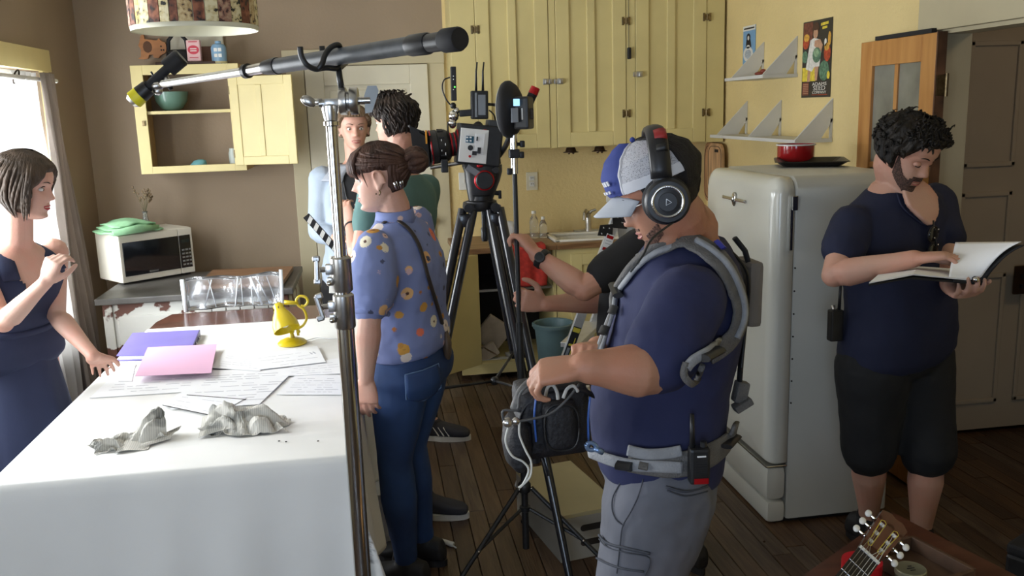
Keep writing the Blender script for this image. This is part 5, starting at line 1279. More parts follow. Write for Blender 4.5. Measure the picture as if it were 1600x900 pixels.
# ------------------------------------------------------------------ B: woman in floral blouse
B = Fig(P(640, 575, 3.02), P(617, 335, 2.96), (-.88, .47), W_HW, W_HD, 1.02, 1.0, .01, arch=-.01)
pb = empty('person', (B.pel.x, B.pel.y, 0), 'woman in a blue floral blouse and jeans with her hair in a bun', 'person')
Hb = Head(P(594, 277, 2.95), (-.985, .12, -.10), k=.93)
b = MB(); Hb.mesh(b); B.torso(b, -.12, 1.02, 0)
b.limb([B.neck-B.ax*.02, B.neck+B.ax*.03, Hb.loc(-.025, 0, -.07)], [.056, .052, .050])
shL = B.shoulder(1, .158, .87); elL = P(576, 508, 2.76); wrL = P(572, 592, 2.78)
shR = B.shoulder(-1, .158, .87); elR = shR+V((-.05, .03, -.27)); wrR = elR+V((-.12, .0, -.2))
pts, rr = arm(b, shL, elL, wrL, 1.02, 0, 2.0); b.limb(pts, rr); pts, rr = arm(b, shR, elR, wrR, .98, 0, 2.0); b.limb(pts, rr)
hand(b, wrL, V((.0, .05, -1)), V((.35, .9, 0)), -1, (.25, .3, .38, .45), .92, (.3, .4), .03)
hand(b, wrR, V((-.3, .1, -1)), V((.5, -.8, 0)), 1, (.4, .4, .4, .4), .9)
hL, hR = B.hip(1, .085), B.hip(-1, .085)
knL, anL = P(618, 725, 2.80), V((0, 0, 0)); knL = V((hL.x-.03, hL.y+.00, .50)); anL = V((hL.x-.01, hL.y+.05, .09)); knR = V((hR.x-.05, hR.y+.0, .50)); anR = V((hR.x-.02, hR.y+.06, .09))
for h_, k_, a_ in ((hL, knL, anL), (hR, knR, anR)):
    pts, rr = leg(h_, k_, a_, .95); b.limb(pts, rr)
remesh(build('body', b, SKW, pb, True), .0045, 3)
# jeans
def jean_mat():
    m = mat('blue_denim', (.014, .036, .11), .75, var=.3, vs=5, col2=(.026, .070, .20), bump=.3, bs=10); return m
m_jean = jean_mat()
b = MB(); b.loft([B.sec(-.15, .0), B.sec(-.10, .008), B.sec(-.04, .012, 1, 1.06), B.sec(.03, .013, 1, 1.06), B.sec(.10, .012, 1, 1.0), B.sec(.16, .010), B.sec(.22, .008)], 36)
for h_, k_, a_ in ((hL, knL, anL), (hR, knR, anR)):
    pts, rr = leg(h_, k_, a_, 1.03, .008, 1.93); b.limb(pts, rr, 18)
jn = remesh(build('jeans', b, m_jean, pb, True), .008, 4, .006, .10)
c, l, f = B.sec(-.01, .016, 1, 1.06)
m_st = mat('denim_stitch', (.10, .17, .30), .8)
def onB(t, a, o_=.017, F=B, dk=1.06):
    c, l, f = F.sec(t, o_, 1, dk); ct, st = math.cos(a), math.sin(a); return c+l*math.copysign(abs(ct)**.85, ct)+f*math.copysign(abs(st)**.85, st)
for a0, a1 in ((-.45, -1.30),):
    ring = [onB(.10, a0, .020), onB(.105, (a0+a1)/2, .022), onB(.10, a1, .022), onB(-.06, a1, .026), onB(-.115, (a0+a1)/2, .026), onB(-.06, a0+.03, .023), onB(.10, a0, .020)]
    build('back_pocket', MB().tube(ring, .0022, 6), m_st, pb)
    build('pocket_patch', MB().grid(lambda u, v: onB(.10-.16*v-(.055*v*math.sin(PI*u)), a0+(a1-a0)*u, .0215+.002*v), 12, 10, .0015), m_jean, pb, True)
# blouse
def floral():
    m = bpy.data.materials.new('floral_blue'); m.use_nodes = True; N = m.node_tree.nodes; L = m.node_tree.links; b = N['Principled BSDF']; b.inputs['Roughness'].default_value = .8
    tc = N.new('ShaderNodeTexCoord'); nz = N.new('ShaderNodeTexNoise'); nz.inputs['Scale'].default_value = 160; nz.inputs['Detail'].default_value = 1
    vm = N.new('ShaderNodeVectorMath'); vm.operation = 'MULTIPLY_ADD'; vm.inputs[1].default_value = (.010,)*3
    L.new(tc.outputs['Object'], vm.inputs[2]); L.new(nz.outputs['Color'], vm.inputs[0])
    prev = None; base = (.19, .235, .46, 1)
    last = None
    for sc_, th, cols, seed in [(14, .20, [(.75, .45, .2, 1), (.75, .68, .52, 1), (.75, .18, .10, 1), (.62, .32, .06, 1), (.75, .66, .60, 1)], 0), (20, .15, [(.40, .14, .03, 1), (.62, .42, .45, 1), (.50, .24, .05, 1), (.06, .07, .13, 1), (.70, .50, .45, 1)], 3.7)]:
        mp = N.new('ShaderNodeMapping'); mp.inputs['Location'].default_value = (seed, seed*1.3, seed*.7); L.new(vm.outputs[0], mp.inputs[0])
        vo = N.new('ShaderNodeTexVoronoi'); vo.inputs['Scale'].default_value = sc_; L.new(mp.outputs[0], vo.inputs['Vector'])
        sx = N.new('ShaderNodeSeparateColor'); L.new(vo.outputs['Color'], sx.inputs[0])
        cr = N.new('ShaderNodeValToRGB'); cr.color_ramp.interpolation = 'CONSTANT'; e = cr.color_ramp.elements
        e[0].color = cols[0]; e[1].position = .2; e[1].color = cols[1]
        for i in range(2, 5): q = e.new(.2*i); q.color = cols[i]
        L.new(sx.outputs[0], cr.inputs[0])
        # petal mask and dark centre
        lt = N.new('ShaderNodeMath'); lt.operation = 'LESS_THAN'; lt.inputs[1].default_value = th*1.45; L.new(vo.outputs['Distance'], lt.inputs[0])
        lc = N.new('ShaderNodeMath'); lc.operation = 'LESS_THAN'; lc.inputs[1].default_value = th*.42; L.new(vo.outputs['Distance'], lc.inputs[0])
        mc = N.new('ShaderNodeMix'); mc.data_type = 'RGBA'; mc.inputs[7].default_value = (.09, .04, .03, 1); L.new(lc.outputs[0], mc.inputs[0]); L.new(cr.outputs[0], mc.inputs[6])
        mx = N.new('ShaderNodeMix'); mx.data_type = 'RGBA'; mx.inputs[6].default_value = base; L.new(lt.outputs[0], mx.inputs[0]); L.new(mc.outputs[2], mx.inputs[7])
        if last: L.new(last.outputs[2], mx.inputs[6])
        last = mx
    L.new(last.outputs[2], b.inputs['Base Color'])
    n2 = N.new('ShaderNodeTexNoise'); n2.inputs['Scale'].default_value = 12; bp = N.new('ShaderNodeBump'); bp.inputs['Strength'].default_value = .4; bp.inputs['Distance'].default_value = .012
    L.new(tc.outputs['Object'], n2.inputs['Vector']); L.new(n2.outputs[0], bp.inputs['Height']); L.new(bp.outputs[0], b.inputs['Normal']); return m
m_flo = floral()
b = MB(); b.loft([B.sec(.155, .015), B.sec(.19, .030), B.sec(.26, .040, 1.1), B.sec(.34, .036, 1.1), B.sec(.44, .030, 1.05), B.sec(.58, .024), B.sec(.72, .02), B.sec(.82, .018), B.sec(.90, .015), B.sec(.955, .012), B.sec(.985, .010)], 40)
for s_, e_ in ((shL, elL), (shR, elR)):
    b.limb([s_+V((0, 0, .005)), s_.lerp(e_, .15), s_.lerp(e_, .4), s_.lerp(e_, .62), s_.lerp(e_, .74), s_.lerp(e_, .78)], [.060, .074, .082, .078, .060, .056], 20)
b_blouse = bl = remesh(build('blouse', b, m_flo, pb, True), .007, 3, .010, .07)
b = MB()
for s_, e_ in ((shL, elL), (shR, elR)): 
    d_ = (e_-s_).normalized(); p_ = s_.lerp(e_, .80); o = build('sleeve_cuff', MB().lathe(p_-d_*.018, [(.052, 0), (.056, .004), (.056, .034), (.050, .036)], d_, 28), m_flo, pb, True)
cw = B.ax; b = MB().lathe(B.neck-cw*.012, [(.070, -.012), (.064, .010), (.062, .030), (.058, .032), (.060, .008)], cw, 30, False); o = build('collar', b, m_flo, pb, True)
o.modifiers.new('t', 'SOLIDIFY').thickness = .003
# shoulder strap and small bag
m_strap = mat('dark_leather', (.025, .018, .018), .5)
hb = P(700, 560, 2.80)
bag = None
sp = [B.sec(.93, .02)[0]+B.l*.07+B.f*.03, B.sec(.90, .03)[0]+B.l*.095-B.f*.06, onB(.72, -.95, .034, B, 1), onB(.5, -1.15, .050, B, 1), onB(.3, -1.3, .062, B, 1), onB(.16, -1.45, .055, B, 1), hb]
sp = [P(598, 352, 2.8), P(622, 345, 2.8)]
bagp = empty('shoulder_bag', P(697, 556, 3.02), 'small brown leather bag on a dark strap worn by the woman in floral blouse', 'bag')
build('pouch', MB().loft([(P(697, 556, 3.02)+V((0, 0, -.015)), V((.012, 0, 0)), V((0, .03, 0))), (P(697, 548, 3.02), V((.018, 0, 0)), V((0, .07, 0))), (P(696, 532, 3.02), V((.020, 0, 0)), V((0, .08, 0))), (P(694, 512, 3.02), V((.010, 0, 0)), V((0, .07, 0)))], 20), mat('brown_leather', (.09, .06, .04), .5), bagp, True)
build('buckle', MB().box(P(692, 517, 2.98), (.014, .01, .02), None, .002), m_brass, bagp)
# bun hair
M_HB = hair_mat('hair_brown', (.030, .013, .009), (.10, .05, .035))
def hbf(a, z):
    aa = abs(a); edge = .072 if aa < .45 else .072-.13*(aa-.45) if aa < 1.25 else -.03-.03*(aa-1.25)
    if aa > .9: edge = .025
    if aa > 1.9: edge = -.03-.03*min(1, (aa-1.9)/.4)
    return .013*min(1, (z-edge)/.015) if z > edge-.008 else -.01
st = []; rn = random.Random(4)
bunc = Hb.loc(-.128, .012, .045)
for k in range(90):
    sg = rn.choice((-1, 1)); a0 = sg*rn.uniform(.5, 2.6); z0 = rn.uniform(-.06, .08) if abs(a0) > 2.05 else rn.uniform(.045, .1)
    p0 = Hb.surf(a0, z0, .010); pts = []
    for q in range(7):
        t = q/6; a_ = a0+(sg*2.95-a0)*t; z_ = z0+(.04-z0)*t; pts.append(Hb.surf(a_, z_, .012+.004*math.sin(PI*t)))
    pts.append(bunc.lerp(pts[-1], .4)); st.append((pts, rn.uniform(.003, .006)))
for k in range(16):   # fringe
    a0 = -.75+k*.1; st.append(([Hb.surf(a0*.8, .105, .008), Hb.surf(a0*.95, .085, .016), Hb.surf(a0, .055, .020), Hb.surf(a0*1.02, .03, .017), Hb.surf(a0*1.05, .012-.03*max(0, abs(a0)-.4), .012)], .008))
st.append(([Hb.surf(1.0, .06, .012), Hb.surf(1.08, .02, .010), Hb.surf(1.15, -.025, .005)], .003))
hair_cap(Hb, 'hair', hbf, M_HB, pb, .0018, 50, st)
b = MB()
for k in range(9):
    pts = []; r_ = .030+.003*(k % 3); n_ = axes(Hb.f, Hb.l, Hb.u) @ Matrix.Rotation(k*.7, 3, 'X') @ Matrix.Rotation(.9+.25*k, 3, 'Z')
    for q in range(15): t = q/14*2*PI*1.02; pts.append(bunc + n_ @ V((r_*math.cos(t), r_*math.sin(t), .006*math.sin(2*t))))
    b.tube(pts, [.008+.005*math.sin(PI*i/14) for i in range(15)], 8)
b.sph(bunc, .027)
build('hair_bun', b, M_HB, pb, True)
m_sil = mat('hair_clip', (.6, .6, .62), .2, 1)
for q in ((640, 0), (0, 0)): pass
for a0 in (2.05, 2.3): build('hair_clip', MB().tube([Hb.surf(a0, -.018, .022), Hb.surf(a0+.17, -.045, .022)], .0042, 8, .5).tube([Hb.surf(a0+.08, -.016, .023), Hb.surf(a0+.25, -.042, .023)], .0022, 6), m_sil, pb, True)
build('earring', MB().tube([Hb.loc(.0, .082, -.038), Hb.loc(-.003, .086, -.047), Hb.loc(.003, .084, -.055)], .0022, 6).sph(Hb.loc(.014, .074, -.050), .0025), m_brass, pb, True)
face_details(Hb, pb, SKW, M_LIP, M_HB, 'open')
mdk = mat('dark_boot', (.012, .011, .012), .6)
for a_ in (anL, anR): shoe(pb, a_, (-.9, .4), mdk, mdk, 1.0)

# ------------------------------------------------------------------ C: sound mixer with cap, headphones, harness
C_ = Fig(P(1034, 712, 1.90), P(1080, 368, 1.84), (-.955, .30), M_HW, M_HD, 1.02, 1.02, .055)
pc_ = empty('person', (C_.pel.x, C_.pel.y, 0), 'man in navy tee, trucker cap and grey harness working at a black audio bag', 'person')
Hc = Head(P(1030, 300, 1.80), (-.87, .20, -.45), k=.93, nose=1.0)
b = MB(); Hc.mesh(b); C_.torso(b, -.12, 1.0, 0)
b.limb([C_.neck-C_.ax*.05+C_.f*.0, C_.neck+C_.ax*.02, C_.neck.lerp(Hc.loc(-.02, 0, -.06), .5), Hc.loc(-.02, 0, -.06)], [.062, .056, .053, .053])
b.ell(Hc.loc(.03, 0, -.1), (.04, .04, .025), Hc.rot, 2)
shL = C_.shoulder(1, .180, .83, .0); elL = P(1018, 580, 1.58); wrL = P(914, 573, 1.57)
shR = C_.shoulder(-1, .180, .83, .0); elR = P(985, 575, 2.12); wrR = P(935, 545, 1.92)
for s_, e_, w_ in ((shL, elL, wrL), (shR, elR, wrR)):
    pts, rr = arm(b, s_, e_, w_, 1.28, 0, 2.0); b.limb(pts, rr, 18)
hand(b, wrL, P(880, 577, 1.58)-wrL, V((-.25, .35, -.9)), -1, (.75, .85, .95, 1.0), 1.0, (.5, .9))
hand(b, wrR, P(905, 545, 1.80)-wrR, V((-.3, -.5, -.8)), 1, (.8, .9, 1.0, 1.0), 1.0, (.5, .8))
hL, hR = C_.hip(1, .095), C_.hip(-1, .095)
knL, anL = V((hL.x-.085, hL.y, .50)), V((hL.x-.05, hL.y+.02, .10)); knR, anR = V((hR.x-.02, hR.y+.02, .50)), V((hR.x+.05, hR.y+.02, .10))
for h_, k_, a_ in ((hL, knL, anL), (hR, knR, anR)):
    pts, rr = leg(h_, k_, a_, 1.1); b.limb(pts, rr)
remesh(build('body', b, SKT, pc_, True), .0045, 3)
m_navt = cloth_mat('navy_jersey', (.016, .021, .075), bs=9, bump=.5)
b = MB(); b.loft([C_.sec(-.02, .020), C_.sec(.02, .022), C_.sec(.10, .024), C_.sec(.22, .022), C_.sec(.36, .022), C_.sec(.5, .020), C_.sec(.64, .018), C_.sec(.76, .018), C_.sec(.86, .016), C_.sec(.92, .018), C_.sec(.97, .016), C_.sec(1.0, .013)], 40)
for s_, e_ in ((shL, elL), (shR, elR)):
    b.limb([s_, s_.lerp(e_, .3), s_.lerp(e_, .6), s_.lerp(e_, .80)], [.076, .078, .078, .076], 22)
c_shirt = remesh(build('t_shirt', b, m_navt, pc_, True), .008, 4, .012, .11)
m_carg = mat('cargo_grey', (.115, .12, .145), .85, var=.2, vs=6, bump=.5, bs=10)
b = MB(); b.loft([C_.sec(-.17, .0), C_.sec(-.12, .012), C_.sec(-.05, .018), C_.sec(.02, .016), C_.sec(.07, .012)], 36)
for h_, k_, a_ in ((hL, knL, anL), (hR, knR, anR)):
    pts, rr = leg(h_, k_, a_, 1.16, .022, 1.9); b.limb(pts, rr, 18)
c_trou = remesh(build('cargo_trousers', b, m_carg, pc_, True), .009, 4, .014, .09)
m_cst = mat('cargo_stitch', (.05, .055, .07), .85)
def sideP(x, y, Y): return P(x, y, Y)
YC = 1.52
pts = [P(962, 735, 1.50), P(955, 765, 1.485), P(962, 795, 1.475), P(975, 812, 1.47)]
def snap(o, d=None): return o
for m_ in (mdk,): 
    for a_ in (anL, anR): shoe(pc_, a_, (-.95, .2), m_, m_, 1.1)
# beard
M_BC = mat('beard_dark', (.05, .025, .018), .8, var=.4, vs=260, col2=(.26, .13, .09), bump=.6, bs=300)
def bf(a, z):
    aa = abs(a)
    if aa < .62: ok = z < -.080+.0*aa or (-.058 < z < -.048 and aa < .42); 
    elif aa < 1.2: ok = z < -.068+.03*(aa-.62) and z > -.108+.045*(aa-.62)
    else: ok = False
    if abs(z+.0665) < .011 and aa < .45: ok = False
    return .0022 if ok else -.01
build('beard', Hc.patch('beard', bf, M_BC, pc_, 90, 60, -.119, .02, -1.6, 1.6), M_BC, pc_, True)
M_HC = mat('hair_black_short', (.012, .009, .008), .7, var=.3, vs=80, bump=.6, bs=250)
def hcf(a, z):
    aa = abs(a)
    if aa < 1.2: return -.01
    edge = -.02 if aa < 1.5 else -.065-.01*(aa-1.5)
    th = .003+.014*max(0, min(1, (z+.02)/.05))*(1 if aa > 2.15 else .15)
    return th if z > edge else -.01
hair_cap(Hc, 'hair', hcf, M_HC, pc_, .001, 90)
face_details(Hc, pc_, SKT, M_LIP, M_HC, 'closed')
# cap: blue front, white piping, mesh sides, brim, rear strap
cap = empty('trucker_cap', Hc.c, 'blue and white trucker cap on the man wearing headphones', 'cap')
def mesh_fabric():
    m = bpy.data.materials.new('cap_mesh'); m.use_nodes = True; N = m.node_tree.nodes; L = m.node_tree.links; b = N['Principled BSDF']; b.inputs['Roughness'].default_value = .8
    tc = N.new('ShaderNodeTexCoord'); v = N.new('ShaderNodeTexVoronoi'); v.inputs['Scale'].default_value = 330; r = N.new('ShaderNodeValToRGB'); r.color_ramp.elements[0].position = .15; r.color_ramp.elements[0].color = (.10, .10, .12, 1); r.color_ramp.elements[1].position = .4; r.color_ramp.elements[1].color = (.50, .50, .54, 1)
    L.new(tc.outputs['Object'], v.inputs['Vector']); L.new(v.outputs['Distance'], r.inputs[0]); L.new(r.outputs[0], b.inputs['Base Color']); return m
m_cb = cloth_mat('cap_blue', (.035, .055, .24)); m_cw2 = cloth_mat('cap_white', (.68, .68, .72)); m_cm = mesh_fabric()
def capz(a): return .030+.010*math.cos(a)
def capf(a0_, a1_, zlo=None, zhi=.13):
    def f(a, z):
        if not (a0_ <= abs(a) <= a1_): return -.01
        if z < capz(a) + (zlo or 0): return -.01
        if z > zhi: return -.01
        fr_ = .006 if abs(a) > .9 else .006+.022*(1-abs(a)/.9)*max(0, min(1, (z-.03)/.06))
        return fr_+.006
    return f
build('front_panel', Hc.patch('c', capf(0, .80), m_cb, cap, 120, 50, 0, .1198), m_cb, cap, True)
build('piping', Hc.patch('c', lambda a, z: (capf(.76, .86)(a, z)+.0015) if capf(.76, .86)(a, z) > 0 else -.01, m_cw2, cap, 240, 50, 0, .1198), m_cw2, cap, True)
build('mesh_panel', Hc.patch('c', lambda a, z: -.01 if (abs(a) > 2.45 and z < .068) or (abs(a) < .85) or (abs(a) > 2.1 and z < .045) else capf(.8, 3.2)(a, z), m_cm, cap, 140, 50, 0, .1198), m_cm, cap, True)
build('side_band', Hc.patch('c', lambda a, z: .0135 if .80 < abs(a) < 2.55 and capz(a) < z < capz(a)+.024 else -.01, m_cw2, cap, 140, 80, 0, .1), m_cw2, cap, True)
build('rear_strap', Hc.patch('c', lambda a, z: .012 if abs(a) > 2.5 and capz(a) < z < capz(a)+.016 else -.01, m_cw2, cap, 140, 80, 0, .1), m_cw2, cap, True)
b = MB()
b.grid(lambda u, v: Hc.loc(.085+(.070*v)*(1-.55*(2*u-1)**2) - .035*(2*u-1)**2, (.075-.0*v)*(2*u-1)*(1-.08*v), .042-.022*v-.030*(2*u-1)**2), 18, 8, .004)
build('brim', b, mat('brim_grey', (.40, .42, .46), .8, bump=.1), cap, True)
for dz, w_, a0 in ((.070, .020, .34), (.055, .014, .36)): 
    for k in range(3): build('lettering', MB().box(Hc.surf(a0-.08+k*.13, dz, .0215+.010*(1-abs(a0)/.9)), (.002, .008 if k < 2 else .006, .010 if dz > .06 else .006), Hc.rot @ Matrix.Rotation(a0-.08+k*.13, 3, 'Z')), m_cw2, cap)
build('button', MB().sph(Hc.loc(0, 0, .131), .006), m_cb, cap, True)
# glasses
gl = empty('eyeglasses', Hc.loc(.09, 0, 0), 'thin dark-rimmed eyeglasses on the man wearing the cap', 'glasses')
m_gf = mat('glasses_frame', (.02, .015, .02), .3)
for sg in (-1, 1):
    rr_ = [Hc.loc(.098, sg*.031+.021*math.cos(t), -.003+.017*math.sin(t)) for t in [2*PI*k/20 for k in range(21)]]
    build('rim', MB().tube(rr_, .0018, 6), m_gf, gl, True)
    build('lens', MB().prism([p_ for p_ in rr_[:-1]], Hc.f*.001), m_glass, gl)
    build('temple', MB().tube([Hc.loc(.097, sg*.053, .004), Hc.loc(.05, sg*.076, .004), Hc.loc(-.01, sg*.084, .002), Hc.loc(-.03, sg*.084, -.01)], .0018, 6), m_steel, gl, True)
build('bridge', MB().tube([Hc.loc(.098, -.010, .0), Hc.loc(.103, 0, .003), Hc.loc(.098, .010, .0)], .0016, 6), m_gf, gl, True)
# headphones
hp_ = empty('headphones', Hc.c, 'black over-ear headphones with silver rings worn over the trucker cap', 'headphones')
m_hpb = mat('headphone_black', (.012, .012, .014), .4)
for sg in (-1, 1):
    e0 = Hc.loc(-.002, sg*.079, -.012); n_ = (Hc.l*sg)
    build('ear_cushion', MB().lathe(e0, [(.030, 0), (.046, .002), (.049, .010), (.046, .019), (.040, .021)], n_, 32), m_blackm, hp_, True)
    cupo = build('ear_cup', MB().lathe(e0+n_*.019, [(.042, 0), (.046, .006), (.045, .016), (.040, .021), (.012, .022)], n_, 36), m_hpb, hp_, 40)
    build('silver_ring', MB().lathe(e0+n_*.041, [(.027, -.001), (.0275, .0012), (.0325, .0012), (.033, -.001)], n_, 40), m_chrome, cupo, True)
    build('centre_cap', MB().lathe(e0+n_*.040, [(.0255, 0), (.0255, .0015), (.019, .0025), (.018, .0035), (.004, .0035)], n_, 32), m_hpb, cupo, 30)
    build('emblem', MB().tube([e0+n_*.044+Hc.u*.007, e0+n_*.044-Hc.u*.004-Hc.f*.006, e0+n_*.044-Hc.u*.004+Hc.f*.006, e0+n_*.044+Hc.u*.007], .0007, 5), m_steel, cupo)
    build('yoke', MB().tube([Hc.loc(-.022, sg*.101, .050), Hc.loc(-.012, sg*.105, .036), Hc.loc(-.006, sg*.106, .022)], [.019, .017, .016], 10, .5, Hc.l), m_hpb, hp_, True)
bp = []
for k in range(21):
    t = -1.5+3.0*k/20; zq = .022+.108*max(0, math.cos(t))**.75; bp.append(Hc.loc(.006-.40*(zq+.012), (.104)*abs(math.sin(t))**.7*(1 if t > 0 else -1), zq))
build('headband', MB().tube(bp, .021, 12, .48, Hc.l), m_hpb, hp_, True)
build('band_end', MB().tube(bp[13:16], .0218, 12, .50, Hc.u), mat('band_red', (.35, .02, .02), .5), hp_, True)
build('band_slots', MB().tube(bp[16:18], .0218, 12, .50, Hc.u), m_black, hp_, True)
ca = [Hc.loc(.0, .098, -.052), P(1010, 385, 1.52), P(998, 410, 1.50), P(975, 440, 1.48), P(958, 480, 1.45)]
ca = [Hc.loc(.0, .104, -.058), P(1020, 372, 1.62), P(1004, 400, 1.60), P(985, 425, 1.60)]
build('cable', MB().tube(smooth_pts(ca, 5), .0022, 6), m_black, hp_, True)

# ------------------------------------------------------------------ D: person in black tee holding the light stand
D = Fig(P(1052, 590, 3.02), P(1050, 372, 2.98), (-.95, -.2), M_HW, M_HD, 1.0, 1.0)
pd = empty('person', (D.pel.x, D.pel.y, 0), 'man in a black tee mostly hidden, both bare forearms gripping the light stand', 'person')
Hd = Head(P(1046, 300, 2.98), (-.98, -.1, -.1), k=.98)
polx = P(809, 400, 3.0)
b = MB(); Hd.mesh(b); D.torso(b, -.12, 1.02, 0); b.limb([D.neck-D.ax*.02, Hd.loc(-.025, 0, -.07)], [.06, .056])
sU = P(1000, 392, 2.86); eU = P(912, 452, 2.84); wU = P(838, 398, 2.94)
sD = P(1000, 405, 3.10); eD = P(945, 470, 3.12); wD = P(850, 475, 3.02)
for s_, e_, w_ in ((sU, eU, wU), (sD, eD, wD)):
    pts, rr = arm(b, s_, e_, w_, 1.12, 0, 2.0); b.limb(pts, rr)
hand(b, wU, P(812, 364, 2.985)-wU, V((-.75, .6, .2)), -1, (.85, .9, .95, 1.0), .98, (.5, .9), .04, (.8, 1.1, .9))
hand(b, wD, P(822, 470, 3.0)-wD, V((.1, .95, .0)), -1, (1.1, 1.15, 1.15, 1.2), 1.0, (.9, .2), .0, (.9, 1.2, .9))
hL, hR = D.hip(1), D.hip(-1)
knL, anL = V((hL.x, hL.y, .49)), V((hL.x+.02, hL.y, .09)); knR, anR = V((hR.x, hR.y, .49)), V((hR.x+.02, hR.y, .09))
for h_, k_, a_ in ((hL, knL, anL), (hR, knR, anR)): pts, rr = leg(h_, k_, a_); b.limb(pts, rr)
remesh(build('body', b, SKR, pd, True), .005, 3)
m_blk = cloth_mat('black_jersey', (.010, .010, .012), bs=10)
b = MB(); b.loft([D.sec(t, .014) for t in (-.02, .1, .25, .4, .55, .7, .82, .9, .96, 1.0)], 36)
b.limb([sU.lerp(D.sec(.84)[0], .35), sU, sU.lerp(eU, .35), sU.lerp(eU, .62)], [.085, .078, .072, .068], 20); b.limb([sD.lerp(D.sec(.84)[0], .35), sD, sD.lerp(eD, .35), sD.lerp(eD, .7)], [.08, .075, .07, .066], 20)
b.limb([P(975, 420, 2.98), P(968, 520, 3.0)], [.075, .085], 18)
remesh(build('t_shirt', b, m_blk, pd, True), .009, 4, .01, .1)
b = MB(); b.loft([D.sec(t, .012) for t in (-.16, -.08, 0, .06)], 30)
for h_, k_, a_ in ((hL, knL, anL), (hR, knR, anR)): pts, rr = leg(h_, k_, a_, 1.05, .012, 1.93); b.limb(pts, rr)
remesh(build('trousers', b, m_blk, pd, True), .010, 4, .008)
hair_cap(Hd, 'hair', lambda a, z: .012 if (abs(a) > 1.2 and z > -.03) or z > .06 else -.01, M_HC, pd)
face_details(Hd, pd, SKR, M_LIP, M_HC, 'closed')
for a_ in (anL, anR): shoe(pd, a_, (-.2, .95), mdk, mdk)
wt = empty('wrist_watch', wU, 'black digital wrist watch on the upper arm gripping the light stand', 'watch')
aw = (eU-wU).normalized(); pw_ = wU+aw*.025
build('watch_band', MB().lathe(pw_-aw*.011, [(.034, 0), (.0355, .002), (.0355, .020), (.034, .022)], aw, 28), m_black, wt, True)
nw = (CAM-pw_); nw = (nw-aw*nw.dot(aw)).normalized()
build('watch_case', MB().lathe(pw_+nw*.031, [(.018, 0), (.019, .004), (.017, .009), (.004, .010)], nw, 28), m_black, wt, 40)
build('watch_face', MB().lathe(pw_+nw*.0405, [(.012, 0), (.012, .001), (.003, .001)], nw, 24), m_bgl, wt)

# ------------------------------------------------------------------ E: bearded man reading a binder
E_ = Fig(P(1398, 545, 2.82), P(1397, 288, 2.78), (.30, -.95), M_HW, M_HD, 1.13, 1.06, .045)
pe = empty('person', (E_.pel.x, E_.pel.y, 0), 'dark-haired bearded man in a navy V-neck tee and black shorts reading an open binder', 'person')
He = Head(P(1418, 238, 2.70), (.36, -.80, -.50), k=.99)
b = MB(); He.mesh(b); E_.torso(b, -.12, 1.02, 0)
b.limb([E_.neck-E_.ax*.04, E_.neck+E_.ax*.01, He.loc(-.035, 0, -.06)], [.062, .056, .056])
shR = E_.shoulder(-1, .195, .83); elR = P(1303, 430, 2.62); wrR = P(1430, 404, 2.44)
shL = E_.shoulder(1, .195, .83); elL = P(1492, 440, 2.62); wrL = P(1488, 448, 2.40)
for s_, e_, w_ in ((shR, elR, wrR), (shL, elL, wrL)):
    pts, rr = arm(b, s_, e_, w_, 1.10, 0, 2.0); b.limb(pts, rr, 18)
hand(b, wrR, P(1470, 400, 2.40)-wrR, V((.1, -.1, -1)), 1, (.35, .4, .45, .5), 1.0, (.5, .5), .05)
hand(b, wrL, P(1484, 462, 2.36)-wrL+V((.02, -.05, .01)), V((-.1, .0, 1)), -1, (.5, .55, .6, .65), 1.0, (.6, .5), .05)
hL, hR = E_.hip(1, .105), E_.hip(-1, .105)
anR, anL = P(1358, 806, 2.90), P(1440, 826, 2.84); anR.z, anL.z = .10, .10; anR = PZ(1358, 812, .10); anL = PZ(1438, 838, .10)
knR, knL = hR.lerp(anR, .52)+V((-.02, -.02, 0)), hL.lerp(anL, .52)+V((.02, -.03, 0))
for h_, k_, a_ in ((hL, knL, anL), (hR, knR, anR)): pts, rr = leg(h_, k_, a_, 1.12); b.limb(pts, rr, 18)
# V of bare chest, proud of the shirt
def onE(t, a, o_): return onB(t, a, o_, E_, 1)
b.grid(lambda u, v: onE(.79+.21*v, PI/2+(2*u-1)*(.02+.50*v), .0165-.010*max(0, v-.8)*5), 14, 14, -.02)
remesh(build('body', b, SK, pe, True), .0048, 3)
m_nv2 = cloth_mat('navy_cotton', (.008, .012, .040), bs=9, bump=.4)
b = MB(); b.loft([E_.sec(-.06, .024), E_.sec(.0, .026), E_.sec(.12, .026), E_.sec(.28, .024), E_.sec(.42, .022), E_.sec(.56, .018), E_.sec(.70, .015), E_.sec(.82, .013), E_.sec(.90, .012), E_.sec(.95, .011), E_.sec(.985, .006)], 40)
for s_, e_ in ((shR, elR), (shL, elL)): b.limb([s_, s_.lerp(e_, .3), s_.lerp(e_, .5)], [.072, .070, .070], 22)
e_shirt = remesh(build('t_shirt', b, m_nv2, pe, True), .0075, 3, .010, .10)
seam(pe, 'neckline', [onE(.98, PI/2+.62, .012), onE(.92, PI/2+.40, .017), onE(.86, PI/2+.22, .018), onE(.79, PI/2, .018), onE(.86, PI/2-.22, .018), onE(.92, PI/2-.40, .017), onE(.98, PI/2-.62, .012)], .0035, m_nv2)
m_sh = cloth_mat('black_twill', (.010, .011, .013), bs=10)
b = MB(); b.loft([E_.sec(-.16, .0, 1, 1.1), E_.sec(-.10, .012, 1, 1.1), E_.sec(-.03, .018), E_.sec(.05, .016)], 36)
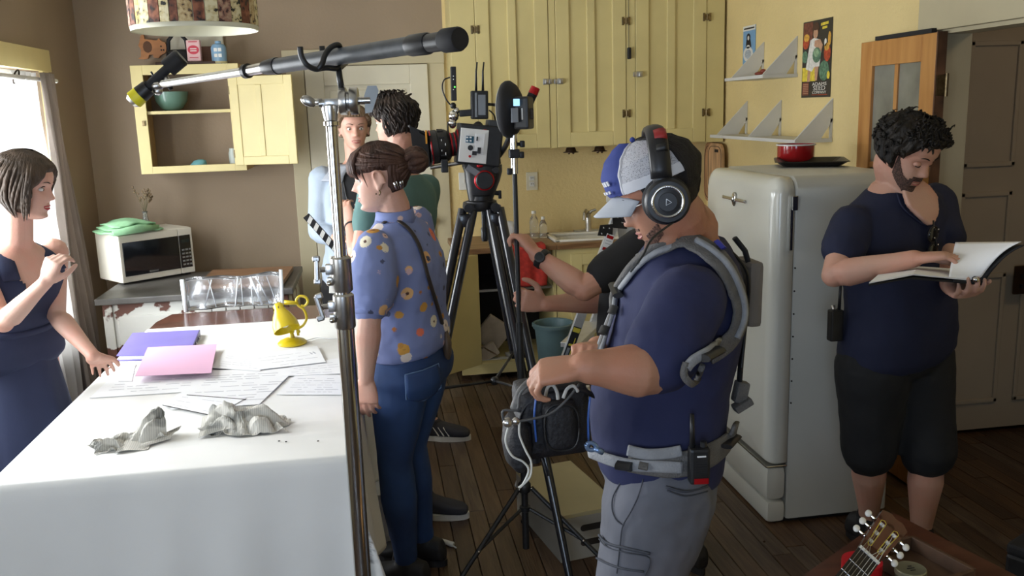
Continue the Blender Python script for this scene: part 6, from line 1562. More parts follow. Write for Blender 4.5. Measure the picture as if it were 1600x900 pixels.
for h_, k_, a_ in ((hL, knL, anL), (hR, knR, anR)): pts, rr = leg(h_, k_, a_, 1.16, .026, 1.02); rr[-1] = rr[-2] = .098; rr[-3] = .102; b.limb(pts[:-1]+[pts[-1]], rr, 20)
remesh(build('shorts', b, m_sh, pe, True), .009, 4, .010, .1)
M_BE = mat('beard_black', (.022, .013, .010), .8, var=.4, vs=260, col2=(.15, .08, .06), bump=.6, bs=300)
def bef(a, z):
    aa = abs(a); ok = False
    if aa < .60: ok = z < -.078 or (-.0575 < z < -.043 and aa < .46) or (.38 < aa and z < -.052)
    elif aa < 1.40: ok = z < -.060+.080*((aa-.60)/.8)**2.2 and z > -.112+.05*((aa-.60)/.8)**1.5
    if abs(z+.068) < .0095 and aa < .40: ok = False
    return .0030 if ok else -.01
build('beard', He.patch('beard', bef, M_BE, pe, 110, 70, -.119, .03, -1.7, 1.7), M_BE, pe, True)
M_HE = hair_mat('hair_black', (.006, .005, .004), (.022, .016, .012))
def hef(a, z):
    aa = abs(a); edge = .060 if aa < .7 else .060-.11*(aa-.7)
    if aa > 1.45: edge = -.05
    if 1.15 < aa <= 1.45: edge = .0
    return .022*min(1, (z-edge)/.02) if z > edge-.008 else -.01
st = []; rn = random.Random(8)
for k in range(260):
    a0 = rn.uniform(-PI, PI); z0 = rn.uniform(.0, .115) if abs(a0) > 1.3 else rn.uniform(.066, .115)
    p0 = He.surf(a0, z0, .016); n_ = (He.surf(a0, z0, .05)-p0).normalized(); t1 = n_.cross(He.u if abs(n_.dot(He.u)) < .9 else He.f).normalized(); t2 = n_.cross(t1); ph = rn.uniform(0, 6.28); R_ = rn.uniform(.005, .010); pts = []
    d_ = (t1*math.cos(ph)+t2*math.sin(ph))
    for q in range(9):
        t = q/8; pts.append(p0+d_*(R_*2.4*t)+n_*(.006+R_*math.sin(t*PI*1.15)+.004*math.sin(t*9))+t2*(R_*.7*math.sin(t*5+ph)))
    st.append((pts, rn.uniform(.0022, .0048)))
for k in range(7):
    a0 = -1.9+k*.5; p0 = He.surf(a0*.6, .1, .03); st.append(([p0, p0+He.u*.016+He.l*.006*math.cos(k), p0+He.u*.022+He.l*.016*math.cos(k), p0+He.u*.012+He.l*.022*math.cos(k)], .0025))
hair_cap(He, 'hair', hef, M_HE, pe, .004, 22, st)
face_details(He, pe, SK, M_LIP, M_HE, 'closed')
m_sock = mat('black_sock', (.012, .012, .014), .9)
for an_ in (anR, anL):
    build('sock', MB().limb([an_+V((0, 0, .015)), an_+V((0, 0, -.04))], [.048, .046]), m_sock, pe, True)
    shoe(pe, an_, (.35, -.9), mdk, mdk, 1.1)
# sunglasses hanging at neckline
sg_ = empty('sunglasses', onE(.66, PI/2, .04), 'dark sunglasses hooked on the neckline of the bearded man', 'sunglasses')
g0 = P(1402, 330, 2.63); g0 = onE(.78, PI/2, .028)
for i, (dx, dz) in enumerate(((0, -.02), (.004, -.075))):
    c_ = g0+E_.l*dx+V((0, 0, dz))+E_.f*.008
    build('lens', MB().ell(c_, (.021, .006, .024), axes(E_.l, E_.f, V((0, 0, 1))), 3), m_bgl, sg_, True)
    build('rim', MB().tube([c_+E_.l*.023*math.cos(t)+V((0, 0, .026*math.sin(t))) for t in [2*PI*k/18 for k in range(19)]], .0025, 6), m_black, sg_, True)
build('temple', MB().tube([g0+V((0, 0, .025))+E_.f*.005, g0+V((0, 0, -.05))+E_.f*.012+E_.l*.012, g0+V((0, 0, -.11))+E_.f*.012+E_.l*.016], .003, 8), m_black, sg_, True)
for q, dz in ((.012, -.005), (-.004, -.03), (.014, -.055), (.010, -.085)): build('stud', MB().sph(g0+E_.l*q+V((0, 0, dz))+E_.f*.017, .0035, 1), m_chrome, sg_, True)
# open binder in his hands
nb_ = empty('open_binder', P(1450, 430, 2.36), 'open black binder with white pages held by the bearded man', 'binder')
a0, a1, s0, s1 = P(1357, 444, 2.40), P(1430, 430, 2.55), P(1528, 440, 2.30), P(1533, 432, 2.50)
mid0, mid1 = P(1430, 437, 2.33), P(1440, 424, 2.55)
build('cover', MB().prism([P(1357, 445, 2.30), P(1425, 433, 2.30), P(1432, 420, 2.52), P(1372, 430, 2.52)], (0, 0, -.004)), m_blackm, nb_)
build('cover', MB().prism([P(1425, 433, 2.30), P(1530, 442, 2.28), P(1533, 425, 2.50), P(1432, 420, 2.52)], (0, 0, -.006)), m_blackm, nb_)
build('page_stack', MB().prism([P(1358, 443, 2.30), P(1427, 430, 2.30), P(1434, 418, 2.52), P(1374, 429, 2.52)], (0, 0, .003)), m_paper, nb_)
build('page_stack', MB().prism([P(1427, 430, 2.30), P(1522, 439, 2.28), P(1528, 424, 2.50), P(1434, 418, 2.52)], (0, 0, .004)), m_paper, nb_)
pA, pB, pC, pD = P(1482, 435, 2.29), P(1528, 440, 2.28), P(1596, 378, 2.22), P(1493, 379, 2.50)
def pgf(u, v):
    return pA.lerp(pB, u).lerp(pD.lerp(pC, u), v)+V((0, 0, .02*math.sin(PI*v)*(.3+.7*u)))
build('raised_page', MB().grid(pgf, 12, 10, .0015), m_paper, nb_, True)
build('raised_cover', MB().grid(lambda u, v: pgf(u, v)+V((.010, -.004, -.010)), 8, 8, .003), m_blackm, nb_, True)
build('spine', MB().tube([P(1524, 438, 2.275), P(1538, 428, 2.48)], .012, 10), m_blackm, nb_, True)
build('ring_clamp', MB().sph(P(1525, 437, 2.265), .009).sph(P(1533, 431, 2.4), .008), m_chrome, nb_, True)
# radio on his hip
rp = P(1305, 508, 2.80)
rd = empty('belt_radio', rp, 'black two-way radio with stub antenna clipped at the right hip of the bearded man', 'radio')
build('radio_body', MB().box(rp+V((.0, 0, 0)), (.045, .035, .11), None, .006), m_black, rd)
build('antenna', MB().cyl(rp+V((.012, 0, .05)), rp+V((.014, 0, .16)), .006, .004, 10), m_black, rd, True)
build('knob', MB().cyl(rp+V((-.01, 0, .05)), rp+V((-.01, 0, .07)), .007, seg=12), m_steel, rd, True)

# ------------------------------------------------------------------ F: camera operator, seen from behind; G: young man facing the camera
F_ = Fig(P(617, 465, 3.92), P(628, 268, 3.90), (-.75, .66), M_HW, M_HD, 1.0, 1.0)
pf_ = empty('person', (F_.pel.x, F_.pel.y, 0), 'dark-haired man in a teal tee seen from behind beside the white door', 'person')
Hf = Head(P(616, 190, 3.86), (-.80, .60, -.05), k=.93)
b = MB(); Hf.mesh(b); F_.torso(b, -.12, 1.02, 0); b.limb([F_.neck-F_.ax*.02, Hf.loc(-.025, 0, -.07)], [.06, .057])
sL = F_.shoulder(1, .175, .86); eL = P(562, 402, 3.66); wL = P(548, 352, 3.90); sR = F_.shoulder(-1, .175, .86); eR = sR+V((-.06, .05, -.27)); wR = eR+V((-.15, .1, .1))
for s_, e_, w_ in ((sL, eL, wL), (sR, eR, wR)): pts, rr = arm(b, s_, e_, w_, 1.08, 0, 2.0); b.limb(pts, rr)
hand(b, wL, V((-.3, .4, .8)), V((.4, .8, 0)), 1, (.5, .5, .6, .6)); hand(b, wR, V((-.5, .5, .5)), V((0, -1, 0)), -1)
hL, hR = F_.hip(1), F_.hip(-1)
anL, anR = PZ(663, 775, .09), PZ(607, 785, .09); knL, knR = hL.lerp(anL, .5), hR.lerp(anR, .5)
for h_, k_, a_ in ((hL, knL, anL), (hR, knR, anR)): pts, rr = leg(h_, k_, a_, 1.0); b.limb(pts, rr)
remesh(build('body', b, SK, pf_, True), .005, 3)
m_teal = cloth_mat('teal_jersey', (.09, .18, .17), bs=10)
b = MB(); b.loft([F_.sec(t, .016) for t in (-.02, .1, .25, .4, .55, .7, .82, .9, .95, .985)], 36)
for s_, e_ in ((sL, eL), (sR, eR)): b.limb([s_, s_.lerp(e_, .3), s_.lerp(e_, .52)], [.068, .066, .064], 20)
remesh(build('t_shirt', b, m_teal, pf_, True), .009, 4, .01, .1)
b = MB(); b.loft([F_.sec(t, .014) for t in (-.16, -.08, 0, .06)], 30)
for h_, k_, a_ in ((hL, knL, anL), (hR, knR, anR)): pts, rr = leg(h_, k_, a_, 1.08, .02, .95); b.limb(pts, rr)
remesh(build('shorts', b, m_sh, pf_, True), .010, 4, .008)
m_solew = mat('white_sole', (.62, .60, .55), .5)
shoe(pf_, anL, (.9, -.3), mat('dark_canvas', (.03, .03, .04), .8), m_solew, 1.0); shoe(pf_, anR, (-.9, -.35), mat('dark_canvas', (.03, .03, .04), .8), m_solew, 1.05)
def hff(a, z):
    aa = abs(a); edge = .062 if aa < .6 else .062-.07*(aa-.6)
    if aa > 1.5: edge = -.068
    if 1.1 < aa <= 1.5: edge = -.0
    return .017*min(1, (z-edge)/.02) if z > edge-.008 else -.01
st = []; rn = random.Random(12)
for k in range(260):
    a0 = rn.uniform(-PI, PI); z0 = rn.uniform(-.04, .115) if abs(a0) > 1.5 else rn.uniform(.065, .115); p0 = Hf.surf(a0, z0, .012)
    st.append(([p0, Hf.surf(a0+.08, z0-.010, .021), Hf.surf(a0+.12+rn.uniform(-.1, .1), z0-.026, .026), Hf.surf(a0+.14, z0-.042, .020)] if z0 < .09 else [p0, p0+Hf.u*.014, p0+Hf.u*.018+Hf.l*rn.uniform(-.02, .02), p0+Hf.u*.010+Hf.l*rn.uniform(-.03, .03)], rn.uniform(.003, .005)))
hair_cap(Hf, 'hair', hff, hair_mat('hair_espresso', (.012, .008, .006), (.04, .025, .018)), pf_, .003, 30, st)
face_details(Hf, pf_, SK, M_LIP, M_HE, 'open')
build('bracelet', MB().lathe(wL+(eL-wL).normalized()*.02, [(.030, -.004), (.033, 0), (.030, .004)], (eL-wL), 24), m_strap, pf_, True)

G_ = Fig(P(556, 436, 4.80), P(556, 256, 4.80), (.0, -1), M_HW, M_HD, .95, .9)
pg_ = empty('person', (G_.pel.x, G_.pel.y, 0), 'young man in an open pale denim shirt facing the camera by the door', 'person')
Hg = Head(P(553, 200, 4.75), (.12, -.99, -.06), k=.95)
b = MB(); Hg.mesh(b); G_.torso(b, -.12, 1.02, 0); b.limb([G_.neck-G_.ax*.02, G_.neck+G_.ax*.04, Hg.loc(-.025, 0, -.07)], [.062, .056, .054])
for sg in (-1, 1):
    s_ = G_.shoulder(sg, .17, .86); e_ = s_+V((sg*.04, -.02, -.27)); w_ = e_+V((-sg*.10, -.16, -.02)); pts, rr = arm(b, s_, e_, w_, 1.0, 0, 2.0); b.limb(pts, rr); hand(b, w_, V((-sg*.6, -.5, 0)), V((0, 0, -1)), sg)
    h_ = G_.hip(sg); a_ = PZ(676, 660, .09) if sg > 0 else V((h_.x, h_.y, .09)); pts, rr = leg(h_, h_.lerp(a_, .5), a_); b.limb(pts, rr)
    if sg > 0: an_g = a_
    else: an_g2 = a_
remesh(build('body', b, SK, pg_, True), .0045, 3)
m_den = cloth_mat('pale_denim', (.34, .40, .48), bs=14)
b = MB().grid(lambda u, v: onB(-.02+.96*v, PI/2+(2*u-1)*(.16+.2*v), .0255-.004*v, G_, 1), 10, 20, .004); build('undershirt', b, m_blackm, pg_, True)
b = MB()
for sg in (-1, 1):
    s_ = G_.shoulder(sg, .17, .86); e_ = s_+V((sg*.04, -.02, -.27)); w_ = e_+V((-sg*.10, -.16, -.02)); pts, rr = arm(b, s_, e_, w_, 1.12, .014, 1.7); b.limb(pts, rr, 18)
b.loft([G_.sec(t, .020) for t in (-.04, .1, .25, .4, .55, .7, .82, .9, .94)], 36)
remesh(build('denim_shirt', b, m_den, pg_, True), .008, 3, .010, .09)
b = MB().grid(lambda u, v: onB(.86+.14*v, PI/2+.28+u*(2*PI-.56), .030+.012*(1-v), G_, 1), 40, 6, .005); build('collar', b, cloth_mat('denim_collar', (.30, .32, .36)), pg_, True)
seam(pg_, 'lanyard', [onB(.95, PI/2+.5, .03, G_, 1), onB(.7, PI/2+.15, .034, G_, 1), onB(.45, PI/2-.1, .034, G_, 1)], .004, m_black)
b = MB(); b.loft([G_.sec(t, .012) for t in (-.16, -.08, 0, .06)], 30)
for sg, a_ in ((1, an_g), (-1, an_g2)): h_ = G_.hip(sg); pts, rr = leg(h_, h_.lerp(a_, .5), a_, 1.03, .012, 1.9); b.limb(pts, rr)
remesh(build('trousers', b, m_blk, pg_, True), .010, 3)
shoe(pg_, an_g, (.95, -.3), mat('dark_canvas', (.02, .02, .03)), m_solew, 1.05, stripes=m_white); shoe(pg_, an_g2, (.1, -.9), mat('dark_canvas', (.02, .02, .03)), m_solew)
hair_cap(Hg, 'hair', lambda a, z: .018 if z > (.062 if abs(a) < .8 else .062-.09*(abs(a)-.8) if abs(a) < 1.5 else -.05) else -.01, hair_mat('hair_sand', (.10, .06, .03), (.2, .13, .08)), pg_, .002, 40)
face_details(Hg, pg_, SK, M_LIP, mat('brow_sand', (.14, .08, .05), .8), 'open')
# ================================================================== GEAR
from mathutils.bvhtree import BVHTree
bpy.context.view_layer.update()
def bvh(o):
    dg = bpy.context.evaluated_depsgraph_get(); e = o.evaluated_get(dg); me = e.to_mesh(); mw = o.matrix_world.copy()
    t = BVHTree.FromPolygons([mw @ v.co for v in me.vertices], [tuple(p.vertices) for p in me.polygons]); e.to_mesh_clear(); return t
def snap(tree, pts, off=.006):
    """points on the surface of a garment under the given photo points; beside it, the nearest depth is kept"""
    out = []; dep = 1.8
    for x, y in pts:
        d = ray(x, y).normalized(); h = tree.ray_cast(CAM, d)
        if h[0] is None:
            q = P(x, y, dep)
            for _ in range(4):
                f = tree.find_nearest(q); q = CAM+d*((f[0]-CAM).dot(d))
            out.append(q-d*off*.5)
        else:
            n = h[1] if h[1].dot(d) < 0 else -h[1]; out.append(h[0]+n*off)
        dep = out[-1].y
    return out
t_bl = bvh(b_blouse)
build('strap', MB().tube(smooth_pts(snap(t_bl, [(600, 350), (612, 343), (626, 349), (640, 362), (652, 382), (660, 405), (667, 432), (674, 455), (682, 480), (688, 502)], .005)+[P(693, 512, 2.99)], 4), .0085, 8, .35), m_strap, SC.objects['shoulder_bag'], True)

# ---------- stand with boom
SX, SY = -.078, 1.90
cs = empty('grip_stand', (SX, SY, 0), 'chrome grip stand with knuckle head standing beside the dining table', 'stand')
z1, z2, z3 = P(535, 400, SY).z, P(540, 512, SY).z, P(516, 165, SY).z
build('lower_tube', MB().cyl((SX, SY, .18), (SX, SY, z2), .0185, seg=28), m_chrome, cs, 40)
build('middle_tube', MB().cyl((SX, SY, z2-.02), (SX, SY, z1), .0155, seg=28), m_chrome, cs, 40)
build('upper_tube', MB().cyl((SX, SY, z1-.02), (SX, SY, z3-.02), .0118, seg=28), m_chrome, cs, 40)
build('ring_joint', MB().lathe((SX, SY, P(516, 193, SY).z), [(.012, -.006), (.0155, -.004), (.0155, .004), (.012, .006)]), m_chrome, cs, 40)
for i, (za, zb2, r) in enumerate([(P(540, 455, SY).z, P(538, 400, SY).z, .0215), (P(541, 512, SY).z, P(540, 458, SY).z, .0225)]):
    c_ = build('collar', MB().lathe((SX, SY, za), [(r-.002, 0), (r, .003), (r, zb2-za-.004), (r-.004, zb2-za)], seg=28), m_steel, cs, 40)
    zz = (za+zb2)/2+.012
    build('clamp_boss', MB().box((SX-.024, SY-.004, zz), (.018, .02, .022), None, .003).box((SX-.024, SY-.004, zz-.026), (.014, .016, .018), None, .003).cyl((SX-.034, SY-.004, zz), (SX-.044, SY-.006, zz), .006), m_steel, c_, 40)
    rt_ = Matrix.Rotation(-.25 if i else .05, 3, 'Y')
    build('wing_handle', MB().box((SX-.050, SY-.006, zz), (.010, .012, .052), rt_, .003).box((SX-.050, SY-.006, zz-.024), (.016, .012, .012), rt_, .003).box((SX-.050, SY-.006, zz+.024), (.016, .012, .012), rt_, .003), m_steel, c_)
    build('bolt', MB().sph((SX-.026, SY-.016, zz-.028), .0065), m_chrome, c_, True)
for k in range(3):
    a = .6+k*2*PI/3; build('leg', MB().tube([(SX, SY, .20+.03*k), (SX+.06*math.cos(a), SY+.06*math.sin(a), .19+.03*k), (SX+.12*math.cos(a), SY+.12*math.sin(a), .05), (SX+.36*math.cos(a), SY+.36*math.sin(a), .012)], .012, 12), m_chrome, cs, True)
# knuckle head
kn = P(543, 158, SY); kz = kn.z
build('post_top', MB().lathe((SX, SY, z3-.03), [(.013, 0), (.017, .02), (.017, .03), (.010, .034)]), m_steel, cs, 40)
build('side_bracket', MB().box((SX+.004, SY, kz-.002), (.030, .022, .016), None, .004).cyl((SX-.022, SY, kz-.004), (SX+.03, SY, kz), .008), m_steel, cs, 40)
hd_ = build('knuckle_head', MB().lathe((SX+.020, SY-.004, kz), [(.026, 0), (.0275, .002), (.0275, .014), (.020, .016), (.020, .020), (.0275, .022), (.0275, .036), (.026, .038)], V((1, -.1, 0)), 32), m_steel, cs, 40)
build('clamp_plate', MB().prism([V((SX+.070, SY-.012, kz-.026)), V((SX+.084, SY-.012, kz-.024)), V((SX+.100, SY-.012, kz+.018)), V((SX+.096, SY-.012, kz+.029)), V((SX+.078, SY-.012, kz+.029)), V((SX+.070, SY-.012, kz+.010))], (0, .022, 0)), mat('dull_steel', (.22, .22, .21), .4, .9, var=.2), hd_)
build('axle', MB().cyl((SX+.055, SY-.006, kz), (SX+.082, SY-.008, kz), .008), m_chrome, hd_, 40)
build('wing_handle', MB().ell((SX-.042, SY-.004, kz+.002), (.017, .006, .011), Matrix.Rotation(.5, 3, 'Y'), 2).cyl((SX-.03, SY-.002, kz), (SX-.015, SY, kz), .007), m_steel, hd_, True)
# cradle (holder) carrying the pole
cr_ = empty('boom_cradle', P(531, 130, SY), 'black forked boom pole holder on top of the grip stand', 'holder')
def smt(l): return smooth_pts([P(x, y, Y) for x, y, Y in l], 5)
build('post', MB().tube([P(534, 140, SY), P(531, 124, SY), P(529, 106, SY)], [.0065, .0065, .006], 12), m_black, cr_, True)
build('front_fork', MB().tube(smt([(469, 73, 1.85), (471, 88, 1.85), (480, 102, 1.85), (495, 108, 1.86), (503, 100, 1.86), (508, 85, 1.87), (517, 74, 1.88), (528, 70, 1.89), (532, 76, 1.90)]), .0058, 10), m_black, cr_, True)
build('rear_fork', MB().tube(smt([(495, 108, 1.86), (510, 106, 1.88), (528, 107, 1.90), (538, 100, 1.95), (540, 98, 1.97)]), .0058, 10), m_black, cr_, True)
build('fork_tip', MB().tube([P(503, 72, 1.97), P(504, 82, 1.97), P(508, 100, 1.94)], .006, 10), m_black, cr_, True)
# boom pole
bo = empty('boom_pole', P(500, 95, SY), 'long boom pole with black grip tube and silver thin section reaching over the table', 'boom pole')
m_gry = mat('carbon_tube', (.05, .055, .06), .45, var=.2, vs=40, stretch=(1, 1, 1))
def bl(pts, r, name, m, seg=24, par=None): return build(name, MB().tube([P(*p) for p in pts], r, seg), m, par or bo, 40)
bl([(434, 103, 2.08), (648, 70, 1.72)], [.0168, .0170], 'main_tube', m_gry)
bl([(640, 72, 1.73), (644, 71, 1.725), (668, 68, 1.69), (671, 67, 1.685)], [.0185, .0200, .0200, .018], 'rear_collar', m_black)
bl([(668, 68, 1.69), (694, 64, 1.65)], [.0170, .0175], 'rear_sleeve', m_black)
bl([(692, 64, 1.655), (696, 63.5, 1.65), (716, 61, 1.62), (719, 60.5, 1.615)], [.0190, .0215, .0215, .019], 'end_cap', m_blackm)
bl([(434, 103, 2.08), (431, 103.3, 2.085), (419, 105, 2.10), (414, 105.6, 2.11)], [.0185, .0190, .0165, .0150], 'front_collar', m_black)
bl([(414, 105.6, 2.11), (386, 111, 2.17)], [.0125, .0120], 'silver_sleeve', m_steel); bl([(388, 110.6, 2.165), (383, 111.5, 2.175)], [.0165, .0165], 'ring', m_black)
bl([(384, 111.4, 2.17), (255, 131, 2.46)], [.0100, .0092], 'silver_tube', mat('silver_tube', (.72, .72, .68), .3, .7, var=.03))
mi = empty('boom_microphone', P(240, 130, 2.5), 'black shotgun microphone with a yellow ring at the boom tip', 'microphone')
MY = 2.5
def ml(pts, r, name, m, seg=22): return build(name, MB().tube([P(x, y, MY) for x, y in pts], r, seg), m, mi, 40)
ml([(282, 90), (262, 107)], [.0235, .0235], 'mic_body', m_blackm); ml([(284, 88.5), (281, 91)], [.021, .0245], 'rear_cap', m_black)
ml([(262, 107), (240, 127), (228, 140)], [.012, .012, .013], 'mic_neck', m_blackm)
ml([(232, 137), (219, 148)], [.0205, .0225], 'front_barrel', m_black); ml([(219.5, 147.5), (209, 156.5)], [.0225, .0235], 'yellow_ring', mat('ring_yellow', (.70, .62, .02), .5)); ml([(209, 156.5), (205, 160)], [.0220, .016], 'grille', m_steel)
for k, (a_, b_) in enumerate([((236, 112), (245, 128)), ((226, 127), (238, 138)), ((247, 148), (256, 130)), ((262, 137), (270, 134))]): build('shock_prong', MB().tube([P(a_[0], a_[1], MY), P(b_[0], b_[1], MY)], .0028, 6), m_black, mi, True)
build('swivel', MB().ell(P(245, 134, MY), (.018, .014, .014)).ell(P(254, 131, MY), (.012, .012, .010)).ell(P(247, 142, MY), (.012, .01, .012)).ell(P(260, 125, MY), (.009, .009, .011)), m_steel, mi, True)
build('mount_bar', MB().tube([P(252, 118, MY), P(260, 126, MY), P(268, 140, MY)], .006, 8), m_black, mi, True)

# ---------- cinema camera on tripod
YC = 3.40; sC = .00247
def pbx(name, x, y, w_, h_, d_, m, par, ang=0, bev=.003, Y=YC, dy=0, lab=None):
    return build(name, MB().box(P(x, y, Y)+V((0, dy, 0)), (w_*Y/1400*1.02, d_, h_*Y/1400*1.02), Matrix.Rotation(ang, 3, 'Y'), bev), m, par, label=lab)
tpd = empty('camera_tripod', V((P(752, 320, YC).x, YC, 0)), 'black two-stage video tripod with fluid head standing behind the floral blouse', 'tripod')
hubp = P(752, 322, YC)
build('bowl', MB().lathe(hubp+V((0, 0, -.01)), [(.055, 0), (.06, .01), (.06, .03), (.045, .035), (.045, .05), (.05, .055)]), m_black, tpd, 40)
build('shoulder', MB().box(hubp+V((-.004, 0, .0)), (.125, .10, .035), None, .01), m_black, tpd)
build('centre_grip', MB().lathe(P(756, 330, YC-.02)+V((0, 0, -.115)), [(.011, 0), (.014, .01), (.014, .05), (.010, .055), (.010, .115)]), m_black, tpd, 40)
feet = [PZ(640, 905, .02), PZ(897, 925, .02), PZ(852, 700, .02)]
feet = [V((hubp.x-.42, 3.05, .02)), PZ(893, 918, .02), V((hubp.x+.30, 4.02, .02))]
tops = [hubp+V((-.055, -.03, -.01)), hubp+V((.045, -.045, -.01)), hubp+V((.045, .04, -.01))]
knees = [P(668, 455, 3.22), P(814, 585, None) if False else None, None]
m_leg = mat('carbon_leg', (.012, .013, .018), .28, var=.5, vs=30, stretch=(1, 1, .2), coat=.4)
for i, (t0, f0) in enumerate(zip(tops, feet)):
    ax_ = (f0-t0).normalized(); side = ax_.cross(V((-.25, -1, 0))).normalized(); L_ = (f0-t0).length
    lg = build('leg', MB().tube([t0+side*.020, t0+side*.020+ax_*L_*.52], .0175, 12).tube([t0-side*.020, t0-side*.020+ax_*L_*.52], .0175, 12).box(t0+ax_*.04, (.05, .03, .05), None, .008), m_leg, tpd, 40)
    build('lower_tube', MB().tube([t0+ax_*L_*.48, f0], [.0185, .014], 12), m_leg, lg, 40)
    mid = t0+ax_*L_*.52
    build('leg_clamp', MB().box(mid, (.062, .042, .045), axes(side, ax_.cross(side), ax_) , .006).box(mid-V((.0, .022, 0)), (.03, .02, .03), None, .004), m_black, lg)
    build('hinge_knob', MB().cyl(t0+V((0, -.03, .01)), t0+V((0, .03, .01)), .017, seg=16), m_black, lg, 40)
    build('rubber_foot', MB().sph(f0+V((0, 0, .0)), .02), m_blackm, lg, True)
cen = sum((t0.lerp(f0, .52) for t0, f0 in zip(tops, feet)), V())/3
build('spreader', MB().tube([tops[0].lerp(feet[0], .5), cen], .006, 8).tube([tops[1].lerp(feet[1], .5), cen], .006, 8).tube([tops[2].lerp(feet[2], .5), cen], .006, 8).sph(cen, .018), m_black, tpd, True)
fh = build('fluid_head', MB().loft([(P(751, 312, YC), V((.046, 0, 0)), V((0, .036, 0))), (P(752, 300, YC), V((.054, 0, 0)), V((0, .04, 0))), (P(754, 282, YC), V((.066, 0, 0)), V((0, .045, 0))), (P(755, 268, YC), V((.072, 0, 0)), V((0, .045, 0))), (P(753, 258, YC), V((.076, 0, 0)), V((0, .045, 0)))], 28, 3), m_black, tpd, 40)
hc_ = P(757, 282, YC-.047)
build('red_ring', MB().lathe(hc_, [(.032, -.002), (.037, 0), (.039, .004), (.037, .008)], V((0, 1, 0)), 32), mat('anodised_red', (.45, .01, .015), .3, .5), fh, True)
build('tilt_dial', MB().lathe(hc_+V((0, -.006, 0)), [(.030, 0), (.033, .003), (.033, .010)], V((0, 1, 0)), 32), m_black, fh, 40)
pbx('head_plate', 752, 255, 56, 8, .09, m_black, tpd, -.1)
pbx('grey_cheek', 738, 266, 24, 10, .095, mat('grey_metal', (.25, .25, .26), .35, .6), tpd, .6)
build('lock_knob', MB().cyl(P(771, 301, YC), P(780, 302, YC), .009).box(P(781, 304, YC), (.012, .014, .032), None, .003), m_black, tpd, 40)
build('red_lever', MB().ell(P(750, 259, YC-.05), (.014, .01, .008)), mat('anodised_red', (.45, 0, 0)), tpd, True)
build('round_knob', MB().lathe(P(775, 266, YC-.05), [(.012, 0), (.015, .004), (.015, .012), (.010, .016)], V((0, 1, 0))), m_black, tpd, 40)

cc = empty('cinema_camera', P(745, 250, YC), 'digital cinema camera with pale control panel and red-ringed lens on the tripod', 'camera')
an = .13
m_pan = mat('panel_silver', (.78, .78, .76), .4, var=.03); m_red2 = mat('anodised_red', (.45, .01, .015))
pbx('camera_body', 747, 226, 66, 60, .12, m_black, cc, an, .006)
pl_ = pbx('control_panel', 737, 227, 42, 50, .006, m_pan, cc, an, .002, dy=-.064)
pbx('screen_keys', 731, 217, 12, 10, .004, mat('lcd_blue', (.03, .12, .2), .2), pl_, an, .001, dy=-.069)
for dx, dy in ((0, 0), (5, 0), (0, 5), (5, 5), (2, -4)): pbx('button', 727+dx, 214+dy, 3, 2.4, .003, m_paper, pl_, an, .0005, dy=-.0725)
build('dial', MB().lathe(P(732, 230, YC)+V((0, -.072, 0)), [(.009, 0), (.010, .002), (.010, .006)], V((0, 1, 0)), 20), m_black, pl_, 40)
build('record_button', MB().lathe(P(731, 243, YC)+V((0, -.071, 0)), [(.004, 0), (.005, .002), (.005, .004)], V((0, 1, 0)), 16), m_red2, pl_, 40)
pbx('flap', 746, 224, 14, 30, .004, m_paper, pl_, an, .001, dy=-.069); pbx('slot', 742, 216, 2, 6, .003, m_black, pl_, an, .0005, dy=-.0725); pbx('port', 738, 238, 7, 6, .003, m_black, pl_, an, .0005, dy=-.0725)
pbx('port', 745, 234, 5, 9, .003, m_black, pl_, an, .0005, dy=-.0725)
pbx('red_edge', 754, 208, 5, 12, .01, m_red2, cc, an, .001, dy=-.06)
pbx('battery', 771, 214, 24, 50, .09, mat('battery_grey', (.035, .036, .04), .5), cc, an, .004)
pbx('base_block', 745, 252, 50, 6, .08, m_steel, cc, .05, .002)
# lens
lc0, lc1 = P(718, 224, YC), P(670, 231, YC); axl = (lc1-lc0).normalized(); LL = (lc1-lc0).length
ln = build('lens', MB().lathe(lc0, [(.052, -.005), (.052, LL*.05), (.043, LL*.1), (.043, LL*.30), (.054, LL*.36), (.060, LL*.45), (.060, LL*.70), (.063, LL*.72), (.063, LL*.95), (.058, LL)], axl, 36), m_black, cc, 40)
for t, r in ((.03, .0535), (.14, .045), (.27, .045), (.93, .0645)): build('red_ring', MB().lathe(lc0+axl*LL*t, [(r-.002, -.003), (r, -.002), (r, .002), (r-.002, .003)], axl, 36), m_red2, ln, True)
for k in range(22):
    a = 2*PI*k/22; x_, y_ = frame(axl); build('focus_tooth', MB().box(lc0+axl*LL*.58+(x_*math.cos(a)+y_*math.sin(a))*.0605, (.022, .006, .006), None, .001), m_blackm, ln) if k % 2 == 0 else None
for k, zz in enumerate((-.028, -.012, .006, .022)): build('scale_mark', MB().box(lc0+axl*LL*(.62 if k % 2 else .50)+V((0, -.0610+abs(zz)*.25, zz)), (.003, .002, .010), None, .0004), m_paper, ln)
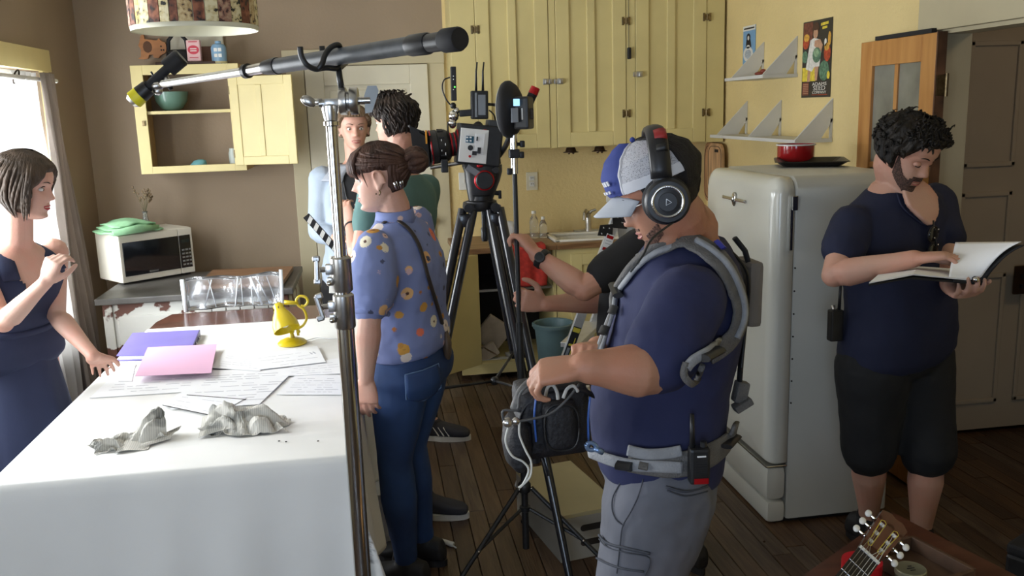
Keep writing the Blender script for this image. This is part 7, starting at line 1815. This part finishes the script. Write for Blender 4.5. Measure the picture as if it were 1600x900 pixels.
# matte box
mbx = P(656, 230, YC)
build('matte_box', MB().prism([P(640, 197, YC-.06), P(670, 208, YC-.06), P(675, 258, YC-.06), P(652, 272, YC-.06), P(646, 240, YC-.06)], (0, .004, 0)).prism([P(640, 197, YC+.08), P(670, 208, YC+.08), P(675, 258, YC+.08), P(652, 272, YC+.08), P(646, 240, YC+.08)], (0, .004, 0)).prism([P(668, 212, YC-.06), P(673, 212, YC-.06), P(677, 252, YC-.06), P(672, 255, YC-.06)], (0, .145, 0)).prism([P(640, 196, YC-.06), P(668, 212, YC-.06), P(668, 215, YC-.06), P(640, 199, YC-.06)], (0, .145, 0)), m_blackm, cc)
build('orange_tab', MB().box(P(666, 214, YC-.06), (.006, .01, .05), None, .001), mat('tab_orange', (.7, .3, .02), .5), cc)
build('matte_knob', MB().cyl(P(659, 204, YC), P(659, 209, YC), .009), m_black, cc, 40)
pbx('follow_focus', 693, 258, 10, 20, .04, m_black, cc, 0, .004, dy=-.04); build('rail', MB().tube([P(672, 262, YC-.04), P(722, 254, YC-.04)], .0075, 12), m_steel, cc, 40); build('rail', MB().tube([P(672, 262, YC+.04), P(722, 254, YC+.04)], .0075, 12), m_steel, cc, 40)
# top side
pbx('top_handle', 735, 176, 34, 10, .03, m_black, cc, -.05, .004); build('clamp', MB().ell(P(709, 181, YC), (.02, .02, .022)).ell(P(707, 192, YC), (.016, .016, .022)).ell(P(713, 173, YC), (.012, .012, .014)), m_chrome, cc, True)
tx = pbx('video_transmitter', 749, 164, 26, 42, .035, m_black, cc, .03, .005); pbx('transmitter_label', 752, 164, 11, 30, .006, mat('label_grey', (.22, .24, .27), .4), tx, .03, .001, dy=-.018); pbx('frame', 743, 164, 3, 36, .006, mat('label_grey', (.22, .24, .27)), tx, .03, .001, dy=-.018)
for x in (744.5, 755): build('antenna', MB().tube([P(x-.5, 143, YC), P(x-.5, 112, YC), P(x+1, 97, YC)], [.0052, .0035, .0028], 8), m_black, tx, True)
rx = pbx('receiver', 708.5, 131, 8, 50, .03, m_black, cc, .02, .003); build('green_light', MB().sph(P(710.5, 136, YC-.016), .003), mat('led_green', (.1, .8, .05), .4, emis=((.1, 1, .1), 2)), rx)
for y in (119, 124, 140): build('marker', MB().sph(P(708.5, y, YC-.016), .0022, 1), m_paper, rx)
build('cable', MB().tube(smooth_pts([P(703, 121, YC), P(694, 125, YC), P(691, 138, YC), P(697, 155, YC), P(704, 164, YC)], 5), .003, 6), m_black, cc, True)
build('ball_joint', MB().sph(P(708, 165, YC), .012).sph(P(747, 198, YC-.02), .020), m_black, cc, True)
build('cable', MB().tube(smooth_pts([P(763, 163, YC), P(774, 164, YC), P(781, 168, YC-.2), P(784, 176, 3.1)], 5), .006, 6), m_black, cc, True)
build('cable', MB().tube(smooth_pts([P(764, 172, YC), P(772, 180, YC), P(776, 196, YC), P(784, 198, 3.2)], 5), .003, 6), m_black, cc, True)
build('cable', MB().tube(smooth_pts([P(700, 190, YC), P(700, 205, YC), P(703, 214, YC)], 4), .003, 6), m_black, cc, True)
build('support_arm', MB().tube(smooth_pts([P(770, 252, YC), P(780, 243, YC), P(790, 228, YC-.1), P(796, 214, 3.1)], 5), .010, 10), m_black, cc, True)

# ---------- light stand with round lamp head
SX2, SY2 = P(806, 330, 3.0).x, 3.0
ls = empty('light_stand', (SX2, SY2, 0), 'thin black light stand gripped by the two hands in the middle', 'stand')
zt = P(804, 262, SY2).z
build('pole', MB().cyl((SX2, SY2, .33), (SX2, SY2, zt), .0085, seg=16), m_black, ls, 40)
build('lower_pole', MB().cyl((SX2, SY2, .10), (SX2, SY2, .95), .0125, seg=16), m_black, ls, 40)
build('spigot', MB().cyl((SX2, SY2, zt-.02), (SX2, SY2, P(803, 216, SY2).z), .0125, seg=16), m_chrome, ls, 40)
build('collar', MB().box((SX2, SY2, P(804, 240, SY2).z), (.035, .03, .03), None, .004), m_black, ls)
for x, y in ((815, 242), (796, 268), (816, 225)): q = P(x, y, SY2); build('knob', MB().cyl((SX2, SY2, q.z), (q.x, SY2, q.z), .006).box(q, (.016, .02, .022), None, .004), m_black, ls, 40)
hubz, hub2 = P(822, 762, SY2).z, P(822, 795, SY2).z
hz1, hz2 = .50, .40
hz1 = P(820, 760, SY2).z; hz2 = P(821, 794, SY2).z
build('upper_hub', MB().lathe((SX2, SY2, hz1-.02), [(.02, 0), (.024, .005), (.024, .03), (.016, .04)]), m_black, ls, 40); build('lower_hub', MB().lathe((SX2, SY2, hz2-.012), [(.014, 0), (.02, .004), (.02, .02), (.014, .024)]), m_black, ls, 40)
for k, a in enumerate((math.radians(212), math.radians(-32), math.radians(82))):
    d_ = V((math.cos(a), math.sin(a), 0)); f_ = V((SX2, SY2, 0))+d_*.40+V((0, 0, .012)); t_ = V((SX2, SY2, hz1))+d_*.026; md = t_.lerp(f_, .52)
    lg = build('leg', MB().tube([t_, f_], .0085, 10), m_black, ls, 40); build('brace', MB().tube([V((SX2, SY2, hz2))+d_*.02, md], .0065, 8), m_black, ls, 40)
    build('rivet', MB().sph(md+V((0, -.008, 0)), .005, 1).sph(t_+V((0, -.010, 0)), .005, 1), m_chrome, lg, True); build('rubber_foot', MB().sph(f_, .013), m_blackm, lg, True)
LYp = 2.97
rl = empty('round_lamp_head', P(800, 215, LYp), 'black round lamp head seen edge-on with battery pack atop the thin light stand', 'lamp')
c0 = P(803, 171, LYp); ld = V((-.90, .43, 0)).normalized(); k_ = LYp/1400
build('disc_housing', MB().lathe(c0+ld*.024, [(.060, .012), (.088, .008), (.093, 0), (.093, -.012), (.080, -.03), (.060, -.042)], ld, 40), m_blackm, rl, 40)
build('diffuser', MB().lathe(c0+ld*.037, [(.078, 0), (.078, .002), (.004, .002)], ld, 36), mat('diffuser', (.5, .5, .48), .5), rl, 40)
hb_ = c0-ld*.03+V((.0, -.02, -.012)); rr2 = axes(ld, V((0, 0, 1)).cross(ld), V((0, 0, 1)))
build('rear_box', MB().box(hb_, (.05, .075, .105), rr2, .008), m_black, rl)
sd = V((0, 0, 1)).cross(ld); sd = sd if sd.y < 0 else -sd
build('display', MB().box(P(807, 160, LYp-.08), (.020, .004, .022), None, .001), mat('display_blue', (.25, .55, .9), .3, emis=((.35, .65, 1), 1.2)), rl)
build('grey_panel', MB().box(P(804, 180, LYp-.075), (.022, .02, .046), None, .002), mat('label_grey', (.22, .24, .27)), rl); build('white_panel', MB().box(P(817, 178, LYp-.06), (.013, .02, .038), None, .002), m_pan, rl)
build('battery', MB().box(P(827, 178, LYp-.03), (.024, .04, .036), None, .004), mat('battery_brown', (.05, .035, .025), .5), rl)
build('handle', MB().tube([P(822, 170, LYp), P(833, 146, LYp)], .0155, 16), m_blackm, rl, 40); build('handle_tip', MB().tube([P(832.5, 147, LYp), P(837, 136.5, LYp)], [.0165, .0155], 16), m_red2, rl, 40)
build('stem', MB().cyl(P(803, 222, LYp), P(803, 205, LYp), .009), m_chrome, rl, 40)

# ---------- harness, belt and audio bag on the mixer
t_c = bvh(c_shirt); t_ct = bvh(c_trou)
m_hg = mat('harness_grey', (.14, .135, .13), .85, var=.1, vs=40, bump=.5, bs=250); m_hl = mat('harness_light', (.28, .29, .31), .8, var=.1, vs=30, bump=.3, bs=200)
hn = empty('audio_harness', C_.pel, 'grey padded audio harness with buckles and waist belt over the navy tee', 'harness')
def band(name, tree, pts, w_, m, off=.008, flat=.30, sm=5, par=None):
    q = smooth_pts(snap(tree, pts, off), sm); mb = MB()
    n = len(q); A_, B_ = [], []
    for i, p in enumerate(q):
        d_ = (q[min(i+1, n-1)]-q[max(i-1, 0)]).normalized(); v = (CAM-p).normalized(); h = tree.find_nearest(p); nn = h[1] if h[0] is not None else v
        if nn.dot(v) < 0: nn = -nn
        s_ = d_.cross(nn).normalized(); ww = w_ if not callable(w_) else w_(i/(n-1))
        A_.append((p, s_*ww, nn*(.006)))
    mb.loft(A_, 12, 3); return build(name, mb, m, par or hn, True)
front = [(935, 552), (945, 520), (956, 488), (968, 462), (984, 435), (1003, 412), (1028, 393), (1058, 382)]
back = [(1058, 382), (1085, 386), (1110, 402), (1132, 428), (1146, 462), (1150, 495), (1140, 522), (1118, 544), (1095, 558)]
band('shoulder_strap', t_c, front, .020, m_hl); band('shoulder_pad', t_c, [(1003, 410)]+back[:-1]+[(1105, 552)], lambda t: .022+.010*math.sin(PI*min(1, t*1.1)), m_hg, .011)
band('front_webbing', t_c, front, .009, m_hg, .016)
band('pad_webbing', t_c, back[1:7], .007, m_hl, .020)
band('cross_strap', t_c, [(1118, 528), (1098, 546), (1078, 560), (1066, 572)], .010, m_hl, .012)
band('strap_loop', t_c, [(1066, 565), (1062, 582), (1072, 594), (1086, 590), (1088, 570)], .007, m_hg, .012)
p = snap(t_c, [(1106, 541), (1084, 556)], .022); build('buckle', MB().tube(p, .016, 8, .5), m_black, hn, 40)
for a_, b_ in (((966, 462), (972, 448)), ((955, 490), (960, 478)), ((941, 522), (946, 510))): build('slider', MB().tube(snap(t_c, [a_, b_], .020), .012, 8, .5), m_black, hn, 40)
p = snap(t_c, [(1114, 388), (1123, 399)], .022); build('blue_tab', MB().tube(p, .011, 4, .4), mat('tab_blue', (.02, .03, .30), .5), hn)
pk = P(1171, 455, 1.86); build('back_pad', MB().box(P(1168, 455, 1.90), (.034, .10, .150), Matrix.Rotation(.02, 3, 'Y'), .012), mat('pad_taupe', (.16, .14, .12), .8, bump=.3), hn); build('back_frame', MB().tube([P(1148, 372, 1.88), P(1164, 392, 1.88), P(1172, 420, 1.88), P(1160, 500, 1.88), P(1158, 560, 1.88), P(1155, 600, 1.88)], .010, 10, .6), m_blackm, hn, True)
build('back_cable', MB().tube(smooth_pts([P(1125, 385, 1.8), P(1150, 400, 1.8), P(1170, 440, 1.82), P(1164, 520, 1.84), P(1158, 580, 1.84)], 5), .0035, 6), m_black, hn, True)
build('rear_buckle', MB().box(P(1157, 612, 1.88), (.03, .03, .05), Matrix.Rotation(.2, 3, 'Y'), .006).box(P(1160, 632, 1.87), (.045, .03, .018), Matrix.Rotation(-.5, 3, 'Y'), .004), m_hg, hn)
belt = [(940, 702), (965, 712), (1000, 718), (1040, 722), (1078, 718), (1110, 703), (1138, 678), (1156, 650)]
band('waist_belt', t_c, [(985, 716), (1020, 722), (1060, 724), (1100, 712), (1130, 690), (1150, 662)], .028, m_hg, .010); band('belt_webbing', t_c, [(935, 704), (960, 714), (990, 722), (1030, 726), (1062, 726)], .013, m_hl, .020)
band('belt_webbing', t_c, [(985, 700), (1010, 706), (1040, 706), (1062, 702)], .012, m_hl, .018)
p = snap(t_c, [(973, 720), (993, 724)], .026); build('belt_buckle', MB().tube(p, .019, 8, .5), m_black, hn, 40); p = snap(t_c, [(1002, 722), (1014, 724)], .024); build('belt_slider', MB().tube(p, .018, 8, .4), m_hg, hn, 40)
p = snap(t_c, [(1120, 695), (1134, 680)], .022); build('belt_slot', MB().tube(p, .014, 8, .4), m_black, hn, 40)
hk = smooth_pts([P(916, 694, 1.62), P(919, 702, 1.62), P(928, 703, 1.62), P(932, 698, 1.62), P(925, 692, 1.62), P(916, 694, 1.62)], 4)
build('snap_hook', MB().tube(hk, .0045, 8).tube([P(928, 700, 1.62), P(942, 707, 1.62)], .006, 8), mat('hook_blue', (.20, .30, .50), .3, .6), hn, True)
rb2 = snap(t_c, [(1077, 712)], .040)[0]
r2 = empty('belt_radio', rb2, 'black two-way radio with red label clipped to the grey waist belt', 'radio')
rrx = axes(V((.98, -.1, 0)).normalized(), V((.1, .98, 0)).normalized(), V((0, 0, 1)))
build('radio_body', MB().box(rb2+V((0, 0, -.01)), (.042, .030, .078), rrx, .006), m_black, r2); build('antenna', MB().tube([rb2+V((-.014, 0, .028)), rb2+V((-.014, .004, .10))], [.006, .0042], 10), m_black, r2, True)
build('knob', MB().cyl(rb2+V((.010, 0, .028)), rb2+V((.010, 0, .040)), .007, seg=14), m_black, r2, 40); build('red_label', MB().box(rb2+V((0, -.0165, -.040)), (.030, .002, .012), rrx, .0005), m_red2, r2)
build('brand_strip', MB().box(rb2+V((0, -.0165, .014)), (.018, .002, .003), rrx), m_paper, r2)
for k in range(5): build('speaker_slot', MB().box(rb2+V((0, -.0155, .002-.006*k)), (.024, .002, .002), rrx), m_blackm, r2)
# trouser details
def tl(name, pts, r=.0016, m=m_cst, off=.003): return build(name, MB().tube(smooth_pts(snap(t_ct, pts, off), 4), r, 6), m, pc_, True)
tl('front_pocket_seam', [(972, 752), (960, 775), (958, 795), (964, 812), (974, 820)]); tl('side_seam', [(1006, 748), (998, 775), (986, 800), (974, 822), (970, 850), (965, 895)])
tl('back_pocket_seam', [(1040, 760), (1070, 768), (1104, 760)], .003); tl('back_pocket_seam', [(1042, 766), (1070, 775), (1104, 768)])
tl('cargo_pocket', [(936, 836), (950, 848), (980, 856), (1016, 864)], .0035); tl('cargo_pocket', [(936, 842), (950, 854), (980, 863), (1015, 871), (1008, 898)])
tl('cargo_pocket', [(932, 872), (950, 880), (975, 888), (1006, 892)], .0025)
# audio bag
BY = 1.72
ab = empty('audio_bag', P(865, 715, BY), 'black audio mixer bag with cables and blue piping hanging before the harness', 'bag')
m_bag = mat('bag_nylon', (.007, .007, .010), .6, var=.25, vs=12, bump=.3, bs=120); m_bl = mat('piping_blue', (.06, .16, .55), .35)
def bpx(name, x0, y0, x1, y1, Ya, Yb, m, bev=.012, par=None, ang=0):
    a_ = P(x0, y0, Ya); c_ = P(x1, y1, Ya); return build(name, MB().box(((a_.x+c_.x)/2, (Ya+Yb)/2, (a_.z+c_.z)/2), (abs(c_.x-a_.x), abs(Yb-Ya), abs(a_.z-c_.z)), Matrix.Rotation(ang, 3, 'Y'), bev), m, par or ab, True)
bpx('main_pouch', 812, 612, 926, 712, 1.66, 1.77, m_bag, .02, None, -.05); bpx('front_pocket', 850, 632, 905, 706, 1.63, 1.67, m_bag, .016, None, -.05)
ringp = [P(878+27*math.copysign(abs(math.cos(t))**.7, math.cos(t))+0, 668+36*math.copysign(abs(math.sin(t))**.7, math.sin(t)), 1.632) for t in [2*PI*k/28 for k in range(29)]]
build('pocket_zip', MB().tube(ringp, .0022, 6), m_black, ab, True)
build('top_flap', MB().loft([(P(x, y, 1.70), V((0, .040, 0)), V((.0, 0, .010+.004*math.sin(x)))) for x, y in ((803, 655), (812, 632), (828, 612), (850, 602), (880, 598), (905, 602), (922, 612))], 20), m_bag, ab, True)
build('side_pouch', MB().loft([(P(808, y, 1.68), V((w_, 0, 0)), V((0, .05, 0))) for y, w_ in ((652, .014), (660, .026), (690, .030), (715, .024), (724, .012))], 24, 2.6), m_bag, ab, True)
build('blue_piping', MB().tube(smooth_pts([P(838, 618, 1.65), P(835, 650, 1.645), P(838, 690, 1.65)], 4), .0024, 6), m_bl, ab, True); build('blue_piping', MB().tube(smooth_pts([P(922, 620, 1.65), P(919, 655, 1.645), P(920, 700, 1.65)], 4), .0024, 6), m_bl, ab, True)
m_wc = mat('cable_white', (.62, .62, .58), .5)
def cab(pts, r, m, Y=1.62, name='cable'): return build(name, MB().tube(smooth_pts([P(x, y, Y+(0 if len(q_) < 1 else q_[0])) for x, y, *q_ in pts], 6), r, 8), m, ab, True)
cab([(794, 668), (790, 690), (800, 712), (818, 722), (826, 735), (818, 755), (810, 762)], .0022, m_wc); cab([(812, 658), (812, 680), (822, 705), (830, 722), (828, 745), (812, 762)], .0022, m_wc)
cab([(852, 620), (856, 605), (864, 602), (870, 612), (872, 624)], .0034, m_wc); cab([(880, 622), (886, 608), (896, 603), (903, 612)], .0034, m_wc)
cab([(795, 660), (830, 655), (862, 645), (888, 622), (905, 600)], .0026, mat('cable_grey', (.08, .08, .08), .5)); cab([(788, 662), (786, 642), (808, 640), (812, 618), (822, 605), (838, 596)], .0026, mat('cable_grey', (.08, .08, .08)))
build('cable_bundle', MB().tube(smooth_pts([P(806, 640, 1.68), P(818, 612, 1.68), P(838, 595, 1.70), P(862, 590, 1.72)], 5), .013, 10), mat('bundle_grey', (.10, .10, .10), .6, var=.5, vs=60), ab, True)
build('clip', MB().sph(P(793, 660, 1.62), .010).sph(P(806, 658, 1.62), .008), m_steel, ab, True)
for x, y in ((900, 605), (912, 612), (916, 604)): build('connector', MB().cyl(P(x, y, 1.68), P(x+4, y+12, 1.68), .007), m_steel, ab, 40)
build('hanging_strap', MB().tube([P(848, 716, 1.70), P(856, 742, 1.70)], .008, 6, .4), m_bag, ab, True)
build('mount_pin', MB().cyl(P(836, 705, 1.72), P(836, 722, 1.72), .01), m_black, ab, 40)

# ---------- aluminium ladder
m_al = mat('ladder_aluminium', (.62, .63, .64), .35, .6, var=.08, vs=20)
ld_ = empty('step_ladder', V((P(930, 600, 3.8).x, 3.8, 0)), 'aluminium step ladder with safety labels leaning open behind the two arms', 'ladder')
def rail(name, a_, b_, Ya, Yb, w_, m=None, par=None, th=.022):
    A0, B0 = P(a_[0], a_[1], Ya), P(b_[0], b_[1], Yb); dd = (B0-A0).normalized(); foot = A0 + dd*((A0.z-.004)/-dd.z) if dd.z < 0 else B0
    sd = dd.cross(V((0, 1, 0))).normalized(); mb = MB(); c_ = (A0+foot)/2; L_ = (foot-A0).length
    mb.box(c_, (w_, th, L_), axes(sd, V((0, 1, 0)) if abs(dd.y) < .02 else sd.cross(dd).normalized()*-1, -dd) if False else axes(sd, (-dd).cross(sd).normalized(), -dd), .002); return build(name, mb, m or m_al, par or ld_), A0, dd, sd, foot
r1, A1, d1_, s1_, f1 = rail('front_rail', (962, 342), (872, 592), 3.75, 3.75, .042); r2_, A2, d2_, s2_, f2 = rail('front_rail', (985, 352), (907, 560), 4.12, 4.12, .042)
for k in range(3):
    t_ = (A1.z-.95+.0-k*.27) ; z_ = .92-k*.27; q1 = A1+d1_*((A1.z-z_)/-d1_.z); q2 = A2+d2_*((A2.z-z_)/-d2_.z)
    mid = (q1+q2)/2; ln_ = (q2-q1); build('step', MB().box(mid, (.09, ln_.length, .022), rotz(math.atan2(ln_.y, ln_.x)-PI/2), .003), m_al, ld_)
    build('step_bracket', MB().box(q1+V((.02, .015, -.012)), (.05, .012, .04), None, .003), m_black, ld_)
r3, A3, d3_, s3_, f3 = rail('rear_rail', (968, 345), (1010, 560), 3.77, 3.77, .032); r4, A4, d4_, s4_, f4 = rail('rear_rail', (990, 352), (1030, 560), 4.10, 4.10, .032)
tpz = A1.z+.04; build('ladder_top', MB().box(((A1.x+A2.x)/2+.03, 3.93, tpz+.01), (.11, .44, .04), None, .006), m_al, ld_); 
def onr(x, y, Y=3.738): return P(x, y, Y)
build('hinge_bracket', MB().prism([onr(938, 352), onr(958, 350), onr(957, 370), onr(934, 368)], (0, .006, 0)), m_black, ld_); build('hinge_bracket', MB().prism([onr(956, 330), onr(975, 332), onr(980, 358), onr(958, 356)], (0, .006, 0)), m_black, ld_)
for x, y in ((943, 356), (952, 357), (940, 365), (951, 366), (965, 340), (972, 348)): build('rivet', MB().sph(onr(x, y, 3.735), .005, 1), m_chrome, ld_)
def lab(t0_, t1_, m, w0=-.018, w1=.018, off=.013): 
    L_ = (f1-A1).length; a_ = A1+d1_*t0_; b_ = A1+d1_*t1_; n_ = V((0, -1, 0)); n_ = (n_-d1_*n_.dot(d1_)).normalized()
    build('safety_label', MB().prism([a_+s1_*w0+n_*off, a_+s1_*w1+n_*off, b_+s1_*w1+n_*off, b_+s1_*w0+n_*off], n_*.0008), m, ld_)
lab(.07, .19, m_paper); lab(.20, .30, m_paper)
for t0_ in (.075, .13, .205, .25): lab(t0_, t0_+.014, m_red2, -.015, .015, .014)
for k in range(6): lab(.098+k*.013 if k < 2 else .150+(k-2)*.012, .101+k*.013 if k < 2 else .153+(k-2)*.012, m_ink, -.013, .013, .014)
m_ylw = mat('label_yellow', (.6, .5, .05), .5); lab(.50, .69, m_black); lab(.505, .525, m_ylw, -.016, .016, .014); lab(.58, .59, m_ylw, -.012, .012, .014); lab(.60, .66, m_gry if False else mat('label_grey', (.22, .24, .27)), -.012, .0, .014); lab(.55, .68, m_ylw, .006, .010, .014)

# ---------- box on the floor
A0 = PZ(870, 884, 0); T0 = PZ(806, 734, .19); T1 = PZ(905, 719, .19); T2 = PZ(875, 807, .19)
v_ = (T0-T2); v_.z = 0; Lv = v_.length; v_.normalize(); u_ = V((v_.y, -v_.x, 0)); Lu = .25; hB = .19
m_ply = mat('box_cream', (.42, .36, .20), .6, var=.06, vs=4); m_plyg = mat('box_side_grey', (.30, .28, .24), .65, var=.1, vs=4)
ob = T2.copy(); ob.z = 0
ax_box = empty('step_box', ob+u_*Lu/2+v_*Lv/2, 'cream-topped wooden step box with oval hand slots on the plank floor', 'box')
def bb_(name, a0_, a1_, b0_, b1_, z0_, z1_, m, par=None, bev=.002): return build(name, MB().box(ob+u_*((a0_+a1_)/2)+v_*((b0_+b1_)/2)+V((0, 0, (z0_+z1_)/2)), (abs(a1_-a0_), abs(b1_-b0_), abs(z1_-z0_)), axes(u_, v_, V((0, 0, 1))), bev), m, par or ax_box)
bb_('top_panel', 0, Lu, 0, Lv, hB-.016, hB, m_ply); bb_('side_panel', 0, .014, .014, Lv-.014, .001, hB-.016, m_plyg); bb_('side_panel', Lu-.014, Lu, .014, Lv-.014, .001, hB-.016, m_plyg); bb_('end_panel', 0, Lu, Lv-.014, Lv, .001, hB-.016, m_plyg)
fp = bb_('end_panel', 0, Lu, 0, .014, .001, hB-.016, m_plyg)
for z_ in (.125, .065):
    pts = [ob+u_*(.150+sg*.055+.013*math.cos(t))+V((0, 0, z_+.013*math.sin(t)))-v_*.0006 for sg, ts in ((1, [-PI/2+PI*k/8 for k in range(9)]), (-1, [PI/2+PI*k/8 for k in range(9)])) for t in ts]
    build('hand_slot', MB().prism(pts, v_*.004), m_dark, fp)
# ---------- white storage box, cables, small floor things
q0 = PZ(574, 790, 0)
wb = empty('white_box', V((-.05, 3.42, 0)), 'white cardboard box on the floor by the table leg behind the chrome stand', 'box')
build('carton', MB().box((-.05, 3.42, .12), (.14, .30, .24), rotz(.25), .004), m_white, wb); build('lid_edge', MB().box((-.05, 3.42, .235), (.148, .308, .02), rotz(.25), .002), mat('lid_offwhite', (.6, .6, .58), .6), wb)
fc = [PZ(x, y, .006) for x, y in ((566, 834), (600, 828), (640, 832), (675, 842), (706, 849))]
cb_ = build('floor_cable', MB().tube(smooth_pts(fc, 5), .005, 8), m_wc, None, True); tag(cb_, 'off-white power cable with a plug end lying across the floor planks', 'cable')
build('plug', MB().tube([PZ(690, 845, .010), PZ(708, 851, .010)], [.009, .011], 8).cyl(PZ(706, 852, .01), PZ(713, 856, .01), .003), m_wc, cb_, True)
fc = [PZ(x, y, .006) for x, y in ((566, 800), (582, 790), (580, 765), (575, 742))]; tag(build('floor_cable', MB().tube(smooth_pts(fc, 5), .004, 8), m_wc, None, True), 'thin white cable looping beside the white box on the floor', 'cable')
tag(build('wood_chip', MB().box(PZ(1194, 846, .005), (.008, .006, .006), rotz(.4), .001), m_cw), 'tiny pale chip of wood on the floor before the refrigerator', 'chip')
# clapperboard held by the young man
cl = empty('clapperboard', P(500, 358, 4.05), 'black and white striped clapper stick slanting behind the chrome pole', 'clapperboard')
a_, b_ = P(478, 337, 4.0), P(530, 395, 4.05); dd = (b_-a_).normalized(); nn = V((dd.z, 0, -dd.x)); L_ = (b_-a_).length; Wd = .032
build('stick', MB().prism([a_-nn*Wd/2, b_-nn*Wd/2, b_+nn*Wd/2, a_+nn*Wd/2], (0, .012, 0)), m_black, cl)
for k in range(5):
    s0 = .01+k*.042; build('white_stripe', MB().prism([a_+dd*s0-nn*Wd*.45-V((0, .001, 0)), a_+dd*(s0+.02)-nn*Wd*.45-V((0, .001, 0)), a_+dd*(s0+.034)+nn*Wd*.45-V((0, .001, 0)), a_+dd*(s0+.014)+nn*Wd*.45-V((0, .001, 0))], (0, .002, 0)), m_white, cl)
e_ = P(541, 402, 4.06); build('slate', MB().box(e_+V((.05, .012, -.09)), (.26, .008, .17), Matrix.Rotation(.1, 3, 'Y'), .002), m_white, cl)
# black case in the bottom right corner
q = PZ(1600, 872, .30)
bk = empty('black_case', V((q.x+.12, q.y, 0)), 'black equipment case whose corner shows at the bottom right edge', 'case')
build('case_body', MB().box((q.x+.14, q.y, .16), (.30, .22, .30), rotz(.5), .012), m_black, bk); build('case_lid', MB().box((q.x+.14, q.y, .325), (.30, .22, .035), rotz(.5), .010), m_blackm, bk)
